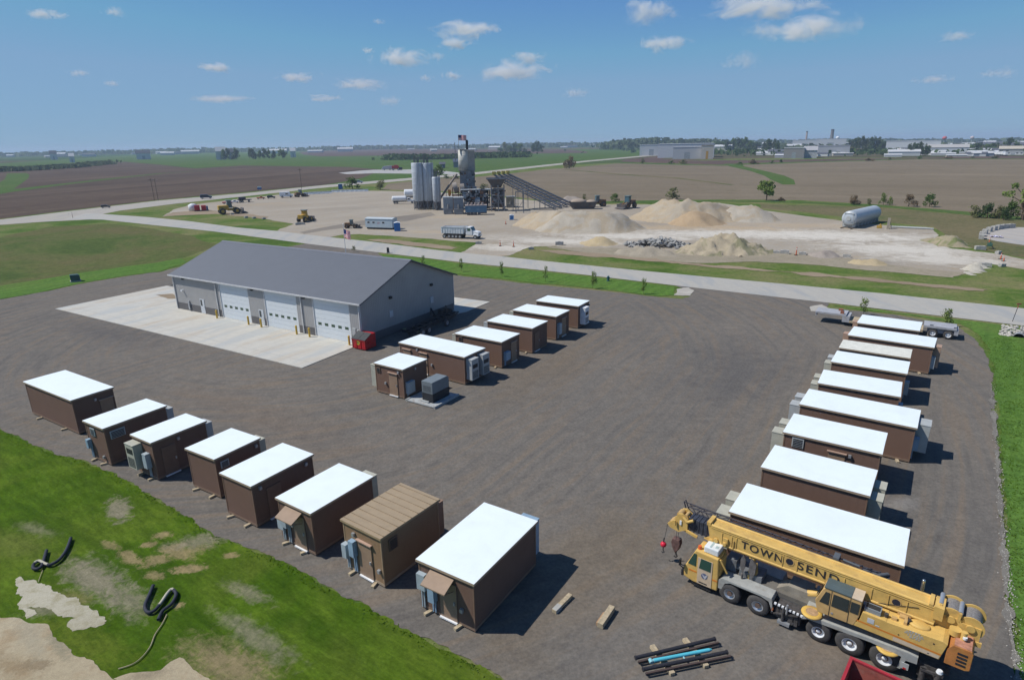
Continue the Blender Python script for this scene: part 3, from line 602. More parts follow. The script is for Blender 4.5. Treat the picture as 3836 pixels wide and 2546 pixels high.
def door(t, fm, u, m=None, cap=True, wd=1.02):
    b = MB(); fbox(b, fm, u, u + wd, .18, 2.30, 0.003, .05); d = b.build('door', m or DOORM, t)
    b = MB(); fbox(b, fm, u + wd - .16, u + wd - .08, 1.15, 1.32, .05, .11); b.build('handle', STEEL, d)
    b = MB(); fbox(b, fm, u - .02, u + wd + .02, .10, .175, 0.003, .14); b.build('threshold', WHITE, t)
    if cap: b = MB(); fbox(b, fm, u - .08, u + wd + .08, 2.34, 2.40, 0.003, .16); b.build('drip_cap', M('pink_trim', (0.42, 0.29, 0.22), 0.5), t)
def louver(t, fm, u, z, wd=.75, h=.55, m=None):
    b = MB(); fbox(b, fm, u, u + wd, z, z + h, 0.003, .05); lv = b.build('louvre', m or GREYBOX, t)
    g = MB()
    for i in range(5): fbox(g, fm, u + .07, u + wd - .07, z + .05 + i * (h - .1) / 5, z + .05 + (i + .62) * (h - .1) / 5, .05, .062)
    g.build('slat_panel', DARK, lv)
def lamp(t, fm, u, z=2.45):
    b = MB(); fbox(b, fm, u, u + .17, z, z + .2, 0.003, .14); b.build('wall_light', STEEL, t)
def meter(t, fm, u, z=1.25, h=.75, wd=.42, dp=.26, m=None, conduit=True):
    b = MB(); fbox(b, fm, u, u + wd, z, z + h, 0.003, dp)
    if conduit: fbox(b, fm, u + .1, u + .17, .2, z, .02, .09); fbox(b, fm, u + .25, u + .31, .2, z, .02, .08)
    b.build('electrical_box', m or GREYBOX, t)
def canopy(t, fm, u, wd=1.5, m=None):
    m = m or M('tan_canopy', (0.285, 0.20, 0.135), 0.6)
    P = lambda u_, z, d: Vector(fm(u_, z, d)); b = MB()
    A = [P(u, 2.55, .003), P(u + wd, 2.55, .003), P(u + wd, 2.2, .78), P(u, 2.2, .78)]
    v = A + [p + Vector((0, 0, .06)) for p in A]
    b.add(v, [(0, 1, 2, 3), (7, 6, 5, 4), (0, 4, 5, 1), (1, 5, 6, 2), (2, 6, 7, 3), (3, 7, 4, 0)])
    for uu in (u + .05, u + wd - .05): b.bar(P(uu, 2.22, .74), P(uu, 1.9, .02), .04)
    b.build('canopy', m, t)
DIMS = {}
def shelter(key, geo, label, group, wall=None, roofm=None, fascia=None, items=()):
    x, y, a, l, w, H = geo; O = .10
    t = thing('equipment_shelter', label, 'equipment shelter', (x, y, 0.036), R(a), group); DIMS[key] = (t, l, w)
    wm = wall or BROWN; li, wi = l - 2 * O, w - 2 * O
    H = H - .036
    b = MB(); b.box(-li / 2 + .0, li / 2, -wi / 2, wi / 2, .10, .26); b.build('floor_slab', M('slab_edge', (0.22, 0.15, 0.105), 0.8) if wall is None else TRIM, t)
    b = MB(); b.box(-li / 2 + .012, li / 2 - .012, -wi / 2 + .012, wi / 2 - .012, .262, H - .16); b.build('wall', wm, t)
    tm = BTRIM if wall is None else M('light_tan_trim', (0.33, 0.23, 0.14), 0.6)
    for sx in (-1, 1):
        for sy in (-1, 1):
            b = MB(); b.box(sx * (li / 2 - .07), sx * (li / 2 + .008), sy * (wi / 2 - .07), sy * (wi / 2 + .008), .264, H - .161); b.build('corner_trim', tm, t)
    b = MB(); b.box(-l / 2, l / 2, -w / 2, w / 2, H - .16, H - .03)
    r = b.build('fascia', fascia or TRIM, t)
    b = MB(); hz = H - .012
    b.add([(-l / 2 + .01, -w / 2 + .01, H - .028), (l / 2 - .01, -w / 2 + .01, H - .028), (l / 2 - .01, w / 2 - .01, H - .028), (-l / 2 + .01, w / 2 - .01, H - .028), (-l / 2 + .02, 0, hz) if w < l else (0, -w / 2 + .02, hz), (l / 2 - .02, 0, hz) if w < l else (0, w / 2 - .02, hz)],
          [(0, 1, 5, 4), (2, 3, 4, 5), (1, 2, 5), (3, 0, 4), (0, 3, 2, 1)] if w < l else [(0, 4, 5, 3), (1, 2, 5, 4), (0, 1, 4), (2, 3, 5), (0, 3, 2, 1)])
    rf_ = b.build('roof', roofm or roof_mat(), t)
    if roofm and wall:
        b = MB()
        for i in range(9): x = -l / 2 + .25 + i * (l - .5) / 8; b.box(x - .014, x + .014, -w / 2 + .02, w / 2 - .02, H - .02, H + .012)
        b.build('roof_seams', M('roof_seam', (0.26, 0.20, 0.13), .5), rf_)
    for it in items:
        fm = face_map(it[1], li, wi); k = it[0]; arg = it[2:]
        if k == 'hvac': hvac(t, fm, *arg)
        elif k == 'door': door(t, fm, *arg)
        elif k == 'louver': louver(t, fm, *arg)
        elif k == 'lamp': lamp(t, fm, *arg)
        elif k == 'meter': meter(t, fm, *arg)
        elif k == 'canopy': canopy(t, fm, *arg)
        elif k == 'tint':
            b = MB(); fbox(b, fm, *arg, 0.0, .004 + .0); b.build('wall_panel', M('reddish_panel', (0.16, 0.09, 0.06), .85), t)
    return t
GA, GB, GC = 'shelters lined up beside the grass bank', 'shelters in the short row behind the dumpster', 'shelters stacked in the long right hand row'
TANROOF = M('tan_ribbed_roof', (0.33, 0.255, 0.165), 0.5, var=.08)
BLUEB = M('blue_grey_box', (0.25, 0.36, 0.46), 0.4)
SH = {
'S1': ((-38.35, 49.87, 58.1, 3.38, 8.49, 3.19), 'long brown shelter with a white roof standing leftmost and broadside to the grass', GA, (('door', 'y-', 2.0), ('lamp', 'y-', 1.6))),
'S2': ((-29.69, 43.65, 58.5, 4.82, 2.90, 3.17), 'narrow brown shelter with two grey louvres at its front corner, second from the left', GA, (('louver', 'x-', .7, 2.1, .62, .6), ('meter', 'x-', .15, 1.0, .7, .3, .3, BLUEB), ('louver', 'y-', .35, 2.05, 1.05, .62), ('hvac', 'x+', .15, LGREY), ('lamp', 'x-', 1.9, .5))),
'S3': ((-25.04, 41.09, 57.7, 4.20, 2.69, 3.09), 'narrow brown shelter with a big beige air conditioner on its front end', GA, (('hvac', 'x-', .05, BEIGE, .75, 2.6, 1.05, .62), ('meter', 'x-', 1.55, .95, 1.1, .45, .35, GREYBOX), ('door', 'y-', .55, M('brown_door', (0.19, 0.12, 0.085), .6), False), ('lamp', 'y-', 1.75), ('hvac', 'x+', .2, LGREY))),
'S4': ((-19.96, 38.49, 58.9, 3.61, 3.22, 3.08), 'squarish brown shelter with a blank front and one small side louvre, fourth from left', GA, (('louver', 'y-', .35, 2.1, .6, .5), ('lamp', 'y-', 3.0), ('hvac', 'x+', .2, BEIGE))),
'S5': ((-15.82, 35.58, 57.2, 4.78, 3.17, 3.05), 'plain brown shelter with a brown side door between the squarish one and the canopied one', GA, (('lamp', 'y-', .45), ('door', 'y-', .95, M('brown_door', (0.19, 0.12, 0.085), .6), False), ('lamp', 'y-', 3.9))),
'S6': ((-11.30, 32.73, 56.0, 4.82, 3.14, 2.97), 'brown shelter with a tan door canopy left of the shelter with the tan ribbed roof', GA, (('door', 'x-', 1.25, None, False), ('canopy', 'x-', .7, 1.45), ('meter', 'x-', .1, 1.05, .85, .5, .3), ('meter', 'x-', .62, 1.3, .5, .3, .32, GREYBOX), ('lamp', 'x-', 1.12, 1.4), ('hvac', 'x+', .2, BEIGE))),
'S7': ((-6.83, 29.86, 54.0, 4.56, 3.15, 3.22), 'tan shelter with a tan ribbed metal roof and a tan front door', GA, (('door', 'x-', 1.15), ('lamp', 'x-', .78, 2.45), ('meter', 'x-', .62, 1.25, .95, .38, .3, BLUEB), ('meter', 'x-', .05, .95, .85, .35, .32, GREYBOX), ('lamp', 'x-', 2.6, .9), ('louver', 'y-', .5, 2.0, .62, .7, M('brown_louvre', (0.15, 0.10, 0.07), .6)), ('hvac', 'x+', .2, M('brown_cabinet', (0.26, 0.17, 0.12), .6)))),
'S8': ((-1.84, 27.31, 57.3, 5.92, 3.55, 2.98), 'largest brown shelter nearest the loose timbers, with a tan canopy over its door', GA, (('door', 'x-', 1.3, None, False), ('canopy', 'x-', .75, 1.45), ('meter', 'x-', .02, 1.35, .9, .5, .26, GREYBOX), ('meter', 'x-', .72, .9, .9, .38, .3, BLUEB), ('lamp', 'x-', 2.55, .95), ('hvac', 'x+', .15, BLUEB))),
'M1': ((-10.53, 55.00, 56.7, 3.45, 3.69, 3.03), 'small square brown shelter beside the grey generator', GB, (('louver', 'x-', .2, 2.1, .5, .5, M('brown_louvre', (0.15, 0.10, 0.07), .6)), ('door', 'x-', 1.75), ('lamp', 'x-', 2.9), ('lamp', 'x-', 1.2, 1.1), ('meter', 'y-', .25, .5, 1.1, .9, .35), ('lamp', 'y-', 1.5), ('hvac', 'y+', 2.2, BEIGE))),
'M2': ((-7.19, 59.72, 54.9, 3.39, 8.77, 3.00), 'long brown shelter with two grey air conditioners on its right end, behind the generator', GB, (('door', 'x-', .5), ('door', 'x-', 2.75), ('lamp', 'x-', 2.4), ('hvac', 'y-', .25, LGREY, .55, 2.6, 1.05, .7), ('hvac', 'y-', 2.0, LGREY, .55, 2.6, 1.05, .7), ('lamp', 'x-', 4.3, 1.2))),
'M3': ((-2.65, 63.49, 56.6, 3.57, 6.15, 3.00), 'brown shelter with a drip capped end door, third in the row behind the dumpster', GB, (('louver', 'x-', .4, 2.15, .5, .5, M('brown_louvre', (0.15, 0.10, 0.07), .6)), ('meter', 'y-', .35, .8, .9, .8, .35, BLUEB), ('door', 'y-', 1.75), ('hvac', 'y+', 2.2, BEIGE))),
'M4': ((0.62, 68.05, 56.8, 3.48, 6.17, 3.05), 'brown shelter with a plain brown end door, fourth in the row behind the dumpster', GB, (('door', 'y-', .5, M('brown_door', (0.19, 0.12, 0.085), .6), False), ('hvac', 'y+', 2.2, LGREY))),
'M5': ((3.58, 72.70, 56.7, 3.43, 6.12, 3.04), 'brown shelter with a grey box and tan end door, second farthest of its row', GB, (('meter', 'y-', .3, .7, 1.3, .6, .35, GREYBOX), ('door', 'y-', 1.4), ('hvac', 'y+', 2.2, BEIGE))),
'M6': ((6.59, 77.27, 58.1, 3.37, 6.11, 3.03), 'brown shelter with a white air conditioner on its end, farthest behind the dumpster', GB, (('hvac', 'y-', .6, WHITE, .5, 2.6, 1.1, .7), ('door', 'y-', 2.1), ('lamp', 'y-', 3.1, 2.3))),
'R1': ((41.41, 65.02, 53.8, 4.04, 5.86, 3.05), 'brown shelter with a white roof just in front of the grey lowboy trailer', GC, (('hvac', 'y+', 1.6, M('tan_cabinet', (0.38, 0.26, 0.19), .6)),)),
'R2': ((38.96, 60.42, 53.1, 3.78, 7.56, 2.92), 'long brown shelter reaching farther right than its neighbours near the lowboy trailer', GC, (('hvac', 'y+', 1.8, M('tan_cabinet', (0.38, 0.26, 0.19), .6)), ('hvac', 'y-', .9, M('tan_cabinet', (0.38, 0.26, 0.19), .6)), ('meter', 'y-', .2, .6, 1.2, .5, .35))),
'R3': ((34.92, 56.32, 55.2, 3.06, 5.94, 3.05), 'narrow brown shelter with a cream tinted roof, third from the road in the right row', GC, ()),
'R4': ((32.41, 52.67, 55.0, 3.68, 5.97, 3.05), 'brown shelter with a blue box below a beige air conditioner on its left end', GC, (('hvac', 'y+', .5, LGREY), ('hvac', 'y+', 2.3, BEIGE), ('meter', 'y-', 1.2, .6, 1.2, .6, .35))),
'R5': ((28.79, 47.71, 57.1, 3.70, 5.94, 3.05), 'brown shelter with two beige cabinets on its left end, behind the long one', GC, (('hvac', 'y+', .4, BEIGE), ('hvac', 'y+', 2.2, BEIGE), ('meter', 'y-', 1.0, .6, 1.3, .7, .35, BLUEB))),
'R6': ((26.29, 43.16, 54.3, 3.72, 7.76, 2.89), 'long brown shelter with a tall grey cabinet on its right end, mid right row', GC, (('hvac', 'y+', .5, LGREY, .4, 2.5, 1.0, .8), ('hvac', 'y+', 2.3, LGREY, .4, 2.5, 1.0, .8), ('hvac', 'y-', 1.2, LGREY, .5, 2.6, 1.3, .85), ('meter', 'y-', .35, .9, .9, .6, .35, BLUEB))),
'R7': ((22.17, 38.65, 55.2, 3.68, 6.03, 3.05), 'brown shelter with a square gridded louvre high on its long wall', GC, (('hvac', 'y+', .4, BEIGE, .5, 2.6, 1.0, .75), ('hvac', 'y+', 2.15, BEIGE, .5, 2.6, 1.0, .85), ('louver', 'x-', .55, 2.05, .75, .7, LGREY), ('door', 'x-', 2.85), ('lamp', 'x-', 4.05, 2.2))),
'R8': ((18.73, 33.79, 54.2, 3.54, 5.99, 3.05), 'brown shelter with two beige cabinets on its right end, next behind the widest roofed one', GC, (('hvac', 'y-', .45, BEIGE, .5, 2.5, 1.0, .7), ('hvac', 'y-', 2.0, BEIGE, .5, 2.5, 1.0, .7))),
'R9': ((16.06, 28.40, 54.5, 3.57, 8.24, 3.05), 'long brown shelter right behind the yellow crane with a broad white roof', GC, (('hvac', 'y+', .5, BEIGE, .4, 2.5, 1.0, .8), ('hvac', 'y+', 2.2, BEIGE, .4, 2.5, 1.0, .8))),
}
CREAMR = M('cream_roof', (0.66, 0.66, 0.58), 0.6)
for k, (geo, lab, grp, items) in SH.items():
    if k == 'S7': shelter(k, geo, lab, grp, TANW, TANROOF, M('tan_fascia', (0.34, 0.25, 0.15), .6), items)
    elif k == 'R3': shelter(k, geo, lab, grp, None, CREAMR, None, items)
    else: shelter(k, geo, lab, grp, None, None, None, items)
# timbers the shelters rest on
short = {'S1': 'long broadside shelter', 'S2': 'shelter with two louvres', 'S3': 'shelter with the beige air conditioner', 'S4': 'squarish blank fronted shelter', 'S5': 'plain fifth shelter', 'S6': 'shelter left of the tan one', 'S7': 'tan shelter', 'S8': 'largest front shelter'}
tb = MB(); tb.box(-.55, .55, -.09, .09, 0, .135); tproto = None
for k, nm in short.items():
    t, l, w = DIMS[k]
    for i, fr in enumerate((.22, .74)):
        off = (l / 2) if k != 'S1' else l / 2
        loc = t.matrix_basis @ Vector((-l / 2 + .25, w / 2 - fr * w, 0.0)) if True else None
        ang = t.rotation_euler.z + R(random.uniform(-25, 25))
        lab = 'timber block under the %s end of the %s' % (('left', 'right')[i], nm)
        if tproto is None:
            tproto = tb.build('timber_block', WOOD); o = tproto
        else:
            o = tproto.copy(); COL.objects.link(o)
        tag(o, lab, 'timber block', 'timber blocks under the shelters'); o.location = (loc.x, loc.y, .037); o.rotation_euler = (0, 0, ang)
for k, nm in (('R2', 'long shelter near the trailer'), ('R6', 'long mid row shelter'), ('M3', 'third shelter behind the dumpster'), ('M4', 'fourth shelter behind the dumpster')):
    t, l, w = DIMS[k]; loc = t.matrix_basis @ Vector((-l / 2 + .2, -w / 2 + .9, 0))
    o = tproto.copy(); COL.objects.link(o); tag(o, 'timber block under the right end of the %s' % nm, 'timber block', 'timber blocks under the shelters'); o.location = (loc.x, loc.y, .037); o.rotation_euler = (0, 0, t.rotation_euler.z + .3)
# generator on its skid beside the small shelter
t0, l0, w0 = DIMS['M1']; gp = t0.matrix_basis @ Vector((-.1, -w0 / 2 - 2.0, 0))
g = thing('generator', 'grey enclosed generator on a skid beside the small square shelter', 'generator', (gp.x, gp.y, .037), t0.rotation_euler.z)
b = MB(); b.box(-1.75, 1.75, -1.65, 1.85, .06, .16); b.box(-1.75, 1.75, -1.70, -1.55, 0, .22); b.box(-1.75, 1.75, 1.6, 1.75, 0, .22); b.build('skid', M('grey_deck', (0.36, 0.38, 0.38), .7, dirt=(0.25, 0.2, 0.15)), g)
b = MB(); b.box(-1.15, 1.2, -1.0, .25, .17, 1.0); b.build('fuel_tank', DARK, g)
b = MB(); b.prism([(-1.15, 1.003), (1.2, 1.003), (1.2, 1.95), (1.0, 2.12), (-1.15, 2.12)], -1.0, .25, 'y'); en = b.build('enclosure', M('generator_grey', (0.17, 0.20, 0.215), .45), g, bevel=.03)
b = MB()
for i in range(6): b.box(-1.156, -1.15, -.85, .1, 1.15 + i * .1, 1.19 + i * .1)
b.build('vent', DARK, en)
b = MB(); b.box(-1.35, -1.2, -.6, .3, .17, .3); b.cyl((1.4, -.3, .17), (1.4, -.3, .5), .16); b.build('battery_box', LGREY, g)
# ------------------------------------------------------------ the workshop
def workshop():
    t = thing('workshop_building', 'long grey metal workshop with three white overhead doors and a slate grey roof', 'workshop', (NL.x, NL.y, 0.10), BYAW)
    Lb, Wb, He, Hr = 36.6, 18.2, 5.1, 8.55
    WG = ribbed('pale_grey_siding', (0.34, 0.335, 0.325), 0.3, 'X', 0.03, 0.5); WGY = ribbed('pale_grey_siding_end', (0.34, 0.335, 0.325), 0.3, 'Y', 0.03, 0.5)
    WDK = ribbed('charcoal_wainscot', (0.12, 0.115, 0.115), 0.3, 'X', 0.03, 0.6)
    TW = M('white_trim', (0.58, 0.58, 0.57), 0.5)
    doors = [(10.5, 16.7), (19.75, 25.95), (28.75, 34.95)]
    spans = [(0, 10.5), (16.7, 19.75), (25.95, 28.75), (34.95, 36.6)]
    b = MB()
    for a, c in spans: b.box(a, c, 0, .18, 1.0, 4.78)
    b.box(0, Lb, 0.002, .18, 4.782, He)
    b.build('front_wall', WG, t)
    for a, c in spans: b = MB(); b.box(a + (.003 if a else 0), c - .003, -.02, .18, 0, 1.0); b.build('wainscot', WDK, t)
    b = MB(); b.box(0, Lb, Wb - .18, Wb, 0, He); b.build('back_wall', WG, t)
    for nm, x0, x1 in (('left_gable_wall', 0, .18), ('right_gable_wall', Lb - .18, Lb)):
        b = MB(); b.prism([(.19, 1.0), (Wb - .19, 1.0), (Wb - .19, He - .003), (Wb / 2, Hr - .1), (.19, He - .003)], x0, x1, 'x'); b.build('gable_wall', WGY, t)
        b = MB(); b.box(x0 - .02 if x0 == 0 else x0, x1 if x0 == 0 else x1 + .02, .19, Wb - .19, 0, .998); b.build('wainscot', WDK, t)
    # roof: two sheets with overhang, fascia, ridge cap
    RM = ribbed('slate_metal_roof', (0.098, 0.110, 0.130), 0.3, 'X', 0.02, 0.6, .04)
    ov, oe = .38, .45; sl = (Hr - He) / (Wb / 2)
    ze = He - sl * ov + .06
    b = MB()
    for s in (0, 1):
        y0, y1 = (-ov, Wb / 2) if s == 0 else (Wb + ov, Wb / 2)
        v = [(-oe, y0, ze), (Lb + oe, y0, ze), (Lb + oe, y1, Hr + .06), (-oe, y1, Hr + .06)]
        v += [(x, y, z - .12) for x, y, z in v]
        f = [(0, 1, 2, 3), (4, 7, 6, 5), (0, 4, 5, 1), (1, 5, 6, 2), (3, 2, 6, 7), (0, 3, 7, 4)]
        b.add(v, f if s == 0 else [q[::-1] for q in f])
    rf = b.build('roof', RM, t)
    b = MB(); b.prism([(Wb / 2 - .3, Hr - .03), (Wb / 2, Hr + .10), (Wb / 2 + .3, Hr - .03)], -oe, Lb + oe, 'x'); b.build('ridge_cap', M('ridge_grey', (0.16, 0.17, 0.195), .45), rf)
    b = MB(); b.box(-oe, Lb + oe, -ov - .10, -ov - .005, ze - .16, ze + .02); b.build('gutter', TW, t)
    b = MB(); b.prism([(-ov, ze - .16), (Wb / 2, Hr - .10), (Wb + ov, ze - .16), (Wb + ov, ze - .02), (Wb / 2, Hr + .03), (-ov, ze - .02)], Lb + oe + .003, Lb + oe + .05, 'x'); b.build('bargeboard', M('dark_bargeboard', (0.10, 0.105, 0.12), .5), t)
    for x in (9.85, 27.0 - .2, 36.5, .1):
        b = MB(); b.box(x - .06, x + .06, -.14, -.022, .1, He - .25); b.bar((x, -.08, He - .25), (x, -ov - .05, ze - .1), .1); b.build('downspout', TW, t)
    b = MB()
    for x in (0, Lb):
        b.box(x - .06, x + .06, -.025, .05, 0, He - .1); b.box(x - .06, x + .03, Wb - .05, Wb + .02, 0, He - .1)
    b.build('corner_trim', TW, t)
    DW = M('overhead_door_white', (0.66, 0.70, 0.715), 0.4, var=.03)
    for a, c in doors:
        b = MB()
        for i in range(8): b.box(a + .12, c - .12, .06, .11, .02 + i * .583, .02 + (i + 1) * .583 - .02)
        b.box(a + .12, c - .12, .09, .12, 0.02, 4.66)
        d = b.build('overhead_door', DW, t)
        b = MB(); b.box(a, a + .12, -.02, .16, 0, 4.78); b.box(c - .12, c, -.02, .16, 0, 4.78); b.box(a + .121, c - .121, -.02, .16, 4.66, 4.78); b.build('door_frame', TW, t)
        for i in range(5):
            u = a + .62 + i * 1.13
            b = MB(); b.box(u, u + .58, .05, .065, 1.50, 1.84); p = b.build('window', glass('dark_green_glass', (0.02, 0.06, 0.03)), d)
    # man doors
    MD = M('man_door_white', (0.55, 0.58, 0.60), .45)
    for u in (5.75, 18.25 + .15):
        b = MB(); b.box(u, u + .95, -.05, -.021, .02, 2.1); d = b.build('door', MD, t)
        b = MB(); b.box(u + .12, u + .5, -.062, -.051, 1.1, 1.95); b.build('window', GLASS, d)
        b = MB(); b.cyl((u + .85, -.05, 1.0), (u + .85, -.11, 1.0), .04, n=8); b.build('handle', STEEL, d)
    b = MB(); b.box(35.3, 35.8, -.2, -.022, .9, 1.9); b.box(36.0, 36.3, -.2, -.022, .8, 1.8); b.build('meter_box', LGREY, t)
    b = MB(); b.box(3.0, 3.3, -.2, -.022, .2, 1.5); b.build('service_cabinet', STEEL, t)
    b = MB(); b.cyl((2.1, 0, 2.9), (2.1, -.35, 2.9), .14, n=10); b.build('exhaust_hood', WHITE, t)
    for u in (2.66, 17.72, 27.42):
        b = MB(); b.box(u - .16, u + .16, -.3, -.003, 4.55, 4.85); b.build('wall_light', DARK, t)
    for v in (5.16, 13.17):
        b = MB(); b.box(Lb + .003, Lb + .28, v - .18, v + .18, 4.45, 4.75); b.build('wall_light', DARK, t)
        b = MB(); b.box(Lb + .003, Lb + .12, v - .3, v + .3, 2.15, 2.95); b.build('wall_vent', M('vent_white', (0.5, 0.52, 0.54), .5), t)
    # low entrance wing on the left gable
    b = MB(); b.box(-2.2, -.025, 2.2, 9.5, 1.0, 3.0); w = b.build('wing_wall', WG, t)
    b = MB(); b.box(-2.22, -.025, 2.18, 9.52, 0, .998); b.build('wainscot', WDK, t)
    b = MB(); b.prism([(-3.1, 2.75), (-.003, 3.7), (-.003, 3.82), (-3.1, 2.87)], 1.2, 10.3, 'y'); b.build('wing_roof', RM, t)
    b = MB(); b.box(-1.75, -.75, 2.12, 2.198, 1.3, 2.5); wd = b.build('window', TW, t)
    b = MB(); b.box(-1.65, -.85, 2.10, 2.118, 1.4, 2.4); b.build('pane', GLASS, wd)
    # bollards stand before the door jambs
    bm_ = MB(); bm_.cyl((0, 0, 0), (0, 0, 1.1), .12, n=14); bm_.ball((0, 0, 1.1), (.12, .12, .07))
    bol = None
    where = ['left of the first overhead door', 'right of the first overhead door', 'left of the middle overhead door', 'right of the middle overhead door', 'left of the overhead door nearest the dumpster', 'right of the overhead door nearest the dumpster']
    for i, u in enumerate((10.25, 16.95, 19.5, 26.2, 28.5, 35.2)):
        p = NL + e1 * u - e2 * .75
        if bol is None: bol = bm_.build('bollard', M('bollard_yellow', (0.58, 0.38, 0.06), .5)); o = bol
        else: o = bol.copy(); COL.objects.link(o)
        tag(o, 'yellow steel bollard %s' % where[i], 'bollard', 'yellow bollards at the workshop doors'); o.location = (p.x, p.y, .10)
workshop()

# flagpoles
def us_flag(parent, z, x0, w, h, wave=.15):
    n = 10
    def sheet(name, u0, u1, v0, v1, m, off):
        V, F = [], []
        for i in range(n + 1):
            u = u0 + (u1 - u0) * i / n
            for v in (v0, v1): V.append((x0 + u * w, wave * math.sin(u * 7) * (.4 + u) + off, z + v * h - .10 * h * u))
        for i in range(n): F.append((2 * i, 2 * i + 2, 2 * i + 3, 2 * i + 1))
        me = bpy.data.meshes.new(name); me.from_pydata(V, [], F); me.materials.append(m); o = bpy.data.objects.new(name, me); COL.objects.link(o); o.parent = parent
        return o
    rd, wh, bl = M('flag_red', (0.50, 0.03, 0.05), .8), M('flag_white', (0.75, 0.74, 0.74), .8), M('flag_blue', (0.02, 0.03, 0.12), .8)
    fl = sheet('flag', 0, 1, 0, 1, wh, 0)
    for i in range(7):
        a = i * 2 / 13.0
        s = sheet('stripe', 0.4 if a > .46 - .0 and a + 1 / 13.0 > .5 else 0, 1, a, a + 1 / 13.0, rd, -.012); s.parent = fl
        if True: s2 = sheet('stripe', 0.4 if a > .46 and a + 1 / 13.0 > .5 else 0, 1, a, a + 1 / 13.0, rd, .012); s2.parent = fl
    c = sheet('canton', 0, .4, 6 / 13.0, 1, bl, -.016); c.parent = fl; c = sheet('canton', 0, .4, 6 / 13.0, 1, bl, .016); c.parent = fl
fpos = NL + e1 * 4 + e2 * 30
ft = thing('flagpole', 'white flagpole flying a striped flag behind the workshop roof', 'flagpole', (fpos.x, fpos.y, 0), R(-50))
ztop = zat(fpos, 522)
b = MB(); b.cyl((0, 0, 0), (0, 0, ztop + .3), .07, .04, n=10); b.ball((0, 0, ztop + .36), .1); b.build('pole', WHITE, ft)
us_flag(ft, ztop - 2.0, .06, 2.2, 1.5)

# red dumpster
dp = at(846, 806); dpc = thing('dumpster', 'red front loading dumpster with black plastic lids at the workshop corner', 'dumpster', (dp.x - .35, dp.y + .6, .04), R(-31))
b = MB(); b.prism([(-.95, .12), (.75, .12), (1.0, 1.9), (.35, 1.9), (-.95, 1.25)], -1.0, 1.0, 'x')
b = MB()
prof = [(-.9, .12), (.85, .12), (.85, 1.75), (.2, 1.75), (-.9, 1.2)]
b.prism(prof, -1.0, 1.0, 'x'); bd = b.build('body', RED, dpc, bevel=.02)
b = MB(); b.box(-1.06, 1.06, -.95, -.87, 1.1, 1.2); b.box(-1.07, -1.0, -.6, .6, .8, .95); b.box(1.0, 1.07, -.6, .6, .8, .95)
for s in (-1.0, -.34, .32, .97): b.box(s, s + .05, -.94, -.9, .15, 1.1)
b.build('rim', RED, dpc)
for s in (-1, 1):
    b = MB(); x0, x1 = (-1.04, -.02) if s < 0 else (.02, 1.04)
    b.add([(x0, -.96, 1.22), (x1, -.96, 1.22), (x1, .22, 1.80), (x0, .22, 1.80), (x0, -.96, 1.27), (x1, -.96, 1.27), (x1, .22, 1.85), (x0, .22, 1.85)], [(0, 3, 2, 1), (4, 5, 6, 7), (0, 1, 5, 4), (1, 2, 6, 5), (2, 3, 7, 6), (3, 0, 4, 7)])
    b.build('lid', M('black_plastic', (0.035, 0.04, 0.045), .5), dpc)
b = MB(); b.lathe([(0, 0), (.2, 0)], 16); b = MB(); b.cyl((-.1, -.905, .85), (-.1, -.915, .85), .26, n=20, smooth=False); b.build('sticker', M('yellow_sticker', (0.6, 0.45, 0.03), .5), dpc)
b = MB(); b.box(-.28, .08, -.925, -.917, .82, .88); b.box(-.2, 0, -.925, -.917, .92, .96); b.box(-.2, 0, -.925, -.917, .74, .78); b.build('sticker_lettering', DARK, dpc)
for s in (-.75, .75):
    b = MB(); b.cyl((s - .05, -.6, .06), (s + .05, -.6, .06), .06, n=10); b.build('caster', BLACK, dpc)

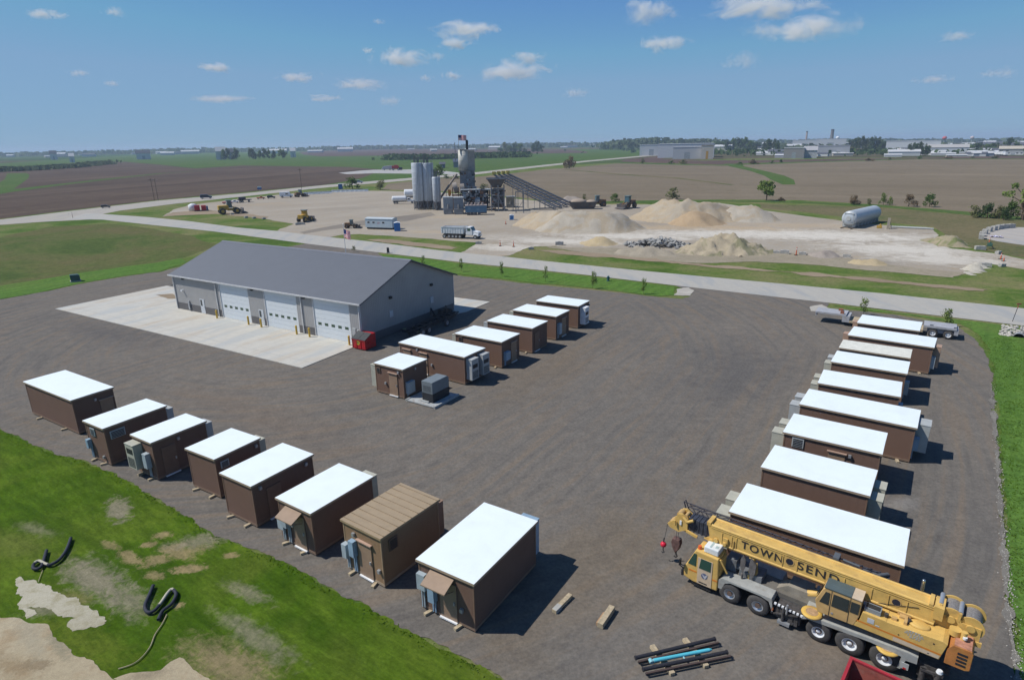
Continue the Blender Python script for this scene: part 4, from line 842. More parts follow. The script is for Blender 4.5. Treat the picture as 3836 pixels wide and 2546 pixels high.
# black trailer chassis and scrap in the workshop's shade
tp = NL + e1 * 39.6 + e2 * 9.2
ch = thing('trailer_chassis', 'black tandem trailer chassis parked in the shade of the workshop gable', 'trailer', (tp.x, tp.y, .04), BYAW + R(90))
b = MB()
for y in (-.55, .55): b.box(-4.2, 4.4, y - .08, y + .08, .75, 1.05)
for i in range(8): b.box(-4.1 + i * 1.15, -3.95 + i * 1.15, -.46, .46, .8, .98)
b.box(-4.3, -4.1, -1.2, 1.2, .6, .9); b.bar((4.4, -.5, .9), (5.8, 0, .9), .16); b.bar((4.4, .5, .9), (5.8, 0, .9), .16); b.bar((4.0, .9, .5), (4.3, .9, 2.0), .14); b.build('frame', DARK, ch)
def wheel(parent, c, r, w, name='wheel', rim=None, ax='y', side=-1, rr=.56):
    b = MB(); d = Vector((0, w / 2, 0)); c = Vector(c)
    k = r * .12
    prof = [(r * rr, -w / 2 + .01), (r - k, -w / 2), (r, -w / 2 + k), (r, w / 2 - k), (r - k, w / 2), (r * rr, w / 2 - .01)]
    n = 24; V = []; F = []
    for q, (rad, yy) in enumerate(prof):
        for i in range(n):
            a = 2 * math.pi * i / n; V.append((c.x + rad * math.cos(a), c.y + yy, c.z + rad * math.sin(a)))
    for q in range(len(prof) - 1):
        for i in range(n): F.append((q * n + i, (q + 1) * n + i, (q + 1) * n + (i + 1) % n, q * n + (i + 1) % n))
    b.add(V, F, True); t = b.build(name, TYRE, parent)
    rm = rim or WHITE
    b = MB(); y0 = c.y + side * (w / 2 - .02); inn = c.y + side * (w / 2 - .14)
    V = []; F = []; pr_ = [(r * rr + .005, y0), (r * rr * .93, y0 + side * .01), (r * rr * .82, inn), (r * rr * .38, inn + side * .01), (r * rr * .33, inn + side * .07), (0.001, inn + side * .07)]
    for q, (rad, yy) in enumerate(pr_):
        for i in range(n):
            a = 2 * math.pi * i / n; V.append((c.x + rad * math.cos(a), yy, c.z + rad * math.sin(a)))
    for q in range(len(pr_) - 1):
        for i in range(n):
            f = (q * n + i, (q + 1) * n + i, (q + 1) * n + (i + 1) % n, q * n + (i + 1) % n); F.append(f if side < 0 else f[::-1])
    b.add(V, F, True); b.build('rim', rm, t)
    return t
DRIM = M('dull_rim', (0.30, 0.32, 0.35), .5)
for x in (-3.0, -1.8, 1.9):
    for s in (-1, 1): wheel(ch, (x, s * .95, .5), .5, .3, rim=DRIM, side=s)
sp = NL + e1 * 38.3 + e2 * 13.5
sc = thing('scrap_machine', 'dark tangle of machine parts against the workshop gable', 'machinery', (sp.x, sp.y, .04), BYAW + R(80))
b = MB(); b.box(-1.5, 1.6, -.5, .5, .4, .9); b.bar((-1.6, 0, .9), (-2.4, -.2, 2.1), .14); b.bar((-2.4, -.2, 2.1), (-2.5, -.2, 1.2), .1); b.build('frame', DARK, sc)
b = MB(); b.box(-.7, .5, -.4, .4, .901, 1.5); b.cyl((.9, -.4, 1.1), (.9, .4, 1.1), .3, n=12); b.build('engine', M('oily_metal', (0.06, 0.055, 0.05), .5), sc)
wp = at(840 + 110, 778); 
pk = thing('wood_beam', 'pale green timber beam lying beside the black trailer chassis', 'beam', (at(955, 766).x, at(955, 766).y, .04), R(-25))
b = MB(); b.box(-1.6, 1.6, -.15, .15, .08, .3); b.build('beam_body', M('green_timber', (0.20, 0.24, 0.13), .8), pk)
b = MB(); b.box(-1.2, -1.0, -.3, .3, 0, .08); b.box(1.0, 1.2, -.3, .3, 0, .08); b.build('bearer', WOOD, pk)

# grey lowboy trailer behind the right row
a0, a1 = Vector((39.9, 74.9)), Vector((50.1, 67.9)); dd = (a1 - a0).normalized(); tyaw = math.atan2(dd.y, dd.x)
lb = thing('lowboy_trailer', 'pale grey gooseneck lowboy trailer parked behind the far end of the right row', 'trailer', (a0.x, a0.y, .04), tyaw)
PG = M('trailer_grey', (0.36, 0.37, 0.39), .55, dirt=(0.25, 0.23, 0.21))
b = MB(); b.box(-1.6, 1.9, -.1, 2.3, 1.25, 1.45); b.box(1.5, 2.3, -.1, 2.3, .5, 1.249); b.box(-1.55, -1.4, 0, 2.2, .9, 1.25); b.build('gooseneck', PG, lb)
b = MB(); b.box(2.301, 10.0, -.1, 2.3, .5, .75); b.build('deck', WOOD, lb)
b = MB(); b.box(10.0, 13.2, -.1, 2.3, 1.12, 1.35); b.box(10.4, 13.1, .3, 1.9, .5, 1.119); b.box(13.0, 13.4, -.05, 2.25, .55, 1.118); b.build('rear_bogie', PG, lb)
for x in (11.0, 12.5):
    for s in (0, 1): wheel(lb, (x, .12 if s == 0 else 2.08, .5), .5, .42, rim=WHITE, side=-1 if s == 0 else 1)
b = MB(); b.box(1.2, 1.6, .1, .4, 1.451, 1.75); b.box(.8, 1.3, 1.6, 2.1, 1.451, 1.65); b.build('toolbox', M('red_brown_box', (0.25, 0.10, 0.06), .6), lb)
b = MB()
for x in (10.6, 12.9): b.box(x, x + .35, .1, .5, 1.351, 1.37)
b.build('deck_plate', DARK, lb)

# loose timbers
def timber(pts, label, h=.24, w=.24, m=None):
    a, c = at(*pts[0]), at(*pts[1]); mid = (a + c) / 2; d = c - a
    t = thing('timber_beam', label, 'timber beam', (mid.x, mid.y, .037), math.atan2(d.y, d.x), 'loose timber beams on the gravel')
    L = math.hypot(d.x, d.y); return t, L
t, L = timber([(1278, 1415), (1316, 1377)], 'grey and brown timber beam lying in the sun beside the big shelter shadow')
b = MB(); b.box(-L / 2, L / 2, -.13, .13, 0, .2); b.build('beam_body', WOOD, t, bevel=.015)
b = MB(); b.box(-L / 2 + .02, -L / 2 + .5, -.132, .132, -.001, .203); b.build('bleached_end', M('grey_wood', (0.38, 0.38, 0.35), .85), t)
t, L = timber([(1384, 1450), (1412, 1408)], 'split brown timber beam, the thicker one nearer the pipes')
b = MB(); b.box(-L / 2, L / 2, -.15, .15, 0, .3); b.build('beam_body', WOOD, t, bevel=.02)
b = MB(); b.box(-L / 2 + .1, L / 2 - .5, .151, .26, 0, .16); b.build('split_plank', M('raw_wood', (0.36, 0.23, 0.13), .9), t)
# steel beams and the blue pipe on their bearers
def zp(p): return ((2300 + p[0] / 3.938) / CK, (2250 + p[1] / 3.938) / CK)
def line(p, q, z): return at(*zp(p), z), at(*zp(q), z)
BM = M('black_steel', (0.028, 0.028, 0.034), .5)
def hbeam(p, q, label):
    a, c = line(p, q, .42); d = c - a; L = math.hypot(d.x, d.y); m_ = (a + c) / 2
    t = thing('steel_beam', label, 'steel beam', (m_.x, m_.y, .2), math.atan2(d.y, d.x), 'black steel beams on timber bearers')
    b = MB(); b.cyl((-L / 2, .0, .12), (L / 2, .0, .12), .085, n=16); b.build('upper_tube', BM, t)
    b = MB(); b.box(-L / 2 + .05, L / 2 + .1, -.22, -.13, 0, .08); b.build('lower_flange', M('brown_steel', (0.07, 0.05, 0.045), .6), t)
    b = MB(); b.cyl((-L / 2 - .02, 0, .12), (-L / 2 + .03, 0, .12), .105, n=16); b.cyl((L / 2 - .03, 0, .12), (L / 2 + .02, 0, .12), .105, n=16); b.build('end_collar', BM, t)
hbeam((320, 810), (1490, 530), 'black steel tube farther from the camera on the timber bearers')
hbeam((430, 980), (1670, 725), 'black steel tube nearer the camera on the timber bearers')
a, c = line((590, 850), (1430, 690), .42); d = c - a; L = math.hypot(d.x, d.y); m_ = (a + c) / 2
t = thing('blue_cylinder', 'bright turquoise hydraulic cylinder lying between the two black steel tubes', 'cylinder', (m_.x, m_.y, .2), math.atan2(d.y, d.x))
TQ = M('turquoise_paint', (0.10, 0.48, 0.58), .4)
b = MB(); b.cyl((-L / 2, 0, .12), (L / 2 - .08, 0, .12), .085, n=16); b.cyl((L / 2 - .08, 0, .12), (L / 2 + .05, 0, .12), .085, .04, n=16); b.build('barrel', TQ, t)
b = MB(); b.cyl((-L / 2 - .14, 0, .12), (-L / 2, 0, .12), .07, n=12); b.cyl((0, -.1, .12), (0, -.2, .1), .04, n=8); b.cyl((-L / 2 - .14, -.1, .12), (-L / 2 - .14, .1, .12), .09, n=12); b.build('clevis', M('pale_turquoise', (0.25, 0.48, 0.52), .4), t)
for p, q, lab in (((560, 660), (870, 1080), 'left'), ((1040, 560), (1370, 970), 'right')):
    a, c = line(p, q, .12); d = c - a; L = math.hypot(d.x, d.y); m_ = (a + c) / 2
    b = MB(); b.box(-L / 2, L / 2, -.12, .12, 0, .16); o = b.build('timber_bearer', WOOD, bevel=.012)
    tag(o, '%s timber bearer under the black steel tubes' % lab, 'timber bearer', 'timber bearers under the tubes'); o.location = (m_.x, m_.y, .037); o.rotation_euler = (0, 0, math.atan2(d.y, d.x))

# red open topped bin at the bottom edge
q0 = at(1963, 1517, 1.35); q1 = at(2075, 1568, 1.35); dd = (q1 - q0).normalized(); yaw = math.atan2(dd.y, dd.x)
bn = thing('scrap_bin', 'open topped red metal bin with a rusty inside at the bottom of the picture', 'bin', (q0.x, q0.y, .04), yaw)
RB = M('bin_red', (0.36, 0.03, 0.045), .5, dirt=(0.25, 0.05, 0.04)); RI = M('bin_rusty_inside', (0.30, 0.09, 0.07), .8, var=.3, scale=1.6, dirt=(0.34, 0.24, 0.19))
b = MB(); Lx, Ly, hz = 3.6, 2.0, 1.30
b.box(0, Lx, -.05, 0, .1, hz); b.box(0, Lx, -Ly, -Ly + .05, .1, hz); b.box(0, .05, -Ly + .05, -.05, .1, hz); b.box(Lx - .05, Lx, -Ly + .05, -.05, .1, hz); b.box(.05, Lx - .05, -Ly + .05, -.05, .1, .16); b.build('body', RB, bn)
b = MB(); b.box(.052, Lx - .052, -.056, -.051, .17, hz - .02); b.box(.051, .056, -Ly + .06, -.06, .17, hz - .02); b.box(.06, Lx - .06, -Ly + .06, -.06, .162, .17); b.build('lining', RI, bn)
b = MB(); b.box(-.04, Lx + .04, -.08, .04, hz + .002, hz + .08); b.box(-.04, Lx + .04, -Ly - .04, -Ly + .08, hz + .002, hz + .08); b.box(-.04, .08, -Ly + .081, -.081, hz + .002, hz + .08); b.box(Lx - .08, Lx + .04, -Ly + .081, -.081, hz + .002, hz + .08); b.build('rim', RB, bn)

# erosion socks and rope in the grass
def sock(pts, r, label, rope=None):
    P_ = [at(*zb(p), r) for p in pts]; o0 = P_[0]
    sm = []
    for i in range(len(P_) - 1):
        p0 = P_[max(0, i - 1)]; p1 = P_[i]; p2 = P_[i + 1]; p3 = P_[min(len(P_) - 1, i + 2)]
        for k in range(4):
            s = k / 4; sm.append(0.5 * ((2 * p1) + (p2 - p0) * s + (2 * p0 - 5 * p1 + 4 * p2 - p3) * s * s + (3 * p1 - p0 - 3 * p2 + p3) * s ** 3))
    sm.append(P_[-1])
    return sm
HOSE = M('black_sock', (0.028, 0.032, 0.045), .7)
s1 = sock([(600, 375), (565, 470), (505, 555), (430, 600), (385, 595), (330, 570), (285, 600), (288, 635), (335, 630), (362, 595), (378, 540), (395, 480)], .14, '')
s2 = sock([(1295, 775), (1260, 860), (1225, 945), (1245, 1000), (1300, 990), (1360, 925), (1415, 845), (1455, 810), (1488, 850), (1450, 930), (1375, 990), (1338, 1065)], .14, '')
SOCKSLV = M('pale_sleeve', (0.42, 0.40, 0.31), .8)
for sm, lab, sl in ((s1, 'black drainage sock curled into a loop in the upper left grass', (14, 24)), (s2, 'black drainage sock folded into a zigzag in the lower grass', (19, 30))):
    t = thing('drainage_sock', lab, 'drainage sock', (sm[0].x, sm[0].y, .05), 0, 'black drainage socks in the grass'); o0 = Vector((sm[0].x, sm[0].y, 0))
    b = MB(); b.tube([p - o0 for p in sm], .088, 10); b.build('tube', HOSE, t)
    b = MB(); b.tube([p - o0 + Vector((0, 0, .02)) for p in sm[sl[0]:sl[1]]], .082, 10); b.build('worn_section', SOCKSLV, t)
for pts, lab, w in (([(1410, 1020), (1370, 1100), (1310, 1190), (1270, 1290), (1200, 1380), (1120, 1440), (1000, 1480)], 'pale rope trailing down from the zigzag sock', .028), ([(362, 645), (345, 690), (325, 745)], 'thin pale rope below the looped sock', .018)):
    sm = sock(pts, .06, ''); b = MB(); o0 = Vector((sm[0].x, sm[0].y, 0)); b.tube([p - o0 for p in sm], w, 6)
    o = b.build('rope', M('straw_rope', (0.34, 0.29, 0.18), .9)); tag(o, lab, 'rope', 'ropes in the grass'); o.location = (sm[0].x, sm[0].y, .05)

# culvert in its rock headwall at the right edge, and the marker post
hp = at(2345, 778)
hw = thing('culvert', 'pale rock headwall with a round culvert mouth at the right edge', 'culvert', (hp.x, hp.y, 0), math.atan2(hp.y, hp.x) - math.pi / 2)
b = MB(); rr = random.Random(3)
for i in range(260):
    x = rr.uniform(-1.6, 3.2); z = rr.uniform(0, 1.0); 
    if (x - .2) ** 2 + (z + .1) ** 2 < .62 ** 2: continue
    b.ball((x, z * 1.4 + rr.uniform(-.1, .1), z), (rr.uniform(.12, .22), rr.uniform(.12, .2), rr.uniform(.08, .16)), 6, 4)
b.build('rock_facing', STONE, hw)
b = MB(); b.cyl((.2, -.25, .0), (.2, 1.6, .0), .55, n=20, caps=False); b.build('pipe', STEEL, hw)
b = MB(); b.cyl((.2, 1.0, .0), (.2, 1.05, .0), .54, n=20, smooth=False); b.build('pipe_interior', DARK, hw)
mp_ = at(2335 + 0, 742); mz = zat(mp_, 702)
mk = thing('marker_post', 'slender red topped marker post beside the road at the right edge', 'marker post', (mp_.x, mp_.y, 0))
b = MB(); b.cyl((0, 0, 0), (.25, 0, mz * .8), .035, n=8); b.build('post', DARK, mk); b = MB(); b.cyl((.25, 0, mz * .8), (.3, 0, mz), .04, n=8); b.box(.05, .6, -.02, .02, mz, mz + .14); b.build('red_top', M('marker_red', (0.5, 0.10, 0.08), .6), mk)
# ------------------------------------------------------------ the truck crane (x runs back along the truck, y away from the viewer)
CY = R(-39.08)
CRN = thing('truck_crane', 'yellow five axle truck crane with its boom lowered over the cab and TOWN SEND lettering', 'crane', (10.75, 25.77, .04), CY)
def C(name, b, m, parent=None, **k): return b.build(name, m, parent or CRN, **k)
ALU = M('polished_rim', (0.50, 0.52, 0.55), .35, metal=.6)
for i, x in enumerate((-.03, 1.36, 4.12, 5.42, 6.80)):
    w = .34 if i < 2 else .58
    rw = .60 if i > 2 else .54
    for yy_, sd_ in (((.17 if i < 2 else .29), -1), ((2.33 if i < 2 else 2.21), 1)):
        tw_ = wheel(CRN, (x, yy_, rw - .03), rw, w, rim=ALU if i < 2 else WHITE, side=sd_, rr=.52)
        hb2 = MB(); hb2.cyl((x, yy_ + sd_ * (w / 2 - .12), rw - .03), (x, yy_ + sd_ * (w / 2 - (.02 if i < 2 else .08)), rw - .03), .13 if i < 2 else .15, n=14, smooth=False); hb2.build('hub', M('rusty_hub', (0.14, 0.10, 0.08), .7), tw_)
b = MB(); b.box(-2.1, 7.9, .75, 1.75, .55, 1.0); 
for x in (-.03, 1.36, 4.12, 5.42, 6.8): b.cyl((x, .4, .52), (x, 2.1, .52), .12, n=10)
C('chassis_frame', b, M('dirty_frame', (0.10, 0.10, 0.10), .8, dirt=(0.16, 0.12, 0.09)))
# front deck and fenders
b = MB(); b.prism([(-.62, .62), (-.45, .62), (-.30, 1.02), (-.05, 1.16), (1.45, 1.16), (1.85, 1.05), (2.05, .55), (2.08, .62), (1.98, 1.16), (1.95, 1.26), (-.45, 1.26), (-.62, 1.1)], .0, .75, 'y'); C('front_fender', b, CGREY)
b = MB(); b.prism([(-.62, .62), (-.45, .62), (-.30, 1.02), (-.05, 1.16), (1.45, 1.16), (1.85, 1.05), (2.05, .55), (2.08, .62), (1.98, 1.16), (1.95, 1.26), (-.45, 1.26), (-.62, 1.1)], 1.75, 2.5, 'y'); C('front_fender', b, CGREY)
b = MB(); b.box(-.6, 3.4, .751, 1.749, 1.001, 1.22); C('centre_deck', b, M('oily_deck', (0.15, 0.14, 0.12), .7, dirt=(0.07, 0.06, 0.055)))
b = MB(); b.box(.1, 1.2, .82, 1.7, 1.221, 1.55); b.cyl((-.3, 1.2, 1.5), (.15, 1.2, 1.5), .22, n=12); b.box(-.62, -.1, .9, 1.6, 1.221, 1.9); C('engine', b, M('engine_metal', (0.16, 0.17, 0.18), .5, dirt=(0.06, 0.055, 0.05)))
b = MB(); b.box(2.3, 3.35, 1.76, 2.45, 1.0, 1.25); b.prism([(1.9, 1.22), (3.9, 1.22), (3.7, 1.6), (2.4, 1.6)], 1.0, 1.6, 'y'); C('turntable_deck', b, M('stained_tan', (0.26, 0.235, 0.19), .8, var=.3, scale=2))
# lower cab
b = MB(); b.prism([(-2.45, .50), (-2.48, 1.05), (-2.32, 1.32), (-1.92, 2.28), (-.72, 2.24), (-.66, 1.2), (-.66, .38), (-1.95, .36)], -.02, 1.05, 'y'); cab = C('driver_cab', b, YEL, bevel=.05)
b = MB(); b.prism([(-1.72, .42), (-1.74, 1.95), (-.98, 1.95), (-.96, .42)], -.045, -.021, 'y'); dr = C('door', b, M('sun_bleached_door', (0.55, 0.43, 0.30), .5), cab)
b = MB(); b.prism([(-1.66, 1.35), (-1.58, 1.95), (-1.05, 1.95), (-1.05, 1.35)], -.06, -.047, 'y'); C('window', b, glass('green_glass', (0.02, 0.07, 0.05)), cab)
b = MB(); b.prism([(-2.26, 1.38), (-1.98, 2.08), (-1.84, 2.08), (-1.84, 1.36)], -.045, -.022, 'y'); C('window', b, glass('green_glass'), cab)
b = MB(); b.add([(-2.36, .08, 1.40), (-2.36, .95, 1.40), (-2.02, .95, 2.18), (-2.02, .08, 2.18)], [(0, 3, 2, 1)]); b.v = [(x - .055, y, z + .02) for x, y, z in b.v]; C('windscreen', b, GLASS, cab)
b = MB(); b.cyl((-1.35, -.048, .98), (-1.35, -.056, .98), .17, n=18, smooth=False); C('door_emblem', b, M('emblem_blue', (0.12, 0.14, 0.22), .6), cab)
b = MB(); b.prism([(-1.52, 1.12), (-1.30, .80), (-1.16, 1.14), (-1.33, .98)], -.062, -.057, 'y'); C('door_emblem', b, M('emblem_grey', (0.45, 0.45, 0.47), .6), cab)
b = MB(); b.box(-2.2, -1.78, -.032, -.021, .98, 1.06); b.box(-.93, -.68, -.032, -.021, .92, 1.0); C('orange_stripe', b, M('stripe_orange', (0.62, 0.20, 0.03), .5), cab)
b = MB(); b.box(-1.62, -1.18, -.055, -.046, .50, .56); C('step_lettering', b, DARK, cab)
b = MB(); b.box(-1.55, -.80, .12, .88, 2.27, 2.62); ac = C('roof_air_conditioner', b, M('ac_white', (0.68, 0.72, 0.72), .5), cab, bevel=.05)
b = MB(); b.box(-1.3, -1.2, .2, .8, 2.622, 2.63); b.box(-1.05, -.9, .3, .5, 2.622, 2.63); C('vent', b, M('pale_teal', (0.35, 0.45, 0.45), .5), ac)
b = MB(); b.cyl((-1.80, .25, 2.26), (-1.80, .25, 2.45), .11, .09, n=12); C('beacon', b, M('beacon_orange', (0.65, 0.14, 0.04), .4), cab)
b = MB(); b.tube([Vector(p) for p in ((-2.45, -.05, .95), (-2.62, -.18, 1.15), (-2.62, -.2, 1.45))], .025, 6); b.box(-2.66, -2.58, -.28, -.12, 1.2, 1.55); b.box(-2.6, -2.48, .0, 2.45, .45, .8); C('bumper_mirror', b, BLACK, cab)
b = MB(); b.box(-2.0, -1.0, .05, .4, .12, .34); C('cab_step', b, BLACK, cab)
b = MB(); b.box(-.70, -.62, .12, .9, 1.25, 2.1); b.bar((-.66, .1, 2.2), (-.3, .2, 1.5), .08); C('exhaust_guard', b, YEL, cab)
b = MB(); b.box(1.99, 2.06, .02, .70, .45, 1.0); C('mudflap', b, BLACK); b = MB(); b.box(2.0, 2.08, .0, .1, .62, .78); C('marker_light', b, M('amber', (0.65, 0.18, 0.05), .4))
# outrigger bay between the decks
b = MB()
for i in range(8): b.box(2.1 + i * .17, 2.2 + i * .17, -.02, .08, 1.05 - i * .015, 1.13 - i * .015)
C('striped_bar', b, WHITE)
b = MB()
for i in range(7): b.box(2.2 + i * .17, 2.27 + i * .17, -.02, .08, 1.045 - i * .015, 1.125 - i * .015)
C('striped_bar', b, DARK)
b = MB(); b.box(2.2, 3.3, .15, .75, .3, .95); b.cyl((2.55, .0, .1), (2.55, .0, 1.05), .07, n=10); b.cyl((2.9, .05, .35), (2.9, .7, .35), .14, n=10); b.bar((2.1, .05, .5), (3.2, .0, .9), .07)
for i in range(5): rr = random.Random(i); b.box(2.15 + i * .22, 2.32 + i * .22, rr.uniform(.05, .14), .3, rr.uniform(.2, .5), rr.uniform(.6, .9))
C('outrigger_box', b, M('greasy_steel', (0.075, 0.07, 0.068), .6, var=.4, scale=6, dirt=(0.03, 0.03, 0.03)))
b = MB(); b.box(2.35, 2.9, -.10, .1, .15, .3); b.cyl((2.7, -.02, .8), (2.7, -.02, 1.3), .05, n=8); C('outrigger_jack', b, STEEL)
# rear deck
b = MB(); b.prism([(3.35, .86), (3.45, 1.18), (7.55, 1.40), (7.95, 1.36), (7.95, 1.02), (7.55, .98), (7.42, .45), (7.30, .45), (7.38, 1.08), (6.2, 1.16), (3.6, .98)], .0, .62, 'y'); C('rear_fender', b, CGREY)
b = MB(); b.prism([(3.35, .86), (3.45, 1.18), (7.55, 1.40), (7.95, 1.36), (7.95, 1.02), (3.6, .98)], 1.88, 2.5, 'y'); C('rear_fender', b, CGREY)
b = MB(); b.box(3.4, 7.94, .622, 1.878, 1.01, 1.24); C('rear_deck', b, CGREY)
b = MB(); b.box(7.42, 7.7, -.03, .0, .55, .85); C('tail_light', b, LGREY); b = MB(); b.box(7.5, 7.62, -.04, -.031, .55, .63); C('tail_light', b, RED)
for x in (3.72, 6.85):
    b = MB(); b.lathe([(0.0, 0), (.44, 0), (.46, .03), (.44, .08), (.30, .09), (.0, .09)], 28, (x, .18))
    b.v = [(p[0], p[1], p[2] + (1.24 if x < 5 else 1.02)) for p in b.v]; pd_ = C('outrigger_pad', b, M('pad_yellow', (0.62, 0.40, 0.09), .5, dirt=(0.40, 0.24, 0.13))); b = MB(); b.cyl((x, .18, (1.24 if x < 5 else 1.02) + .091), (x, .18, (1.24 if x < 5 else 1.02) + .10), .27, n=20, smooth=False); C('worn_centre', b, M('worn_brown', (0.40, 0.26, 0.14), .7, var=.3, scale=6), pd_)
b = MB(); b.box(8.0, 8.9, .3, 1.2, .3, .95); b.cyl((8.2, .1, .2), (8.2, .1, .95), .12, n=10); b.cyl((8.75, .1, .2), (8.75, .1, 1.0), .14, n=12); b.box(7.95, 9.1, .8, 1.7, .5, .9); b.bar((8.1, .0, .9), (8.9, .05, .9), .1); C('rear_outrigger', b, M('greasy_steel'))
b = MB(); b.cyl((8.75, .1, 1.001), (8.75, .1, 1.12), .13, .1, n=12); b.ball((8.75, -.05, .6), .09); C('jack_cap', b, WHITE)
# superstructure
b = MB(); b.cyl((5.0, 1.25, 1.24), (5.0, 1.25, 1.55), .85, n=28); C('slewing_ring', b, M('greasy_steel'))
b = MB(); b.prism([(3.95, 1.62), (3.80, 2.20), (4.05, 2.92), (4.18, 3.03), (5.62, 3.01), (5.60, 2.2), (5.45, 1.66)], -.03, .72, 'y'); uc = C('operator_cab', b, YEL2, bevel=.03)
b = MB(); b.box(4.10, 5.20, -.06, .74, 3.035, 3.08); C('roof_panel', b, M('dark_teal_roof', (0.085, 0.115, 0.12), .5), uc)
b = MB(); b.box(5.21, 5.62, -.06, .74, 3.03, 3.07); C('roof_panel', b, M('bleached_panel', (0.55, 0.45, 0.33), .6), uc)
b = MB(); b.prism([(3.98, 2.22), (4.18, 2.84), (4.36, 2.84), (4.36, 2.20)], -.05, -.031, 'y'); C('window', b, glass('smoked_glass', (0.025, 0.035, 0.035)), uc)
b = MB(); b.prism([(4.47, 2.22), (4.50, 2.86), (5.14, 2.86), (5.14, 2.22)], -.05, -.031, 'y'); C('window', b, glass('smoked_glass'), uc)
b = MB(); b.prism([(5.22, 2.30), (5.22, 2.84), (5.56, 2.84), (5.54, 2.30)], -.05, -.031, 'y'); C('window', b, glass('smoked_glass'), uc)
b = MB(); b.prism([(4.0, 3.02), (4.18, 3.14), (3.98, 2.5)], .05, .66, 'y'); b = MB(); b.add([(3.80, .05, 2.28), (3.80, .65, 2.28), (4.03, .65, 2.90), (4.03, .05, 2.90)], [(0, 3, 2, 1)]); b.v = [(x - .035, y, z + .01) for x, y, z in b.v]; C('windscreen', b, glass('smoked_glass'), uc)
b = MB(); b.box(5.17, 5.19, -.045, -.03, 1.68, 2.97); b.box(4.41, 4.43, -.045, -.03, 1.68, 2.97); C('door_seam', b, DARK, uc)
b = MB(); b.cyl((4.55, -.031, 1.85), (4.55, -.05, 1.85), .05, n=10); C('handle', b, STEEL, uc)
# engine housing
b = MB(); b.prism([(5.35, 1.68), (5.62, 2.02), (5.70, 2.52), (6.6, 2.52), (6.62, 2.50), (8.62, 2.62), (8.80, 2.55), (8.62, 1.70)], -.02, .95, 'y'); hs = C('engine_housing', b, YEL, bevel=.02)
for (x_, y_, z_, a_, b_, c_) in ((6.75, .25, 2.515, .2, .15, .12), (7.0, .55, 2.525, .3, .2, .1), (7.2, .2, 2.53, .12, .3, .14), (6.9, .75, 2.52, .5, .12, .18)): b = MB(); b.box(x_, x_ + a_, y_, y_ + b_, z_, z_ + c_); C('deck_fitting', b, YEL2, hs)
b = MB(); b.add([(5.50, -.026, 1.98), (8.66, -.026, 1.93), (8.665, -.026, 2.00), (5.51, -.026, 2.05)], [(0, 1, 2, 3)]); C('orange_stripe', b, M('stripe_orange'), hs)
b = MB(); b.add([(6.95, -.027, 1.73), (8.6, -.027, 1.73), (8.63, -.027, 1.90), (6.95, -.027, 1.93)], [(0, 1, 2, 3)]); C('bleached_panel', b, M('bleached_panel'), hs)
b = MB(); b.box(5.92, 6.18, -.032, -.021, 2.12, 2.36); b.box(6.25, 6.4, -.032, -.021, 2.1, 2.15); C('notice_plate', b, M('notice_grey', (0.5, 0.52, 0.54), .5), hs)
rr = random.Random(5); b = MB()
for r_, (n_, x0) in enumerate(((4, 7.45), (6, 7.35), (7, 7.3), (5, 7.42), (4, 7.5))):
    for i in range(n_):
        x = x0 + i * .105; z = 2.50 - r_ * .075; b.box(x, x + rr.uniform(.05, .09), -.030, -.021, z, z + .045)
C('faded_lettering', b, M('faded_grey', (0.36, 0.37, 0.36), .6), hs)
b = MB(); b.cyl((7.12, -.021, 2.12), (7.12, -.03, 2.12), .03, n=8); b.cyl((8.35, -.021, 2.35), (8.35, -.03, 2.35), .035, n=8); b.box(8.2, 8.27, -.03, -.021, 1.78, 1.82); C('latch', b, DARK, hs)
for (x, y, sx) in ((7.75, .5, .40),):
    b = MB(); b.lathe([(0.001, .09), (.24, .09), (.28, .05), (.28, 0), ], 24); b.v = [(x + p[0] * sx / .28, y + p[1], 2.56 + (x - 7) * .02 + p[2]) for p in b.v]; C('tank_lid', b, YEL, hs)
b = MB(); b.box(5.72, 6.35, .12, .55, 2.521, 2.72); C('exhaust_grille', b, M('grille_grey', (0.22, 0.25, 0.27), .4), hs)
b = MB(); b.box(5.76, 6.31, .18, .48, 2.722, 2.73); C('exhaust_grille_opening', b, DARK, hs)
b = MB(); b.cyl((6.55, .3, 2.5), (6.55, .3, 2.68), .09, n=10); C('filler_cap', b, M('oily_metal'), hs); b = MB(); b.cyl((7.38, .42, 2.55), (7.38, .42, 2.75), .07, n=8); b.box(7.2, 7.36, .3, .5, 2.55, 2.66); C('filler_cap', b, M('oily_metal'), hs)
# boom support side plates
b = MB(); b.prism([(5.9, 1.8), (5.9, 2.62), (7.4, 3.05), (8.3, 3.05), (8.8, 2.9), (9.0, 2.2), (8.9, 1.8)], .97, 1.06, 'y'); C('side_plate', b, YEL)
b = MB(); b.prism([(5.9, 1.8), (5.9, 2.62), (7.4, 3.05), (8.3, 3.05), (8.8, 2.9), (9.0, 2.2), (8.9, 1.8)], 1.95, 2.04, 'y'); C('side_plate', b, YEL)
b = MB(); b.box(5.9, 8.8, 1.061, 1.949, 1.6, 2.0); C('turret_floor', b, YEL2)
for i, (x0, x1, z) in enumerate(((7.45, 7.9, 2.9), (7.5, 8.1, 2.6))):
    b = MB(); b.tube([Vector((x0, .95, z)), Vector((x0 + .1, .9, z - .35)), Vector((x0 + .35, .9, z - .5)), Vector((x1, .93, z - .1)), Vector((x1 - .15, .95, z + .1))], .02, 6); C('hydraulic_hose', b, DARK)
b = MB(); b.box(7.65, 7.85, .90, .965, 2.7, 2.95); b.cyl((7.7, .9, 2.45), (8.0, .9, 2.5), .06, n=8); C('valve_block', b, M('oily_metal'))
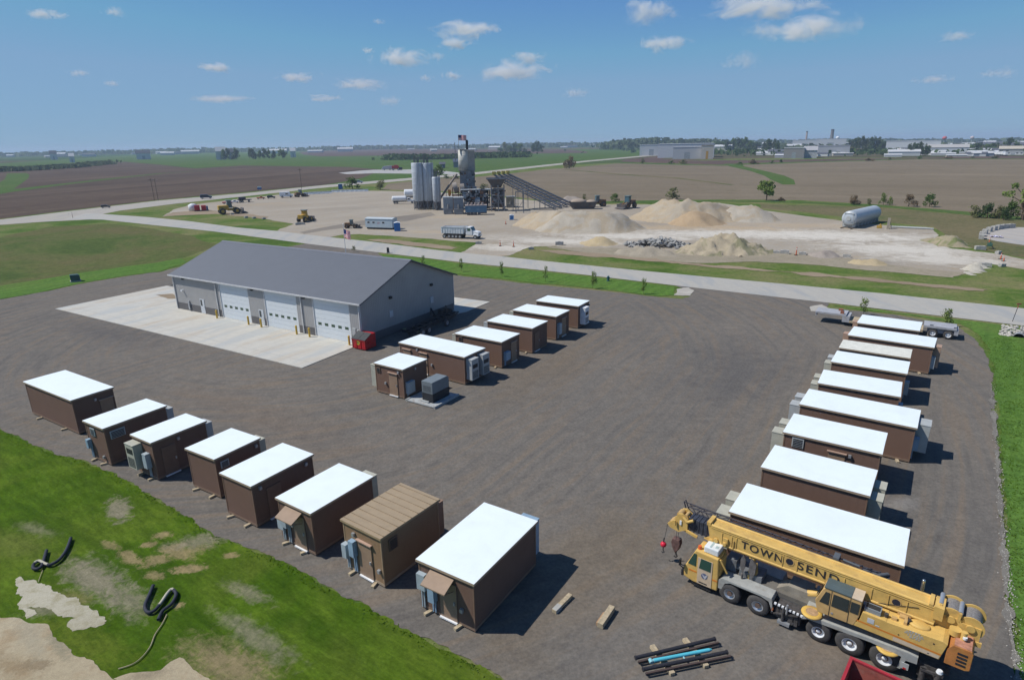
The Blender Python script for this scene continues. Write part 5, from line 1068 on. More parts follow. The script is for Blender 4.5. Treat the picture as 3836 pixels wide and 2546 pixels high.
# counterweight
b = MB(); b.prism([(8.80, 1.62), (8.80, 2.35), (8.98, 2.62), (9.60, 2.62), (9.66, 2.5), (9.66, 1.70), (9.5, 1.62)], .02, 2.4, 'y'); cw = C('counterweight', b, RUST, bevel=.02)
b = MB(); b.box(9.661, 9.67, .25, .6, 2.1, 2.4); b.box(9.661, 9.67, .25, .6, 1.75, 2.0); C('slot', b, DARK, cw)
b = MB()
for z in (1.78, 1.95, 2.12, 2.29):
    b.box(9.16, 9.5, .005, .019, z, z + .09)
C('slot', b, DARK, cw)
b = MB(); b.box(9.0, 9.58, .06, 1.0, 2.622, 2.64); C('weathered_top', b, M('rust_top', (0.42, 0.20, 0.13), .8, var=.3, scale=5), cw)
# winches
for x, z in ((8.72, 3.12), (9.42, 3.02)):
    b = MB(); b.cyl((x, 1.05, z), (x, 1.95, z), .36, n=22); wn = C('winch_drum', b, M('cable_grey', (0.20, 0.19, 0.18), .6, var=.4, scale=20))
    b = MB(); b.cyl((x, 1.0, z), (x, 1.05, z), .47, n=26, smooth=False); b.cyl((x, 1.951, z), (x, 2.0, z), .47, n=26, smooth=False); b.box(x - .35, x + .35, .96, 1.0, z - .75, z + .1); b.box(x - .35, x + .35, 2.0, 2.04, z - .75, z + .1)
    b.cyl((x, .88, z), (x, .96, z), .16, n=14); C('flange', b, YEL, wn)
    b = MB(); b.cyl((x - .42, 1.1, z + .42), (x - .42, 1.9, z + .42), .09, n=10); C('cable_roller', b, STEEL, wn)
    b = MB(); b.bar((x - .45, 1.0, z + .1), (x - .42, 1.0, z + .5), .1); b.box(x - .5, x + .45, .9, 1.0, z - .7, z - .5); C('bracket', b, YEL, wn)
b = MB(); b.cyl((9.25, .6, 2.45), (9.25, .6, 3.0), .11, n=12); b.cyl((8.95, .75, 2.64), (8.95, .75, 2.9), .22, n=14); C('slew_motor', b, YEL)
b = MB(); b.cyl((9.3, .5, 2.75), (9.3, .5, 2.85), .08, n=10); C('white_knob', b, WHITE)
# boom
y0, y1, zb0, zb1 = .80, 1.52, 2.54, 3.48
b = MB(); b.prism([(-1.55, zb0 + .25), (-1.85, zb0 + .02), (-1.35, zb0 - .04), (8.2, zb0 + .10), (8.3, zb1), (-1.45, zb1), (-1.72, zb1 + .04)], y0, y1, 'y'); bo = C('boom_base_section', b, YEL)
b = MB()
for yy in (y0 - .012, y1 + .012 - .09): pass
b.cyl((-1.5, y0 + .03, zb1 + .0), (8.25, y0 + .03, zb1 + .0), .075, n=12); b.cyl((-1.5, y0 + .02, zb1 - .10), (8.2, y0 + .02, zb1 - .10), .05, n=10); b.cyl((-1.3, y0 + .02, zb0 + .05), (8.2, y0 + .02, zb0 + .13), .07, n=10); b.cyl((-1.5, y1 - .03, zb1), (8.25, y1 - .03, zb1), .075, n=12)
C('boom_flange', b, YEL, bo)
for x in (-.95, -.45, .0 - .22, 2.02, 2.68, 3.4 + 1.3, 5.8, 6.45, 7.15): b = MB(); b.box(x, x + .045, y0 - .025, y0 - .001, zb0 + .12, zb1 - .2); C('boom_rib', b, YEL, bo)
for x in (-.95, -.22, 2.02, 2.68, 4.7, 5.8, 6.45, 7.15): b = MB(); b.box(x + .046, x + .065, y0 - .012, y0 - .001, zb0 + .12, zb1 - .2); C('panel_seam', b, M('seam_dark', (0.16, 0.10, 0.03), .8), bo)
for x, r_, zc_ in ((2.36, .17, 3.08), (6.78, .16, 3.05)):
    b = MB(); b.cyl((x, y0 - .001, zc_), (x, y0 - .012, zc_), r_, n=24, smooth=False); C('port', b, M('port_dark', (0.02, 0.025, 0.04), .5), bo)
    b = MB(); V = []; F = []; n = 24
    for i in range(n):
        a = 2 * math.pi * i / n
        for rad in (r_, r_ * 1.18): V.append((x + rad * math.cos(a), y0 - .02, zc_ + rad * math.sin(a)))
    for i in range(n): j = (i + 1) % n; F.append((2 * i, 2 * j, 2 * j + 1, 2 * i + 1))
    b.add(V, F); C('port_ring', b, YEL2, bo)
def word(s, x, z, size, width, m):
    cu = bpy.data.curves.new('lettering', 'FONT'); cu.body = s; cu.size = size; cu.space_character = 1.2; cu.extrude = .003; cu.offset = .006
    o = bpy.data.objects.new('lettering_outline', cu); COL.objects.link(o); bpy.context.view_layer.update()
    me = bpy.data.meshes.new_from_object(o.evaluated_get(bpy.context.evaluated_depsgraph_get())); bpy.data.objects.remove(o); bpy.data.curves.remove(cu)
    xs = [v.co.x for v in me.vertices]; k = width / (max(xs) - min(xs)); x_0 = min(xs)
    for v in me.vertices: v.co = Vector(((v.co.x - x_0) * k, 0 - v.co.z, v.co.y))
    me.materials.clear(); me.materials.append(m); me.update()
    o = bpy.data.objects.new('lettering', me); COL.objects.link(o); o.parent = bo; o.location = (x, y0 - .018, z); return o
LET = M('lettering_black', (0.03, 0.028, 0.03), .6)
word('TOWN', .06, 2.86, .58, 1.98, LET); word('SEND', 2.72, 2.88, .58, 1.80, LET)
b = MB(); b.box(-.85, -.6, y0 - .09, y0 - .026, 2.72, 3.08); b.cyl((-.72, y0 - .2, 2.78), (-.72, y0 - .026, 2.78), .09, n=10); b.box(-.35, -.3, y0 - .06, y0 - .026, 2.6, 3.1); b.cyl((-1.2, y0 - .1, 2.75), (-1.2, y0 - .001, 2.75), .12, n=10); b.cyl((-1.45, y0 - .1, 2.58), (-1.45, y0 + .01, 2.58), .15, n=12); C('boom_bracket', b, YEL, bo)
b = MB(); b.box(-1.75, -1.55, y0 - .02, y1 + .02, zb1 - .05, zb1 + .14); C('front_collar', b, YEL, bo)
b = MB(); b.box(8.1, 8.45, y0 - .06, y1 + .06, zb1 - .5, zb1 + .1); b.box(7.9, 8.05, y0 - .04, y1 + .04, zb1, zb1 + .12); C('rear_collar', b, YEL, bo)
b = MB(); b.bar((6.0, y0 - .02, 2.65), (7.6, y0 - .02, 3.2), .02); C('hydraulic_hose', b, DARK, bo)
b = MB(); b.box(-2.75, -1.56, y0 + .08, y1 - .08, zb0 + .12, zb1 - .10); 
for i in range(5): b.box(-2.7 + i * .22, -2.62 + i * .22, y0 + .05, y1 - .05, zb0 + .09, zb1 - .07)
C('inner_section', b, M('grease_blue_black', (0.045, 0.05, 0.065), .45, var=.5, scale=6), bo)
b = MB(); b.prism([(-2.95, 2.55), (-3.25, 2.35), (-3.75, 2.45), (-3.9, 2.62), (-3.55, 2.95), (-3.35, 3.42), (-3.1, 3.5), (-2.78, 3.3), (-2.78, 2.62)], y0 + .02, y0 + .12, 'y')
b.prism([(-2.95, 2.55), (-3.25, 2.35), (-3.75, 2.45), (-3.9, 2.62), (-3.55, 2.95), (-3.35, 3.42), (-3.1, 3.5), (-2.78, 3.3), (-2.78, 2.62)], y1 - .12, y1 - .02, 'y')
b.box(-3.4, -2.79, y0 + .121, y1 - .121, 2.45, 2.6); b.bar((-2.8, y0, 2.62), (-2.2, y0 - .02, 2.5), .12); hd = C('boom_head', b, YEL, bo)
b = MB(); b.cyl((-3.3, y0 + .15, 3.3), (-3.3, y1 - .15, 3.3), .16, n=16); b.cyl((-3.7, y0 + .15, 2.6), (-3.7, y1 - .15, 2.6), .18, n=16); b.cyl((-2.95, y0 + .15, 3.35), (-2.95, y1 - .15, 3.35), .1, n=12); C('sheave', b, YEL2, hd)
b = MB(); b.cyl((-3.0, y0 - .05, 3.38), (-2.75, y0 - .1, 3.22), .09, n=10); b.cyl((-2.75, y0 - .1, 3.22), (-2.45, y0 - .05, 3.4), .08, n=10); b.cyl((-3.45, y0 - .08, 3.05), (-3.42, y0 - .08, 2.75), .05, n=8); C('sheave_guard', b, YEL, hd)
b = MB(); b.box(-3.2, -3.1, y0 - .03, y0 + .01, 2.85, 3.1); C('head_plate', b, WHITE, hd)
# lift cylinder, boom rest
b = MB(); b.cyl((3.3, 1.16, 1.5), (5.6, 1.16, 2.5), .17, n=16); C('lift_cylinder', b, YEL)
b = MB(); b.cyl((2.0, 1.16, 2.42), (4.6, 1.16, 2.35), .10, n=12); C('boom_underbeam', b, M('brown_grease', (0.20, 0.11, 0.06), .7))
b = MB(); b.bar((.55, .85, 1.2), (.65, .95, 2.45), .1); b.bar((.55, 1.55, 1.2), (.65, 1.4, 2.45), .1); b.box(.5, .75, .8, 1.6, 2.42, 2.5); C('boom_rest', b, YEL)
b = MB(); b.prism([(.28, 2.62), (.16, 2.3), (.17, 1.9), (.30, 1.55), (.40, 1.9), (.40, 2.35)], .62, .72, 'y'); b.prism([(.62, 2.5), (.55, 2.1), (.58, 1.7), (.75, 1.3), (.88, 1.7), (.9, 2.2)], .74, .84, 'y'); b.cyl((.3, .6, 1.55), (.34, .6, 1.2), .06, n=8); C('spare_hook_block', b, M('block_grey', (0.13, 0.12, 0.115), .6, var=.4, scale=4))
b = MB(); b.prism([(.62, 2.1), (.60, 1.5), (.80, 1.2), (.98, 1.7), (.92, 2.3)], .845, .9, 'y'); C('spare_hook_cheek', b, M('dirty_yellow', (0.30, 0.20, 0.07), .7))
# hook block and headache ball hanging from the boom head
b = MB()
for yy in (1.0, 1.25): b.cyl((-3.42, yy, 1.6), (-3.4, yy, 2.5), .012, n=6, caps=False)
hr = C('hoist_rope', b, DARK, hd)
b = MB()
b.prism([(-3.62, 1.72), (-3.68, 1.45), (-3.60, 1.15), (-3.42, .85), (-3.24, 1.1), (-3.16, 1.45), (-3.22, 1.72)], .95, 1.30, 'y'); hb = C('hook_block', b, M('rusty_block', (0.13, 0.075, 0.065), .7, var=.4, scale=5), hd, bevel=.04)
b = MB(); b.cyl((-3.42, 1.12, .86), (-3.42, 1.12, .70), .05, n=8); b.tube([Vector(p) for p in ((-3.42, 1.12, .72), (-3.34, 1.12, .6), (-3.42, 1.12, .5), (-3.52, 1.12, .56))], .04, 8); C('hook', b, M('oily_metal'), hb)
b = MB(); b.cyl((-4.12, 1.0, 1.1), (-3.95, 1.0, 2.5), .012, n=6, caps=False); b.cyl((-4.12, 1.0, 1.2), (-4.1, 1.0, 1.5), .035, n=8); C('whip_rope', b, DARK, hd)
b = MB(); b.ball((-4.12, 1.0, 1.08), .165, 20, 12); bl = C('headache_ball', b, M('ball_red', (0.60, 0.02, 0.05), .4), hd)
b = MB(); b.cyl((-4.12, 1.0, .92), (-4.12, 1.0, .72), .03, n=8); b.tube([Vector(p) for p in ((-4.12, 1.0, .72), (-4.04, 1.0, .62), (-4.12, 1.0, .54), (-4.2, 1.0, .6))], .025, 8); C('hook', b, DARK, bl)
# stowed lattice jib on the far side
b = MB(); JX0, JX1 = -3.2, 6.3
for z in (2.9, 3.35):
    for y in (1.75, 2.05): b.cyl((JX0, y, z + .12), (JX1, y, z + .12 - .1), .035, n=6)
n = 26
for i in range(n):
    xa = JX0 + (JX1 - JX0) * i / n; xb = JX0 + (JX1 - JX0) * (i + 1) / n; za, zc = (3.0, 3.45) if i % 2 else (3.45, 3.0)
    for y in (1.75, 2.05): b.cyl((xa, y, za), (xb, y, zc), .018, n=5)
    b.cyl((xa, 1.75, 3.45), (xb, 2.05, 3.45), .018, n=5)
b.bar((JX0, 1.75, 3.0), (JX0 - .25, 1.8, 3.65), .05); b.bar((JX0, 2.05, 3.0), (JX0 - .25, 2.0, 3.65), .05); b.bar((JX0 - .25, 1.8, 3.65), (JX0 + .9, 1.9, 3.5), .03)
jb = C('lattice_jib', b, M('jib_black', (0.05, 0.048, 0.06), .5))
b = MB(); b.box(4.0, 4.25, 1.6, 2.1, 3.42, 3.62); b.cyl((4.4, 1.85, 3.5), (5.1, 1.85, 3.45), .06, n=8); b.box(5.2, 6.3, 1.65, 2.1, 3.1, 3.3); b.cyl((5.9, 1.7, 3.45), (6.2, 2.1, 3.4), .09, n=10); C('jib_fitting', b, M('dull_fitting', (0.10, 0.11, 0.12), .6), jb)
b = MB(); b.ball((6.55, 2.05, 3.0), (.16, .16, .14)); b.cyl((6.55, 2.05, 2.0), (6.55, 2.05, 2.9), .04, n=8); C('chrome_mirror', b, M('chrome', (0.6, 0.62, 0.64), .15, metal=.9))
b = MB(); b.cyl((7.55, 1.9, 3.35), (7.55, 1.9, 3.85), .07, n=10); b.ball((7.55, 1.9, 3.85), .07); C('exhaust_stack', b, M('chrome'))
# ------------------------------------------------------------ the batching plant and its yard
def z2(x, y=0): return ((1200 + x / 2.363) / CK, (450 + y / 2.363) / CK)
def z3(x, y=0): return ((2000 + x / 2.363) / CK, (450 + y / 2.363) / CK)
def z4(x, y=0): return ((2836 + x / 2.363) / CK, (450 + y / 2.363) / CK)
def z1(x, y=0): return ((x / 1.8177) / CK, (450 + y / 1.8177) / CK)
def zl(x, y=0): return ((680 + x / 3.376) / CK, (680 + y / 3.376) / CK)
def st(zf, x0, x1, yb, yt):
    a, c = zf(x0, yb), zf(x1, yt); return site(a[0], c[0], a[1], c[1])
SILO = ribbed('silo_grey_blue', (0.44, 0.48, 0.52), 2.0, 'Z', 0.04, 0.5, .12); 
PLT = M('plant_steel', (0.26, 0.265, 0.27), .6, var=.35, scale=.6, dirt=(0.13, 0.10, 0.08))
PLD = M('plant_dark_steel', (0.09, 0.09, 0.095), .6, var=.35, scale=.6, dirt=(0.15, 0.09, 0.06))
PGR = M('plant_pale_grey', (0.32, 0.35, 0.37), .6, var=.2, scale=.5, dirt=(0.22, 0.2, 0.17))
OXI = M('rust_brown_steel', (0.22, 0.12, 0.07), .8, var=.3, scale=.8)
def cement_silo(x0, x1, yb, yt, ycone, label, back=0.0):
    c, w, h, yaw = st(z2, x0, x1, yb, yt); r = w / 2; hc = zat(c, z2(0, ycone)[1])
    d = Vector((math.cos(yaw + math.pi / 2), math.sin(yaw + math.pi / 2), 0)) * back
    t = thing('cement_silo', label, 'silo', (c.x + d.x, c.y + d.y, .03), yaw, 'cement silos of the batching plant')
    b = MB(); b.lathe([(0.01, h), (r * .96, h - .05), (r, h - .3), (r, hc), (r * .25, hc - r * 1.1), (.01, hc - r * 1.1)][::-1], 32); b.build('tank', SILO, t)
    b = MB()
    for i in range(6):
        a = math.pi / 3 * i + .3; p = (r * .93 * math.cos(a), r * .93 * math.sin(a)); b.box(p[0] - .12, p[0] + .12, p[1] - .12, p[1] + .12, 0, hc + .3)
        a2 = a + math.pi / 3; q = (r * .93 * math.cos(a2), r * .93 * math.sin(a2)); b.bar((p[0], p[1], .3), (q[0], q[1], hc - .2), .1)
    b.build('support_frame', PLT, t)
    b = MB(); b.cyl((0, 0, 0.4), (0, 0, hc - .2), r * .80, n=16); b.build('lower_skirt', PLD, t)
    b = MB()
    for i in range(14):
        a = 2 * math.pi * i / 14; a2 = 2 * math.pi * (i + 1) / 14; p = Vector((r * .95 * math.cos(a), r * .95 * math.sin(a), h)); q = Vector((r * .95 * math.cos(a2), r * .95 * math.sin(a2), h)); b.bar(p, p + Vector((0, 0, 1.0)), .05); b.bar(p + Vector((0, 0, 1)), q + Vector((0, 0, 1)), .05)
    b.build('guard_rail', PLT, t)
    b = MB(); b.cyl((r * .1, 0, h), (r * .1, 0, h + 2.0), .45, n=12); b.box(-r * .6, -r * .25, -.4, .4, h, h + 2.4); b.bar((-r * .4, 0, h + 2.4), (r * .1, 0, h + 2.8), .3); b.build('dust_filter', M('olive_grey', (0.17, 0.18, 0.15), .7), t)
    b = MB(); b.cyl((r * .7, -r * .75, .5), (r * .7, -r * .75, h + .6), .08, n=8); b.bar((-r * .1, -r - .1, 1), (-r * .1, -r - .1, h), .06); b.bar((r * .15, -r - .1, 1), (r * .15, -r - .1, h), .06); b.build('fill_pipe', PLT, t)
    return t, r, h
cement_silo(828, 936, 790, 378, 700, 'left tall grey cement silo beside the white tank truck')
cement_silo(910, 1018, 790, 380, 700, 'right tall grey cement silo, nearer the mixing tower', 1.0)
cement_silo(1002, 1074, 800, 505, 715, 'shorter grey cement silo tucked behind the two tall ones', 1.8)

# mixing tower
c, w, h, yaw = st(z2, 1232, 1322, 780, 262)
tw = thing('mixing_tower', 'tall off white mixing tower on a grey steel base with a chimney and a flag', 'tower', (c.x, c.y + 3, .03), yaw)
sc_ = pr(c)[2] * CK / CF
hm = zat(c, z2(0, 452)[1]); hb_ = zat(c, z2(0, 640)[1]); r = w / 2
OFFW = ribbed('off_white_tower', (0.52, 0.51, 0.45), 1.6, 'Z', 0.04, 0.6, .1)
b = MB(); b.lathe([(.01, h), (r, h - .05), (r, hm), (.01, hm)][::-1], 28); b.build('storage_tank', OFFW, tw)
b = MB(); b.box(r * .75, r * 2.2, -.9, 1.9, hm, h - .3); b.build('cladding', M('tower_brown_grey', (0.37, 0.35, 0.31), .8, var=.2, scale=.5), tw)
b = MB(); b.box(-r * .8, r * 2.1, -1.4, 1.8, hb_ - .5, hm - .01); b.build('scale_room', PLT, tw)
rr = random.Random(2)
for i in range(70):
    x = rr.uniform(-r * .9, r * 2.1); z = rr.uniform(hb_ - 3.5, hm - .8); s = rr.uniform(.25, .9); b = MB(); b.box(x, x + s, -1.4 - rr.uniform(.05, .6), -1.401, z, z + rr.uniform(.2, 1.0)); b.build('machine_part', rr.choice([PLD, PLT, PLT, PGR, OXI]), tw)
b = MB()
for x in (-r * .8, r * .6, r * 2.0):
    for y in (-1.3, 1.7): b.box(x - .15, x + .15, y - .15, y + .15, 0, hb_ - .5)
    b.bar((x, -1.3, 1), (x, 1.7, hb_ - 1), .15)
for z in (3.2, 6): b.box(-r * .8, r * 2, -1.45, 1.8, z, z + .2)
b.build('support_frame', PLT, tw)
b = MB()
for z in (hm + .2, h + .0, hb_ - .3):
    for i in range(12):
        x = -r * 1.2 + i * (r * 3.5) / 11; b.bar((x, -1.9, z), (x, -1.9, z + 1.0), .05)
    b.bar((-r * 1.2, -1.9, z + 1), (r * 2.3, -1.9, z + 1), .06); b.box(-r * 1.2, r * 2.3, -2.0, -1.4, z - .08, z)
b.build('catwalk', PLT, tw)
xs_ = (1312 - 1277) / 2.363 * sc_ / CK if False else (z2(1313)[0] - z2(1277)[0]) * sc_
hs_ = zat(c, z2(0, 185)[1])
b = MB(); b.box(xs_ - .45, xs_ + .45, -.4, .5, h - .3, hs_); b.cyl((xs_, 0, hs_), (xs_, 0, hs_ + .3), .4, n=12); b.build('chimney', M('soot_black', (0.045, 0.045, 0.045), .8), tw)
xp = (z2(1208)[0] - z2(1277)[0]) * sc_
b = MB(); b.box(xp - .12, xp + .12, -.1, .1, h - 4, hs_ - .4); b.bar((xp, 0, h - 3.5), (-r, 0, h - 1), .15); b.build('mast', PLT, tw)
hf = zat(c, z2(0, 118)[1])
b = MB(); b.cyl((xs_ - 3.0, 0, h - .1), (xs_ - 3.0, 0, hf - .4), .06, n=8); b.build('flagstaff', PLT, tw)
us_flag(tw, hf - 2.3, xs_ - 3.0, 2.9, 1.8, .3)

# elevator from the silos up to the tower
def far_dir(zf, x0, y0, x1, y1, zlow=0.3):
    p = at(*zf(x0, y0)); return p
p0 = at(*z2(1018, 790)); p1g = Vector((c.x, c.y + 2, 0)); hz_ = zat(p1g, z2(0, 478)[1])
ua = thing('screw_conveyor', 'long slanting screw conveyor pipe from the silo feet up to the mixing tower', 'conveyor', (p0.x, p0.y, .03), 0)
q = Vector((p1g.x - p0.x - 2.5, p1g.y - p0.y, hz_)); b = MB(); b.cyl((0, 0, 1.2), q, .38, n=12); b.build('tube', M('conveyor_tan', (0.26, 0.22, 0.18), .7), ua)
b = MB(); b.box(-.9, 1.0, -.9, .9, 0, 2.0); b.cyl((0, 0, 2.0), (.3, 0, 3.2), .5, .2, n=10); b.build('boot', M('greenish_grey', (0.25, 0.29, 0.26), .7), ua)
b = MB(); b.bar((q.x * .5, q.y * .5, 0), (q.x * .5, q.y * .5, q.z * .5), .2); b.build('strut', PLT, ua)

def machine_box(name, label, cat, zf, x0, x1, yb, yt, m, depth=3.0, detail=(), group=None):
    c, w, h, yaw = st(zf, x0, x1, yb, yt); t = thing(name, label, cat, (c.x, c.y, .035), yaw, group)
    b = MB(); b.box(-w / 2, w / 2, 0.02, depth, .15, h); b.build('cabinet', m, t, bevel=.04)
    b = MB()
    for i in range(3): b.box(-w / 2 + .15 + i * w / 3, -w / 2 + w / 3 - .05 + i * w / 3, -.02, .019, .4, h * .92)
    b.build('panel_door', M('panel_grey', (0.27, 0.30, 0.32), .6) if m is PGR else m, t)
    b = MB(); b.box(-w / 2 - .1, w / 2 + .1, -.1, depth + .1, h + .002, h + .12); b.build('roof', PGR, t)
    b = MB(); b.box(-w / 2 + .2, w / 2 - .2, -.6, .0, .1, h * .35); b.cyl((0, -.35, h * .35), (0, -.35, h * .6), .3, n=10); b.build('pump', PLT, t)
    return t, w, h
machine_box('control_cabinet', 'pale grey control cabinet left of the ribbed one before the mixing tower', 'control cabinet', z2, 1092, 1178, 832, 688, PGR, 4)
machine_box('control_cabinet', 'blue grey ribbed cabinet directly left of the blue generator container', 'control cabinet', z2, 1184, 1270, 834, 690, M('ribbed_blue_grey', (0.20, 0.225, 0.25), .5, var=.2, scale=.8), 4)
c, w, h, yaw = st(z2, 1285, 1475, 842, 758)
t = thing('blue_container', 'blue generator container standing before the mixing plant', 'container', (c.x, c.y, .035), yaw)
BLU = ribbed('container_blue', (0.075, 0.17, 0.27), .5, 'X', .05, .5)
b = MB(); b.box(-w / 2, w / 2, 0, 3, .9, h); b.build('body', BLU, t)
b = MB(); b.box(-w / 2 - .1, w / 2 + .1, -.1, 3.1, h + .003, h + .12)
for i in range(5): b.cyl((-w / 2 + 1 + i * w / 6, 1, h + .1), (-w / 2 + 1 + i * w / 6, 1, h + .9), .35, n=10)
b.build('roof_units', M('pinkish_grey', (0.34, 0.29, 0.27), .7), t)
b = MB()
for i in range(4): b.box(-w / 2 + .5 + i * w / 6, -w / 2 + 1.5 + i * w / 6, 0, 2.9, 0, .899)
b.box(w / 2 - 2, w / 2, 0, 2.9, .5, .899); b.build('running_gear', PLD, t)
b = MB(); b.box(-w / 2 + .8, -w / 2 + 1.8, -.03, -.001, h - 1.3, h - .5); b.box(w / 2 - 3.4, w / 2 - 2.4, -.03, -.001, 1.5, 2.2); b.build('hatch', M('hatch_blue', (0.13, 0.24, 0.33), .5), t)

# mixer platform between tower and hopper
c, w, h, yaw = st(z2, 1255, 1500, 812, 628)
t = thing('mixer_platform', 'cluttered steel platform with drums and pipes between the tower and the hopper', 'machinery', (c.x, c.y + 4, .03), yaw)
b = MB()
for i in range(8):
    x = -w / 2 + i * w / 7
    for y in (0, 4): b.box(x - .12, x + .12, y - .12, y + .12, 0, h)
    if i < 7: b.bar((x, 0, .5), (x + w / 7, 0, h * .6), .12)
for z in (h * .35, h * .7): b.box(-w / 2, w / 2, -.1, 4.1, z, z + .2)
b.build('support_frame', PLD, t)
b = MB(); b.box(-w / 2 - .6, w / 2 + .8, -.6, 4.2, h, h + .2)
for i in range(20): x = -w / 2 + i * w / 19; b.bar((x, -.5, h + .2), (x, -.5, h + 1.2), .06)
b.bar((-w / 2, -.5, h + 1.2), (w / 2, -.5, h + 1.2), .1); b.build('catwalk', PGR, t)
b = MB(); b.box(-w / 2 + .4, w / 2 - .4, 3.6, 3.9, .2, h - .2); b.build('back_panel', PLD, t)
rr = random.Random(8)
for i in range(90):
    x = rr.uniform(-w / 2, w / 2 - 1); z = rr.uniform(.3, h * .95); s = rr.uniform(.3, 1.3); b = MB()
    if i % 4 == 0: b.cyl((x, rr.uniform(-1.2, 1), z), (x + s * 1.5, rr.uniform(-1.2, 1), z + rr.uniform(-.5, 1)), rr.uniform(.12, .4), n=8)
    else: b.box(x, x + s, rr.uniform(-1.2, -.2), rr.uniform(0, 2), z, z + rr.uniform(.2, 1.3))
    b.build('machine_part', rr.choice([PLT, PLT, PLD, PGR, OXI]), t)
b = MB(); b.cyl((-w * .05, .5, h * .45), (w * .14, .5, h * .45), 1.7, n=18); b.build('mixer_drum', PGR, t)
c, w, h, yaw = st(z2, 1150, 1300, 800, 560)
t = thing('mixer_drums', 'pair of round grey drums high up at the left foot of the mixing tower', 'machinery', (c.x, c.y + 3, .03), yaw)
hz = zat(c, z2(0, 610)[1])
b = MB(); b.cyl((-w * .3, 0, hz), (-w * .05, 0, hz + .4), 1.9, n=20); b.cyl((w * .12, 0, hz - .2), (w * .36, 0, hz), 1.7, n=20); b.build('drum', M('drum_grey_brown', (0.24, 0.215, 0.19), .7, var=.3, scale=.5), t)
b = MB()
for x in (-w * .35, 0, w * .38):
    for y in (-1.5, 1.5): b.box(x - .15, x + .15, y - .15, y + .15, 0, hz + .3)
b.box(-w * .4, w * .4, -1.7, 1.7, hz - 2.5, hz - 2.2); b.build('support_frame', OXI, t)
b = MB(); b.box(-w * .62, -w * .45, -1, 1, hz - 2.2, hz - .4); b.cyl((-w * .54, -.5, .2), (-w * .54, -.5, hz - 2.2), .3, n=8); b.build('orange_guard', M('orange_paint', (0.50, 0.22, 0.04), .6), t)

# aggregate hopper
c, w, h, yaw = st(z2, 1478, 1642, 808, 518)
t = thing('aggregate_hopper', 'dark steel hopper on a tall frame under the top end of the conveyors', 'hopper', (c.x, c.y + 2, .03), yaw)
hf1 = zat(c, z2(0, 600)[1]); b = MB()
b.add([(-w / 2, -2.4, h), (w / 2, -2.4, h), (w / 2, 2.4, h), (-w / 2, 2.4, h), (-w * .2, -1, hf1), (w * .26, -1, hf1), (w * .26, 1, hf1), (-w * .2, 1, hf1)], [(0, 4, 5, 1), (1, 5, 6, 2), (2, 6, 7, 3), (3, 7, 4, 0), (0, 1, 2, 3), (4, 7, 6, 5)]); b.build('bin', PLD, t)
b = MB(); b.box(-w / 2 - .15, w / 2 + .15, -2.55, -2.41, h - .25, h + .15); b.box(-w / 2 - .15, w / 2 + .15, 2.41, 2.55, h - .25, h + .15); b.build('rim', PLT, t)
b = MB()
for x in (-w * .27, w * .1, w * .42):
    for y in (-1.6, 1.6): b.box(x - .18, x + .18, y - .18, y + .18, 0, hf1 + .8)
for z in (2.6, 5.2, hf1 - .6): b.box(-w * .3, w * .45, -1.75, 1.75, z, z + .22)
b.bar((-w * .27, -1.7, .3), (w * .1, -1.7, 5.2), .2); b.bar((w * .42, -1.7, .3), (w * .1, -1.7, 5.2), .2); b.bar((-w * .27, -1.7, 5.2), (w * .1, -1.7, 2.6), .2); b.build('support_frame', PLT, t)
rr = random.Random(11); b = MB(); b.box(-w * .25, w * .4, -.4, 1.2, 1.2, hf1 - .3); b.build('weigh_hopper', M('mid_steel', (0.14, 0.14, 0.14), .7, var=.3, scale=.7), t)
for i in range(50):
    x = rr.uniform(-w * .3, w * .35); z = rr.uniform(.4, hf1 - .5); b = MB(); b.box(x, x + rr.uniform(.3, 1.3), -1.7, -.5, z, z + rr.uniform(.2, .9)); b.build('machine_part', rr.choice([MATS['mid_steel'], PLT, PLD, OXI]), t)
machine_box('admixture_tank', 'tan boxy tank hanging to the right of the hopper frame', 'tank', z2, 1645, 1722, 775, 680, M('tank_tan', (0.36, 0.34, 0.27), .7), 2.5)
c, w, h, yaw = st(z2, 1732, 1800, 822, 632)
t = thing('steel_gantry', 'thin steel gantry legs right of the hopper', 'gantry', (c.x, c.y, .03), yaw); b = MB()
for x in (-w / 2, w / 2):
    b.box(x - .15, x + .15, -.15, .15, 0, h); b.box(x - .12, x + .12, 2, 2.3, 0, h)
b.box(-w / 2, w / 2, -.1, .1, h - .3, h); b.bar((-w / 2, 0, .3), (w / 2, 0, h * .6), .12); b.build('frame', PLT, t)
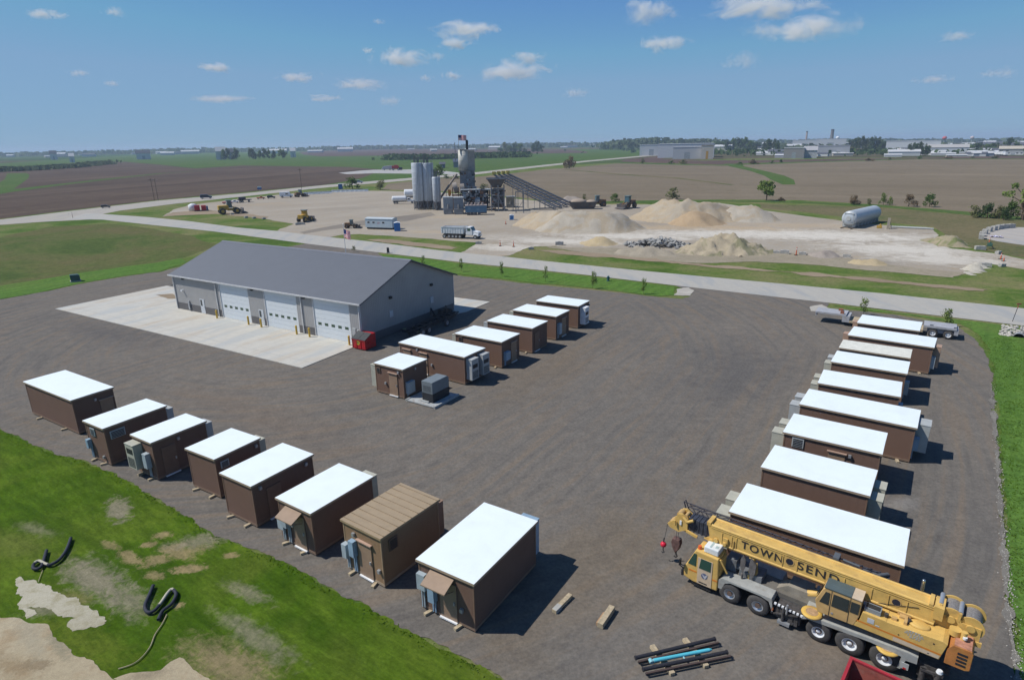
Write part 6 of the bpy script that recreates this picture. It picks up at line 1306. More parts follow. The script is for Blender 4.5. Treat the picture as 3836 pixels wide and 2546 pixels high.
# four conveyors rising from the feed bins
lowL, lowR = at(*z2(2090, 800)), at(*z2(2245, 800)); 
for i in range(4):
    k = i / 3.0
    xl, yl = 2085 + 160 * k, 768 - 18 * k; xh, yh = 1545 + 118 * k, 486 - 10 * k
    pl = at(*z2(xl, yl + 26)); pl = pl + Vector((0, 3.0 * i * .6, 0))
    hp_ = at(*z2(xh, 800)); hp_ = Vector((hp_.x, hp_.y + 3.0 * i * .6, 0)); hh = zat(hp_, z2(0, yh)[1])
    d = hp_ - pl; yaw = math.atan2(d.y, d.x); L = math.hypot(d.x, d.y)
    t = thing('belt_conveyor', ['nearest', 'second nearest', 'second farthest', 'farthest'][i] + ' of the four grey lattice conveyors sloping up to the hopper', 'conveyor', (pl.x, pl.y, .03), yaw, 'belt conveyors feeding the hopper')
    b = MB(); A, Bq = Vector((0, 0, .8)), Vector((L, 0, hh)); 
    for y in (-.5, .5):
        b.cyl(A + Vector((0, y, 0)), Bq + Vector((0, y, 0)), .24, n=6); b.cyl(A + Vector((0, y, -.9)), Bq + Vector((0, y, -.9)), .15, n=6)
        m_ = 14
        for j in range(m_):
            u = A.lerp(Bq, j / m_); v = A.lerp(Bq, (j + 1) / m_); s = Vector((0, y, 0)); b.cyl(u + s, v + s + Vector((0, 0, -.9)), .09, n=5); b.cyl(u + s, u + s + Vector((0, 0, -.9)), .09, n=5)
    for y in (-.56, .56): b.add([A + Vector((0, y, .0)), Bq + Vector((0, y, .0)), Bq + Vector((0, y, .35)), A + Vector((0, y, .35))], [(0, 1, 2, 3)])
    b.build('lattice_frame', M('conveyor_grey', (0.24, 0.25, 0.27), .6, var=.3), t)
    b = MB(); v = [A + Vector((0, -.42, .12)), A + Vector((0, .42, .12)), Bq + Vector((0, .42, .12)), Bq + Vector((0, -.42, .12))]
    b.add(v + [p + Vector((0, 0, .08)) for p in v], [(0, 1, 2, 3), (7, 6, 5, 4), (0, 4, 5, 1), (1, 5, 6, 2), (2, 6, 7, 3), (3, 7, 4, 0)]); b.build('belt', BLACK, t)
    b = MB(); b.box(L - .6, L + .6, -.6, .6, hh + .2, hh + 1.1); b.cyl((L, -.9, hh + .3), (L, .9, hh + .3), .4, n=10); b.build('drive_motor', M('motor_yellow', (0.42, 0.36, 0.10), .5), t)
    b = MB()
    for f in (.35, .7):
        q = A.lerp(Bq, f)
        for y in (-.5, .5): b.bar((q.x, y * 1.6, 0), (q.x, y, q.z - .9), .12)
        b.bar((q.x, -.8, 1.0), (q.x, .5, q.z - 1.2), .08)
    b.build('leg_frame', PLT, t)
c, w, h, yaw = st(z3, 310, 560, 790, 725)
t = thing('feed_bin', 'long dark feed bin heaped with gravel at the foot of the conveyors', 'feed bin', (c.x, c.y, .03), yaw)
b = MB(); b.add([(-w / 2, 0, h), (w / 2, 0, h), (w / 2, 4, h), (-w / 2, 4, h), (-w * .4, .8, .3), (w * .4, .8, .3), (w * .4, 3, .3), (-w * .4, 3, .3)], [(0, 4, 5, 1), (1, 5, 6, 2), (2, 6, 7, 3), (3, 7, 4, 0), (4, 7, 6, 5)]); b.build('bin', PLD, t)
b = MB(); b.ball((-w * .15, 2, h - .3), (w * .3, 1.8, 1.3), 14, 8); b.ball((w * .28, 2, h - .4), (w * .2, 1.8, 1.0), 14, 8); b.build('gravel_load', M('tan_gravel', (0.34, 0.28, 0.22), .9), t)

# ---------------------------- vehicles
def small_wheels(t, xs, y, r, w=.35, m=None):
    for x in xs:
        for s in (-1, 1):
            b = MB(); b.cyl((x, s * y - w / 2, r), (x, s * y + w / 2, r), r, n=16); wl = b.build('wheel', TYRE, t)
            b = MB(); b.cyl((x, s * (y + w / 2), r), (x, s * (y + w / 2 + .03), r), r * .5, n=12); b.build('rim', m or STEEL, wl)
def dump_truck(loc, yaw, label):
    t = thing('dump_truck', label, 'dump truck', loc, yaw)
    b = MB(); b.box(-4.6, 4.2, -.5, .5, .8, 1.1); b.build('chassis', PLD, t)
    ALB = M('brushed_aluminium', (0.62, 0.65, 0.67), .45)
    b = MB(); b.prism([(-4.9, 1.25), (1.1, 1.25), (1.4, 2.9), (1.9, 3.05), (1.9, 3.15), (1.3, 3.0), (-4.9, 2.8)], -1.25, -1.19, 'y'); b.prism([(-4.9, 1.25), (1.1, 1.25), (1.4, 2.9), (-4.9, 2.8)], 1.19, 1.25, 'y'); b.box(-4.9, 1.1, -1.19, 1.19, 1.2, 1.3); b.box(-4.95, -4.88, -1.19, 1.19, 1.25, 2.75); b.box(1.1, 1.2, -1.19, 1.19, 1.25, 2.95)
    for i in range(9): b.box(-4.7 + i * .7, -4.6 + i * .7, -1.32, -1.25, 1.3, 2.75)
    b.box(-4.9, 1.3, -1.34, -1.2, 2.72, 2.85); b.build('dump_body', ALB, t)
    b = MB(); b.box(-4.8, 1.0, -1.15, 1.15, 2.4, 2.5); b.build('tarp', DARK, t)
    b = MB(); b.prism([(1.7, .95), (1.7, 2.7), (1.9, 2.9), (2.9, 2.9), (3.35, 2.1), (3.4, .95)], -1.1, 1.1, 'y'); cb = b.build('cab', WHITE, t, bevel=.06)
    b = MB(); b.prism([(3.401, 1.0), (3.401, 1.95), (4.7, 1.75), (5.0, 1.55), (5.05, .9)], -.95, .95, 'y'); b.prism([(3.6, .7), (3.6, 1.25), (4.9, 1.15), (5.1, .7)], -1.15, 1.15, 'y'); b.build('hood', WHITE, t, bevel=.06)
    b = MB(); b.add([(3.0, -.95, 2.78), (3.0, .95, 2.78), (3.38, .95, 2.08), (3.38, -.95, 2.08)], [(0, 3, 2, 1)]); b.v = [(x + .05, y, z + .02) for x, y, z in b.v]; b.build('windscreen', glass('green_glass'), cb)
    b = MB(); b.box(2.1, 2.95, -1.115, -1.101, 1.95, 2.6); b.box(2.1, 2.95, 1.101, 1.115, 1.95, 2.6); b.build('window', glass('green_glass'), cb)
    b = MB(); b.box(5.06, 5.12, -.5, .5, .95, 1.5); b.build('grille', STEEL, t)
    b = MB(); b.cyl((1.55, -1.0, 1.1), (1.55, -1.0, 3.2), .09, n=8); b.build('exhaust_stack', STEEL, t)
    small_wheels(t, (-4.1, -2.8, -1.8, -.9, .1, 4.2), 1.05, .52, .4)
    return t
a, c_ = at(*z2(1130, 1045)), at(*z2(1395, 1055)); d = c_ - a
dump_truck(((a.x + c_.x) / 2 - .4, (a.y + c_.y) / 2 + 1.0, .035), math.atan2(d.y, d.x), 'white and silver six axle dump truck standing in the gravel lot beside the road')
def tank_truck(loc, yaw, label, cab=True):
    t = thing('tank_truck' if cab else 'tank_trailer', label, 'tank truck' if cab else 'tank trailer', loc, yaw)
    L = 7.5; b = MB(); b.cyl((-L / 2, 0, 2.3), (L / 2 - 1.5, 0, 2.3), 1.25, n=20); b.ball((-L / 2, 0, 2.3), (.5, 1.25, 1.25)); b.ball((L / 2 - 1.5, 0, 2.3), (.5, 1.25, 1.25)); b.build('tank', WHITE, t)
    b = MB(); b.box(-L / 2, L / 2 + 3, -.5, .5, .8, 1.1); b.build('chassis', PLD, t)
    if cab:
        b = MB(); b.prism([(3.0, .9), (3.0, 2.7), (4.2, 2.7), (4.6, 1.9), (6.0, 1.6), (6.1, .8)], -1.1, 1.1, 'y'); cb = b.build('cab', WHITE, t, bevel=.08)
        b = MB(); b.box(3.3, 4.1, -1.115, -1.101, 1.8, 2.5); b.build('window', GLASS, cb)
        b = MB(); b.add([(4.25, -.95, 2.6), (4.25, .95, 2.6), (4.62, .95, 1.98), (4.62, -.95, 1.98)], [(0, 3, 2, 1)]); b.v = [(x + .03, y, z + .02) for x, y, z in b.v]; b.build('windscreen', GLASS, cb)
        small_wheels(t, (-3, -1.8, 5.2), 1.05, .5)
    else: small_wheels(t, (-3, -1.8), 1.05, .5)
    return t
c, w, h, yaw = st(z2, 612, 810, 742, 660); tank_truck((c.x, c.y + 1.2, .035), yaw, 'white tank truck with a low cab left of the silos').scale = (w / 10.6,) * 3
c, w, h, yaw = st(z2, 735, 850, 715, 618); t = tank_truck((c.x, c.y + 4, .035), yaw, 'large white tank trailer half hidden behind the silos', False); t.scale = (w / 8.0, 1.3, 1.25)
# site office trailer and toilets
c, w, h, yaw = st(z2, 402, 660, 965, 850)
a, c_ = at(*z2(402, 965)), at(*z2(640, 972)); d = c_ - a; yaw = math.atan2(d.y, d.x); w = math.hypot(d.x, d.y)
t = thing('site_office', 'pale blue site office trailer with three small windows beside the blue toilet', 'office trailer', (a.x, a.y, .035), yaw)
PB = ribbed('pale_blue_siding', (0.42, 0.50, 0.54), .35, 'X', .03, .6)
b = MB(); b.box(0, w, 0, 3.0, .5, 2.9); b.build('body', PB, t)
b = MB(); b.prism([(-.1, 2.9), (1.5, 3.2), (3.1, 2.9), (3.1, 2.82), (-.1, 2.82)], -.12, w + .12, 'x'); b.v = [(x, y, z + .003) for x, y, z in b.v]; b.build('roof', M('pale_roof', (0.45, 0.50, 0.52), .5), t)
b = MB(); b.box(.3, w - .3, .2, 2.8, .1, .499); b.cyl((w * .3, .1, .25), (w * .3, .3, .25), .25, n=10); b.build('underframe', BLACK, t)
for u in (.07, .26, .62):
    b = MB(); b.box(w * u, w * u + .9, -.02, -.001, 1.6, 2.2); wd = b.build('window', WHITE, t)
    b = MB(); b.box(w * u + .08, w * u + .82, -.03, -.021, 1.67, 2.13); b.build('pane', GLASS, wd)
b = MB()
for i in range(3): b.box(w * .45, w * .45 + .9 - i * .15, -.015, -.001, 1.9 - i * .2, 1.98 - i * .2)
b.build('notice', M('faded_red', (0.42, 0.22, 0.24), .7), t)
def toilet(zf, x0, x1, yb, yt, label, m):
    c, w, h, yaw = st(zf, x0, x1, yb, yt); t = thing('portable_toilet', label, 'portable toilet', (c.x, c.y, .035), yaw); 
    b = MB(); b.box(-w / 2, w / 2, 0, w, .0, h - .2); bd_ = b.build('cabin', m, t, bevel=.03)
    b = MB(); b.box(-w * .3, w * .3, -.03, -.001, .12, h - .4); b.build('door', M('toilet_door_blue', (0.04, 0.16, 0.42), .5), t)
    b = MB(); b.prism([(-w / 2 - .04, h - .198), (0, h + .05), (w / 2 + .04, h - .198)], -.04, w + .04, 'y'); b.build('roof', WHITE, t)
TB = M('toilet_blue', (0.03, 0.18, 0.46), .5)
toilet(z2, 657, 710, 985, 905, 'bright blue portable toilet at the right end of the site office', TB)
toilet(z2, 1674, 1714, 885, 838, 'blue and white portable toilet at the left end of the big stockpile', M('toilet_pale', (0.30, 0.45, 0.62), .5))
toilet(zl, 1985, 2040, 98, 30, 'grey blue portable toilet by the highway above the white block row', M('toilet_grey', (0.12, 0.18, 0.28), .5))

def wheel_loader(zf, x0, x1, yb, yt, label, m, turn=0.0, bucket=True, cabm=None, cat='wheel loader', name='wheel_loader', s=None):
    c, w, h, yaw = st(zf, x0, x1, yb, yt); s = s or h / 3.3
    t = thing(name, label, cat, (c.x, c.y + 1.5, .035), yaw + turn, None, s)
    b = MB(); b.box(-2.6, -.3, -.8, .8, 1.0, 2.1); b.build('engine_cover', m, t, bevel=.08)
    b = MB(); b.box(-.5, 1.6, -.5, .5, .8, 1.3); b.bar((.8, -.45, 1.6), (2.9, -.45, .7), .25); b.bar((.8, .45, 1.6), (2.9, .45, .7), .25); b.build('front_frame', m, t)
    b = MB(); b.prism([(-.6, 1.5), (.6, 1.5), (.4, 3.1), (-.5, 3.1)], -.65, .65, 'y'); cb = b.build('cab', cabm or glass('teal_glass', (0.05, 0.10, 0.12)), t)
    b = MB(); b.box(-.7, .6, -.75, .75, 3.102, 3.3); b.build('cab_roof', M('dusty_teal', (0.14, 0.19, 0.19), .7), t)
    if bucket:
        b = MB(); b.prism([(2.6, .1), (3.9, .15), (3.6, .35), (2.9, .5), (3.0, 1.3), (2.8, 1.3), (2.55, .6)], -1.4, 1.4, 'y'); b.build('bucket', PLD, t)
    small_wheels(t, (-1.8, 1.5), .95, .75, .5, m)
LY = M('loader_yellow', (0.48, 0.30, 0.05), .6, dirt=(0.20, 0.14, 0.08)); LB = M('loader_brown', (0.20, 0.115, 0.06), .7, dirt=(0.09, 0.07, 0.05))
wheel_loader(z3, 520, 606, 770, 670, 'dark brown wheel loader with a teal cab beside the feed bin', LB, R(200))
wheel_loader(z3, 770, 900, 785, 672, 'brown wheel loader with its bucket down left of the big tan stockpile', LB, R(235))
wheel_loader(zl, 450, 740, 415, 240, 'big yellow wheel loader at the corner of the lot near the red machine', LY, R(10))
wheel_loader(zl, 1475, 1620, 515, 365, 'yellow loader with raised boom standing alone in the middle of the left lot', LY, R(60), True, LY)
wheel_loader(zl, 1425, 1565, 198, 105, 'orange brown loader next to the white van', LB, R(30))
wheel_loader(zl, 2070, 2210, 600, 490, 'small brown skid steer with a teal cab left of the site office', LB, R(-20), True, None, 'skid steer', 'skid_steer')
def car(zf, x0, x1, yb, yt, label, m, kind='pickup', turn=0.0, name=None):
    c, w, h, yaw = st(zf, x0, x1, yb, yt); L = max(w, 3.5)
    t = thing(name or {'pickup': 'pickup_truck', 'suv': 'parked_car', 'van': 'van'}[kind], label, {'pickup': 'pickup truck', 'suv': 'car', 'van': 'van'}[kind], (c.x, c.y + .9, .06), yaw + turn, None, L / 5.2)
    prof = {'pickup': [(-2.6, .5), (-2.6, 1.15), (-.6, 1.15), (-.45, 1.8), (.7, 1.8), (1.2, 1.2), (2.5, 1.05), (2.6, .5)], 'suv': [(-2.5, .5), (-2.5, 1.2), (-2.2, 1.85), (.6, 1.85), (1.2, 1.2), (2.4, 1.05), (2.5, .5)], 'van': [(-2.6, .4), (-2.6, 2.2), (1.3, 2.2), (1.8, 1.3), (2.6, 1.1), (2.6, .4)]}[kind]
    b = MB(); b.prism(prof, -.95, .95, 'y'); bd_ = b.build('body', m, t, bevel=.06)
    b = MB()
    for s in (-1, 1): b.prism([(-.3, 1.25), (-.25, 1.7), (.55, 1.7), (.9, 1.25)] if kind != 'suv' else [(-2.1, 1.25), (-1.95, 1.7), (.5, 1.7), (.9, 1.25)], s * .951, s * .962, 'y')
    b.build('window', GLASS, bd_); small_wheels(t, (-1.6, 1.65), .85, .4, .25)
    return t
car(zl, 230, 376, 220, 160, 'dark blue suv driving on the highway beyond the lot', M('car_navy', (0.02, 0.03, 0.07), .3), 'suv')
car(zl, 1240, 1400, 205, 140, 'white van parked beside the orange brown loader', WHITE, 'van')
car(zl, 604, 712, 275, 216, 'white pickup truck behind the big yellow loader', WHITE, 'pickup')
car(zl, 950, 1040, 225, 172, 'orange pickup parked in the row along the highway side of the lot', M('car_orange', (0.50, 0.16, 0.07), .4), 'pickup')
car(zl, 1075, 1180, 217, 180, 'black car at the right of the orange pickup', M('car_black', (0.03, 0.03, 0.035), .3), 'suv')
car(zl, 510, 622, 285, 235, 'red pickup just behind the cab of the big yellow loader', M('car_red', (0.42, 0.04, 0.05), .4), 'pickup')
car(z1, 688, 736, 600, 575, 'small dark car at the junction of road and highway', M('car_black'), 'suv')
car(z2, 302, 376, 560, 522, 'pale blue car driving on the highway beyond the shrubs', M('car_pale', (0.30, 0.36, 0.42), .3), 'suv')
c, w, h, yaw = st(zl, 718, 885, 265, 200); t = thing('flatbed_trailer', 'long dark flatbed trailer among the vehicles along the lot edge', 'trailer', (c.x, c.y, .035), yaw)
b = MB(); b.box(-w / 2, w / 2, 0, 2.4, .9, 1.15); b.build('deck', DARK, t); b = MB(); b.box(-w / 2 + .5, w * .1, .2, 2.2, 1.152, h); b.build('load', M('load_dark', (0.06, 0.06, 0.075), .7), t); small_wheels(t, (-w * .3, -w * .15, w * .3), 1.2, .45)
c, w, h, yaw = st(zl, 78, 190, 372, 282); t = thing('water_tank', 'white upright plastic tank left of the red machine', 'tank', (c.x, c.y + 1, .035), yaw)
b = MB(); b.lathe([(.01, h), (w * .2, h - .1), (w * .46, h - .5), (w * .46, 0.1), (.01, .1)][::-1], 20); b.build('tank', WHITE, t); b = MB(); b.cyl((0, 0, h - .1), (0, 0, h + .1), .3, n=10); b.build('lid', LGREY, t)
c, w, h, yaw = st(zl, 170, 325, 375, 300); t = thing('red_compressor', 'red engine unit on skids right of the white tank', 'machine', (c.x, c.y + .5, .035), yaw)
b = MB(); b.box(-w / 2, -w * .1, -.8, .8, .3, h); b.box(0, w * .36, -.8, .8, .3, h * .92); b.build('housing', M('machine_red', (0.42, 0.03, 0.04), .5), t, bevel=.05); b = MB(); b.box(w * .37, w / 2, -.6, .6, .3, h * .8); b.build('radiator', M('blue_part', (0.05, 0.10, 0.25), .5), t); b = MB(); b.box(-w / 2 - .2, w / 2 + .2, -.9, .9, .02, .29); b.build('skid', PLD, t)

# concrete blocks
def block_proto():
    b = MB(); b.box(-.9, .9, -.45, .45, 0, .75); b.box(-.3, .3, -.15, .15, .751, .83); return b
BP = None
BLKM = M('block_concrete', (0.40, 0.39, 0.36), .9, var=.3, scale=1.5, dirt=(0.22, 0.21, 0.19))
def cblock(zf, x0, x1, yb, label, group, turn=0.0, k=1.0):
    global BP
    c, w, h, yaw = st(zf, x0, x1, yb, yb - 20)
    if BP is None: BP = block_proto().build('concrete_block', BLKM); o = BP
    else: o = BP.copy(); COL.objects.link(o)
    o.location = (c.x, c.y + .4, .04); o.rotation_euler = (0, 0, yaw + turn); s = min(1.6, max(.6, w / 1.9)) * k; o.scale = (s, s, s)
    tag(o, label, 'concrete block', group); return o
grp = 'concrete blocks along the lot edges'
for i, (x, y, lab) in enumerate(((520, 415, 'pale concrete block just right of the loader front wheel'), (632, 420, 'pale concrete block under the tail of the big yellow loader'), (810, 462, 'first of three pale concrete blocks right of the yellow loader'), (912, 470, 'middle of three pale concrete blocks right of the yellow loader'), (1035, 478, 'last of three pale concrete blocks right of the yellow loader'))):
    cblock(zl, x - 24, x + 24, y, lab, grp, R(40))
cblock(zl, 1430, 1500, 550, 'rough concrete block left in front of the lone yellow loader', grp, .3); cblock(zl, 1500, 1555, 548, 'pinkish concrete block in front of the lone yellow loader', grp, -.3)
cblock(z2, 1372, 1430, 1100, 'dark concrete block between the dump truck and the road', grp); cblock(z2, 1842, 1892, 1148, 'dark concrete block at the corner of the grass beside the lot entrance', grp)
cblock(z3, 190, 265, 1108, 'dark flat concrete block left of the small ochre pile', grp); cblock(z4, 380, 440, 1195, 'grey concrete block left of the small gravel cone', grp)
cblock(z4, 150, 205, 1182, 'low concrete block at the right foot of the dirt heap', grp); cblock(z4, 212, 288, 1185, 'long concrete block next to the orange marker', grp); cblock(z4, 770, 835, 1218, 'concrete block right of the small gravel cone', grp)
cblock(z4, 1950, 2018, 1150, 'white concrete block beside the green machine', grp, .4, 1.2); cblock(z4, 2120, 2172, 1188, 'upright concrete block above the orange cones', grp, 1.2, 1.2); cblock(z4, 2000, 2080, 1300, 'wide concrete block at the tip of the white gravel', grp, .2); cblock(z4, 2155, 2208, 1300, 'concrete block beneath the orange cones', grp, 1.0, 1.1)
ring = [(2263, 551), (2264, 545), (2271, 539), (2281, 534), (2292, 531), (2303, 528.5), (2315, 527), (2330, 526)]
ords = ['first', 'second', 'third', 'fourth', 'fifth', 'sixth', 'seventh', 'eighth']
for i, (x, y) in enumerate(ring):
    p = at(x, y); q = at(*ring[min(i + 1, 7)]) - at(*ring[max(i - 1, 0)]); o = BP.copy(); COL.objects.link(o); o.location = (p.x, p.y, .05); o.rotation_euler = (0, 0, math.atan2(q.y, q.x)); o.scale = (1.15, 1.1, 1.3)
    tag(o, '%s block from the left in the curved wall round the grey turning circle' % ords[i], 'concrete block', 'blocks of the curved wall')
# white barrier row at the back of the left lot
BR = None
for i in range(14):
    x = 1580 + i * 58; y = 168 - i * 3.2 if i < 6 else 138 - (i - 6) * 1.5
    a, c_ = at(*zl(x - 27, y)), at(*zl(x + 27, y - 2)); m_ = (a + c_) / 2; d = c_ - a
    if BR is None:
        b = MB(); b.prism([(-.3, 0), (-.3, .15), (-.1, .45), (-.08, .8), (.08, .8), (.1, .45), (.3, .15), (.3, 0)], -1.9, 1.9, 'x'); BR = b.build('concrete_barrier', M('barrier_white', (0.68, 0.70, 0.69), .8, var=.2)); o = BR
    else: o = BR.copy(); COL.objects.link(o)
    o.location = (m_.x, m_.y, .04); o.rotation_euler = (0, 0, math.atan2(d.y, d.x)); o.scale = (max(.6, math.hypot(d.x, d.y) / 4.2), 1.4, 1.4)
    tag(o, 'pale concrete barrier in the long row at the back edge of the left lot', 'barrier', 'pale barriers at the back of the lot')
# cones and markers
CN = None
CONEM = M('cone_orange', (0.60, 0.13, 0.05), .5)
for i, (zf, x, yb, yt, lab) in enumerate(((z2, 1592, 1116, 1066, 'left orange delineator in the mouth of the lot entrance'), (z2, 1711, 1122, 1070, 'right orange delineator in the mouth of the lot entrance'), (z2, 1642, 922, 884, 'orange delineator in front of the portable toilet by the stockpile'), (z4, 345, 1198, 1125, 'tall orange delineator left of the small gravel cone'), (z4, 2155, 1232, 1178, 'orange delineator leaning at the upright block'), (z4, 2182, 1250, 1205, 'orange delineator just above the lowest concrete block'), (z4, 2055, 1085, 1045, 'orange delineator behind the green machine'))):
    p = at(*zf(x, yb)); h = zat(p, zf(0, yt)[1])
    if CN is None:
        CN = thing('delineator', lab, 'delineator', (p.x, p.y, .04), 0, 'orange delineators'); b = MB(); b.cyl((0, 0, .06), (0, 0, 1), .09, .05, n=10); b.build('cone', CONEM, CN); b = MB(); b.box(-.22, .22, -.22, .22, 0, .06); b.build('base', BLACK, CN); b = MB(); b.cyl((0, 0, .7), (0, 0, .82), .072, .066, n=10); b.build('band', WHITE, CN); CN.scale = (1.3, 1.3, max(.9, h)); o = CN
    else: o = dup(CN, (p.x, p.y, .04), 0, lab, 'orange delineators', (1.3, 1.3, max(.9, h)))
# silver tank on cradle
a, c_ = at(*z4(830, 965)), at(*z4(1050, 905)); d = c_ - a; L = math.hypot(d.x, d.y); yaw = math.atan2(d.y, d.x)
Rt = 1.9
t = thing('storage_tank', 'large silver grey horizontal tank on low cradles on the white gravel', 'tank', (a.x, a.y + 1.6, .04), yaw)
TK = ribbed('silver_tank', (0.40, 0.44, 0.47), 1.1, 'X', .04, .4)
b = MB(); b.cyl((.4, 0, Rt + .6), (L - .2, 0, Rt + .6), Rt, n=32, caps=False); b.ball((.4, 0, Rt + .6), (.8, Rt, Rt), 24, 14); b.ball((L - .2, 0, Rt + .6), (.8, Rt, Rt), 24, 14); b.build('shell', TK, t)
b = MB(); b.cyl((-.45, 0, Rt + .6), (-.36, 0, Rt + .6), .55, n=20)
b.bar((-.2, -1.3, .5), (-.2, -1.0, 2 * Rt + .2), .09); b.bar((-.2, 1.3, .5), (-.2, 1.0, 2 * Rt + .2), .09); b.bar((-.3, -1.1, 2 * Rt), (-.3, 1.1, 2 * Rt), .09); b.bar((-.4, -1.2, 1.2), (-.4, 1.2, 1.2), .09); b.build('manway', LGREY, t)
b = MB()
for i in range(8): x = .8 + i * (L - 1.2) / 7; b.box(x - .18, x + .18, -1.5, 1.5, .25, 1.1)
b.build('cradle', LGREY, t)
b = MB(); b.box(-1.6, L, -1.3, -1.1, .02, .24); b.box(-1.6, L, 1.1, 1.3, .02, .24); b.build('skid_rail', M('skid_brown', (0.22, 0.17, 0.13), .8), t)
c, w, h, yaw = st(z4, 1145, 1186, 965, 872); t = thing('steel_stand', 'tan painted upright steel stand right of the silver tank', 'stand', (c.x, c.y, .04), yaw)
b = MB(); b.box(-w * .45, w * .1, 0, .8, 0, h); b.build('column', M('stand_tan', (0.33, 0.29, 0.23), .8), t); b = MB(); b.bar((w * .1, .2, 0), (w * .5, .2, h * .4), .1); b.bar((w * .5, .2, 0), (w * .1, .2, h * .7), .1); b.build('brace', PLD, t)
c, w, h, yaw = st(z4, 1060, 1100, 958, 935); o = None; t = thing('yellow_pump', 'small yellow machine in the shadow end of the silver tank', 'machine', (c.x, c.y, .04), yaw); b = MB(); b.box(-.6, .6, -.3, .3, .1, .7); b.cyl((.2, 0, .7), (.2, 0, 1.1), .2, n=8); b.build('body', LY, t)
c, w, h, yaw = st(z4, 2022, 2085, 1138, 1080); t = thing('green_machine', 'small dark green machine beside the white block', 'machine', (c.x, c.y, .04), yaw); b = MB(); b.box(-w * .3, w * .3, -.5, .5, .5, h * .8); b.cyl((0, 0, h * .8), (0, 0, h), .2, n=8); b.build('body', M('machine_green', (0.05, 0.12, 0.09), .6), t, bevel=.05); b = MB()
for s in (-1, 1): b.bar((-w * .3, s * .4, .5), (-w * .5, s * .5, 0), .1); b.bar((w * .3, s * .4, .5), (w * .5, s * .5, 0), .1)
b.build('leg_frame', DARK, t)
c, w, h, yaw = st(z4, 1210, 1530, 962, 946); t = thing('pipe_stack', 'long pale pipes lying along the back edge of the white gravel', 'pipes', (c.x, c.y, .04), yaw); b = MB()
for i in range(3): b.cyl((-w / 2 + i, i * .4, .22), (w / 2 - i * .7, i * .4, .22), .2, n=10)
b.build('pipe', LGREY, t)
c, w, h, yaw = st(z4, 2070, 2165, 1042, 1020); t = thing('crumpled_tarp', 'crumpled blue white and pink sheet lying on the grey turning circle', 'tarp', (c.x, c.y, .06), yaw); b = MB(); n_ = 10; rr = random.Random(4); V = [(-w / 2 + w * i / n_ + rr.uniform(-.1, .1), j * .6 + rr.uniform(-.15, .15), rr.uniform(.02, .35)) for j in range(4) for i in range(n_ + 1)]; F = [(j * (n_ + 1) + i, j * (n_ + 1) + i + 1, (j + 1) * (n_ + 1) + i + 1, (j + 1) * (n_ + 1) + i) for j in range(3) for i in range(n_)]; b.add(V, F); b.build('sheet', M('tarp_pale', (0.50, 0.50, 0.62), .7, dirt=(0.6, 0.2, 0.25)), t)

# ---------------------------- stockpiles: heaps with their own slopes
def heap(name, label, ridge, slope, m, rough=.42, rs=1.2, res=.9, cat='stockpile', seed=1, group='stockpiles in the gravel lot', noise_s=.35):
    pts = []
    for (X, Yb, Yc) in ridge:
        f = at(X, Yb); dv = Vector((f.x, f.y, 0)).normalized(); lo, hi = .3, 60
        for _ in range(40):
            r = (lo + hi) / 2; q = f + dv * r
            if pr((q.x, q.y, r * slope))[1] < Yc: hi = r
            else: lo = r
        pts.append((f + dv * r, r * slope))
    x0 = min(p.x - h / slope for p, h in pts) - 1; x1 = max(p.x + h / slope for p, h in pts) + 1
    y0 = min(p.y - h / slope for p, h in pts) - 1; y1 = max(p.y + h / slope for p, h in pts) + 1
    nx, ny = max(8, int((x1 - x0) / res)), max(8, int((y1 - y0) / res)); V = []; idx = {}; H = {}
    segs = list(zip(pts, pts[1:])) or [(pts[0], pts[0])]
    for j in range(ny + 1):
        for i in range(nx + 1):
            x, y = x0 + (x1 - x0) * i / nx, y0 + (y1 - y0) * j / ny; best = -9
            for (a, ha), (b_, hb) in segs:
                d = b_ - a; L2 = d.x * d.x + d.y * d.y
                t = 0 if L2 < 1e-6 else max(0, min(1, ((x - a.x) * d.x + (y - a.y) * d.y) / L2))
                q = a + d * t; hh = ha + (hb - ha) * t - slope * math.hypot(x - q.x, y - q.y); best = max(best, hh)
            q = Vector((x * noise_s, y * noise_s, seed)); n_ = noise.noise(q) * rough + noise.noise(q * 3.1) * rough * .6 + noise.noise(q * 7) * rough * .3
            ang = math.atan2(y - (y0 + y1) / 2, x - (x0 + x1) / 2); n_ += .35 * rough * noise.noise(Vector((ang * 9, 0, seed)))
            top = max(h for _, h in pts); z = best + n_ * rs
            if best > top - .5: z -= (best - top + .5) * .5
            H[(i, j)] = z
    for (i, j), z in H.items(): idx[(i, j)] = len(V); V.append((x0 + (x1 - x0) * i / nx, y0 + (y1 - y0) * j / ny, max(z, -.02) + .02))
    F = []
    for j in range(ny):
        for i in range(nx):
            if max(H[(i, j)], H[(i + 1, j)], H[(i, j + 1)], H[(i + 1, j + 1)]) > 0: F.append((idx[(i, j)], idx[(i + 1, j)], idx[(i + 1, j + 1)], idx[(i, j + 1)]))
    o0 = pts[0][0]; V = [(x - o0.x, y - o0.y, z) for x, y, z in V]
    me = bpy.data.meshes.new(name); me.from_pydata(V, [], F); me.materials.append(m); me.update(); me.polygons.foreach_set('use_smooth', [True] * len(F))
    o = bpy.data.objects.new(name, me); COL.objects.link(o); o.location = (o0.x, o0.y, .02); tag(o, label, cat, group)
    return pts
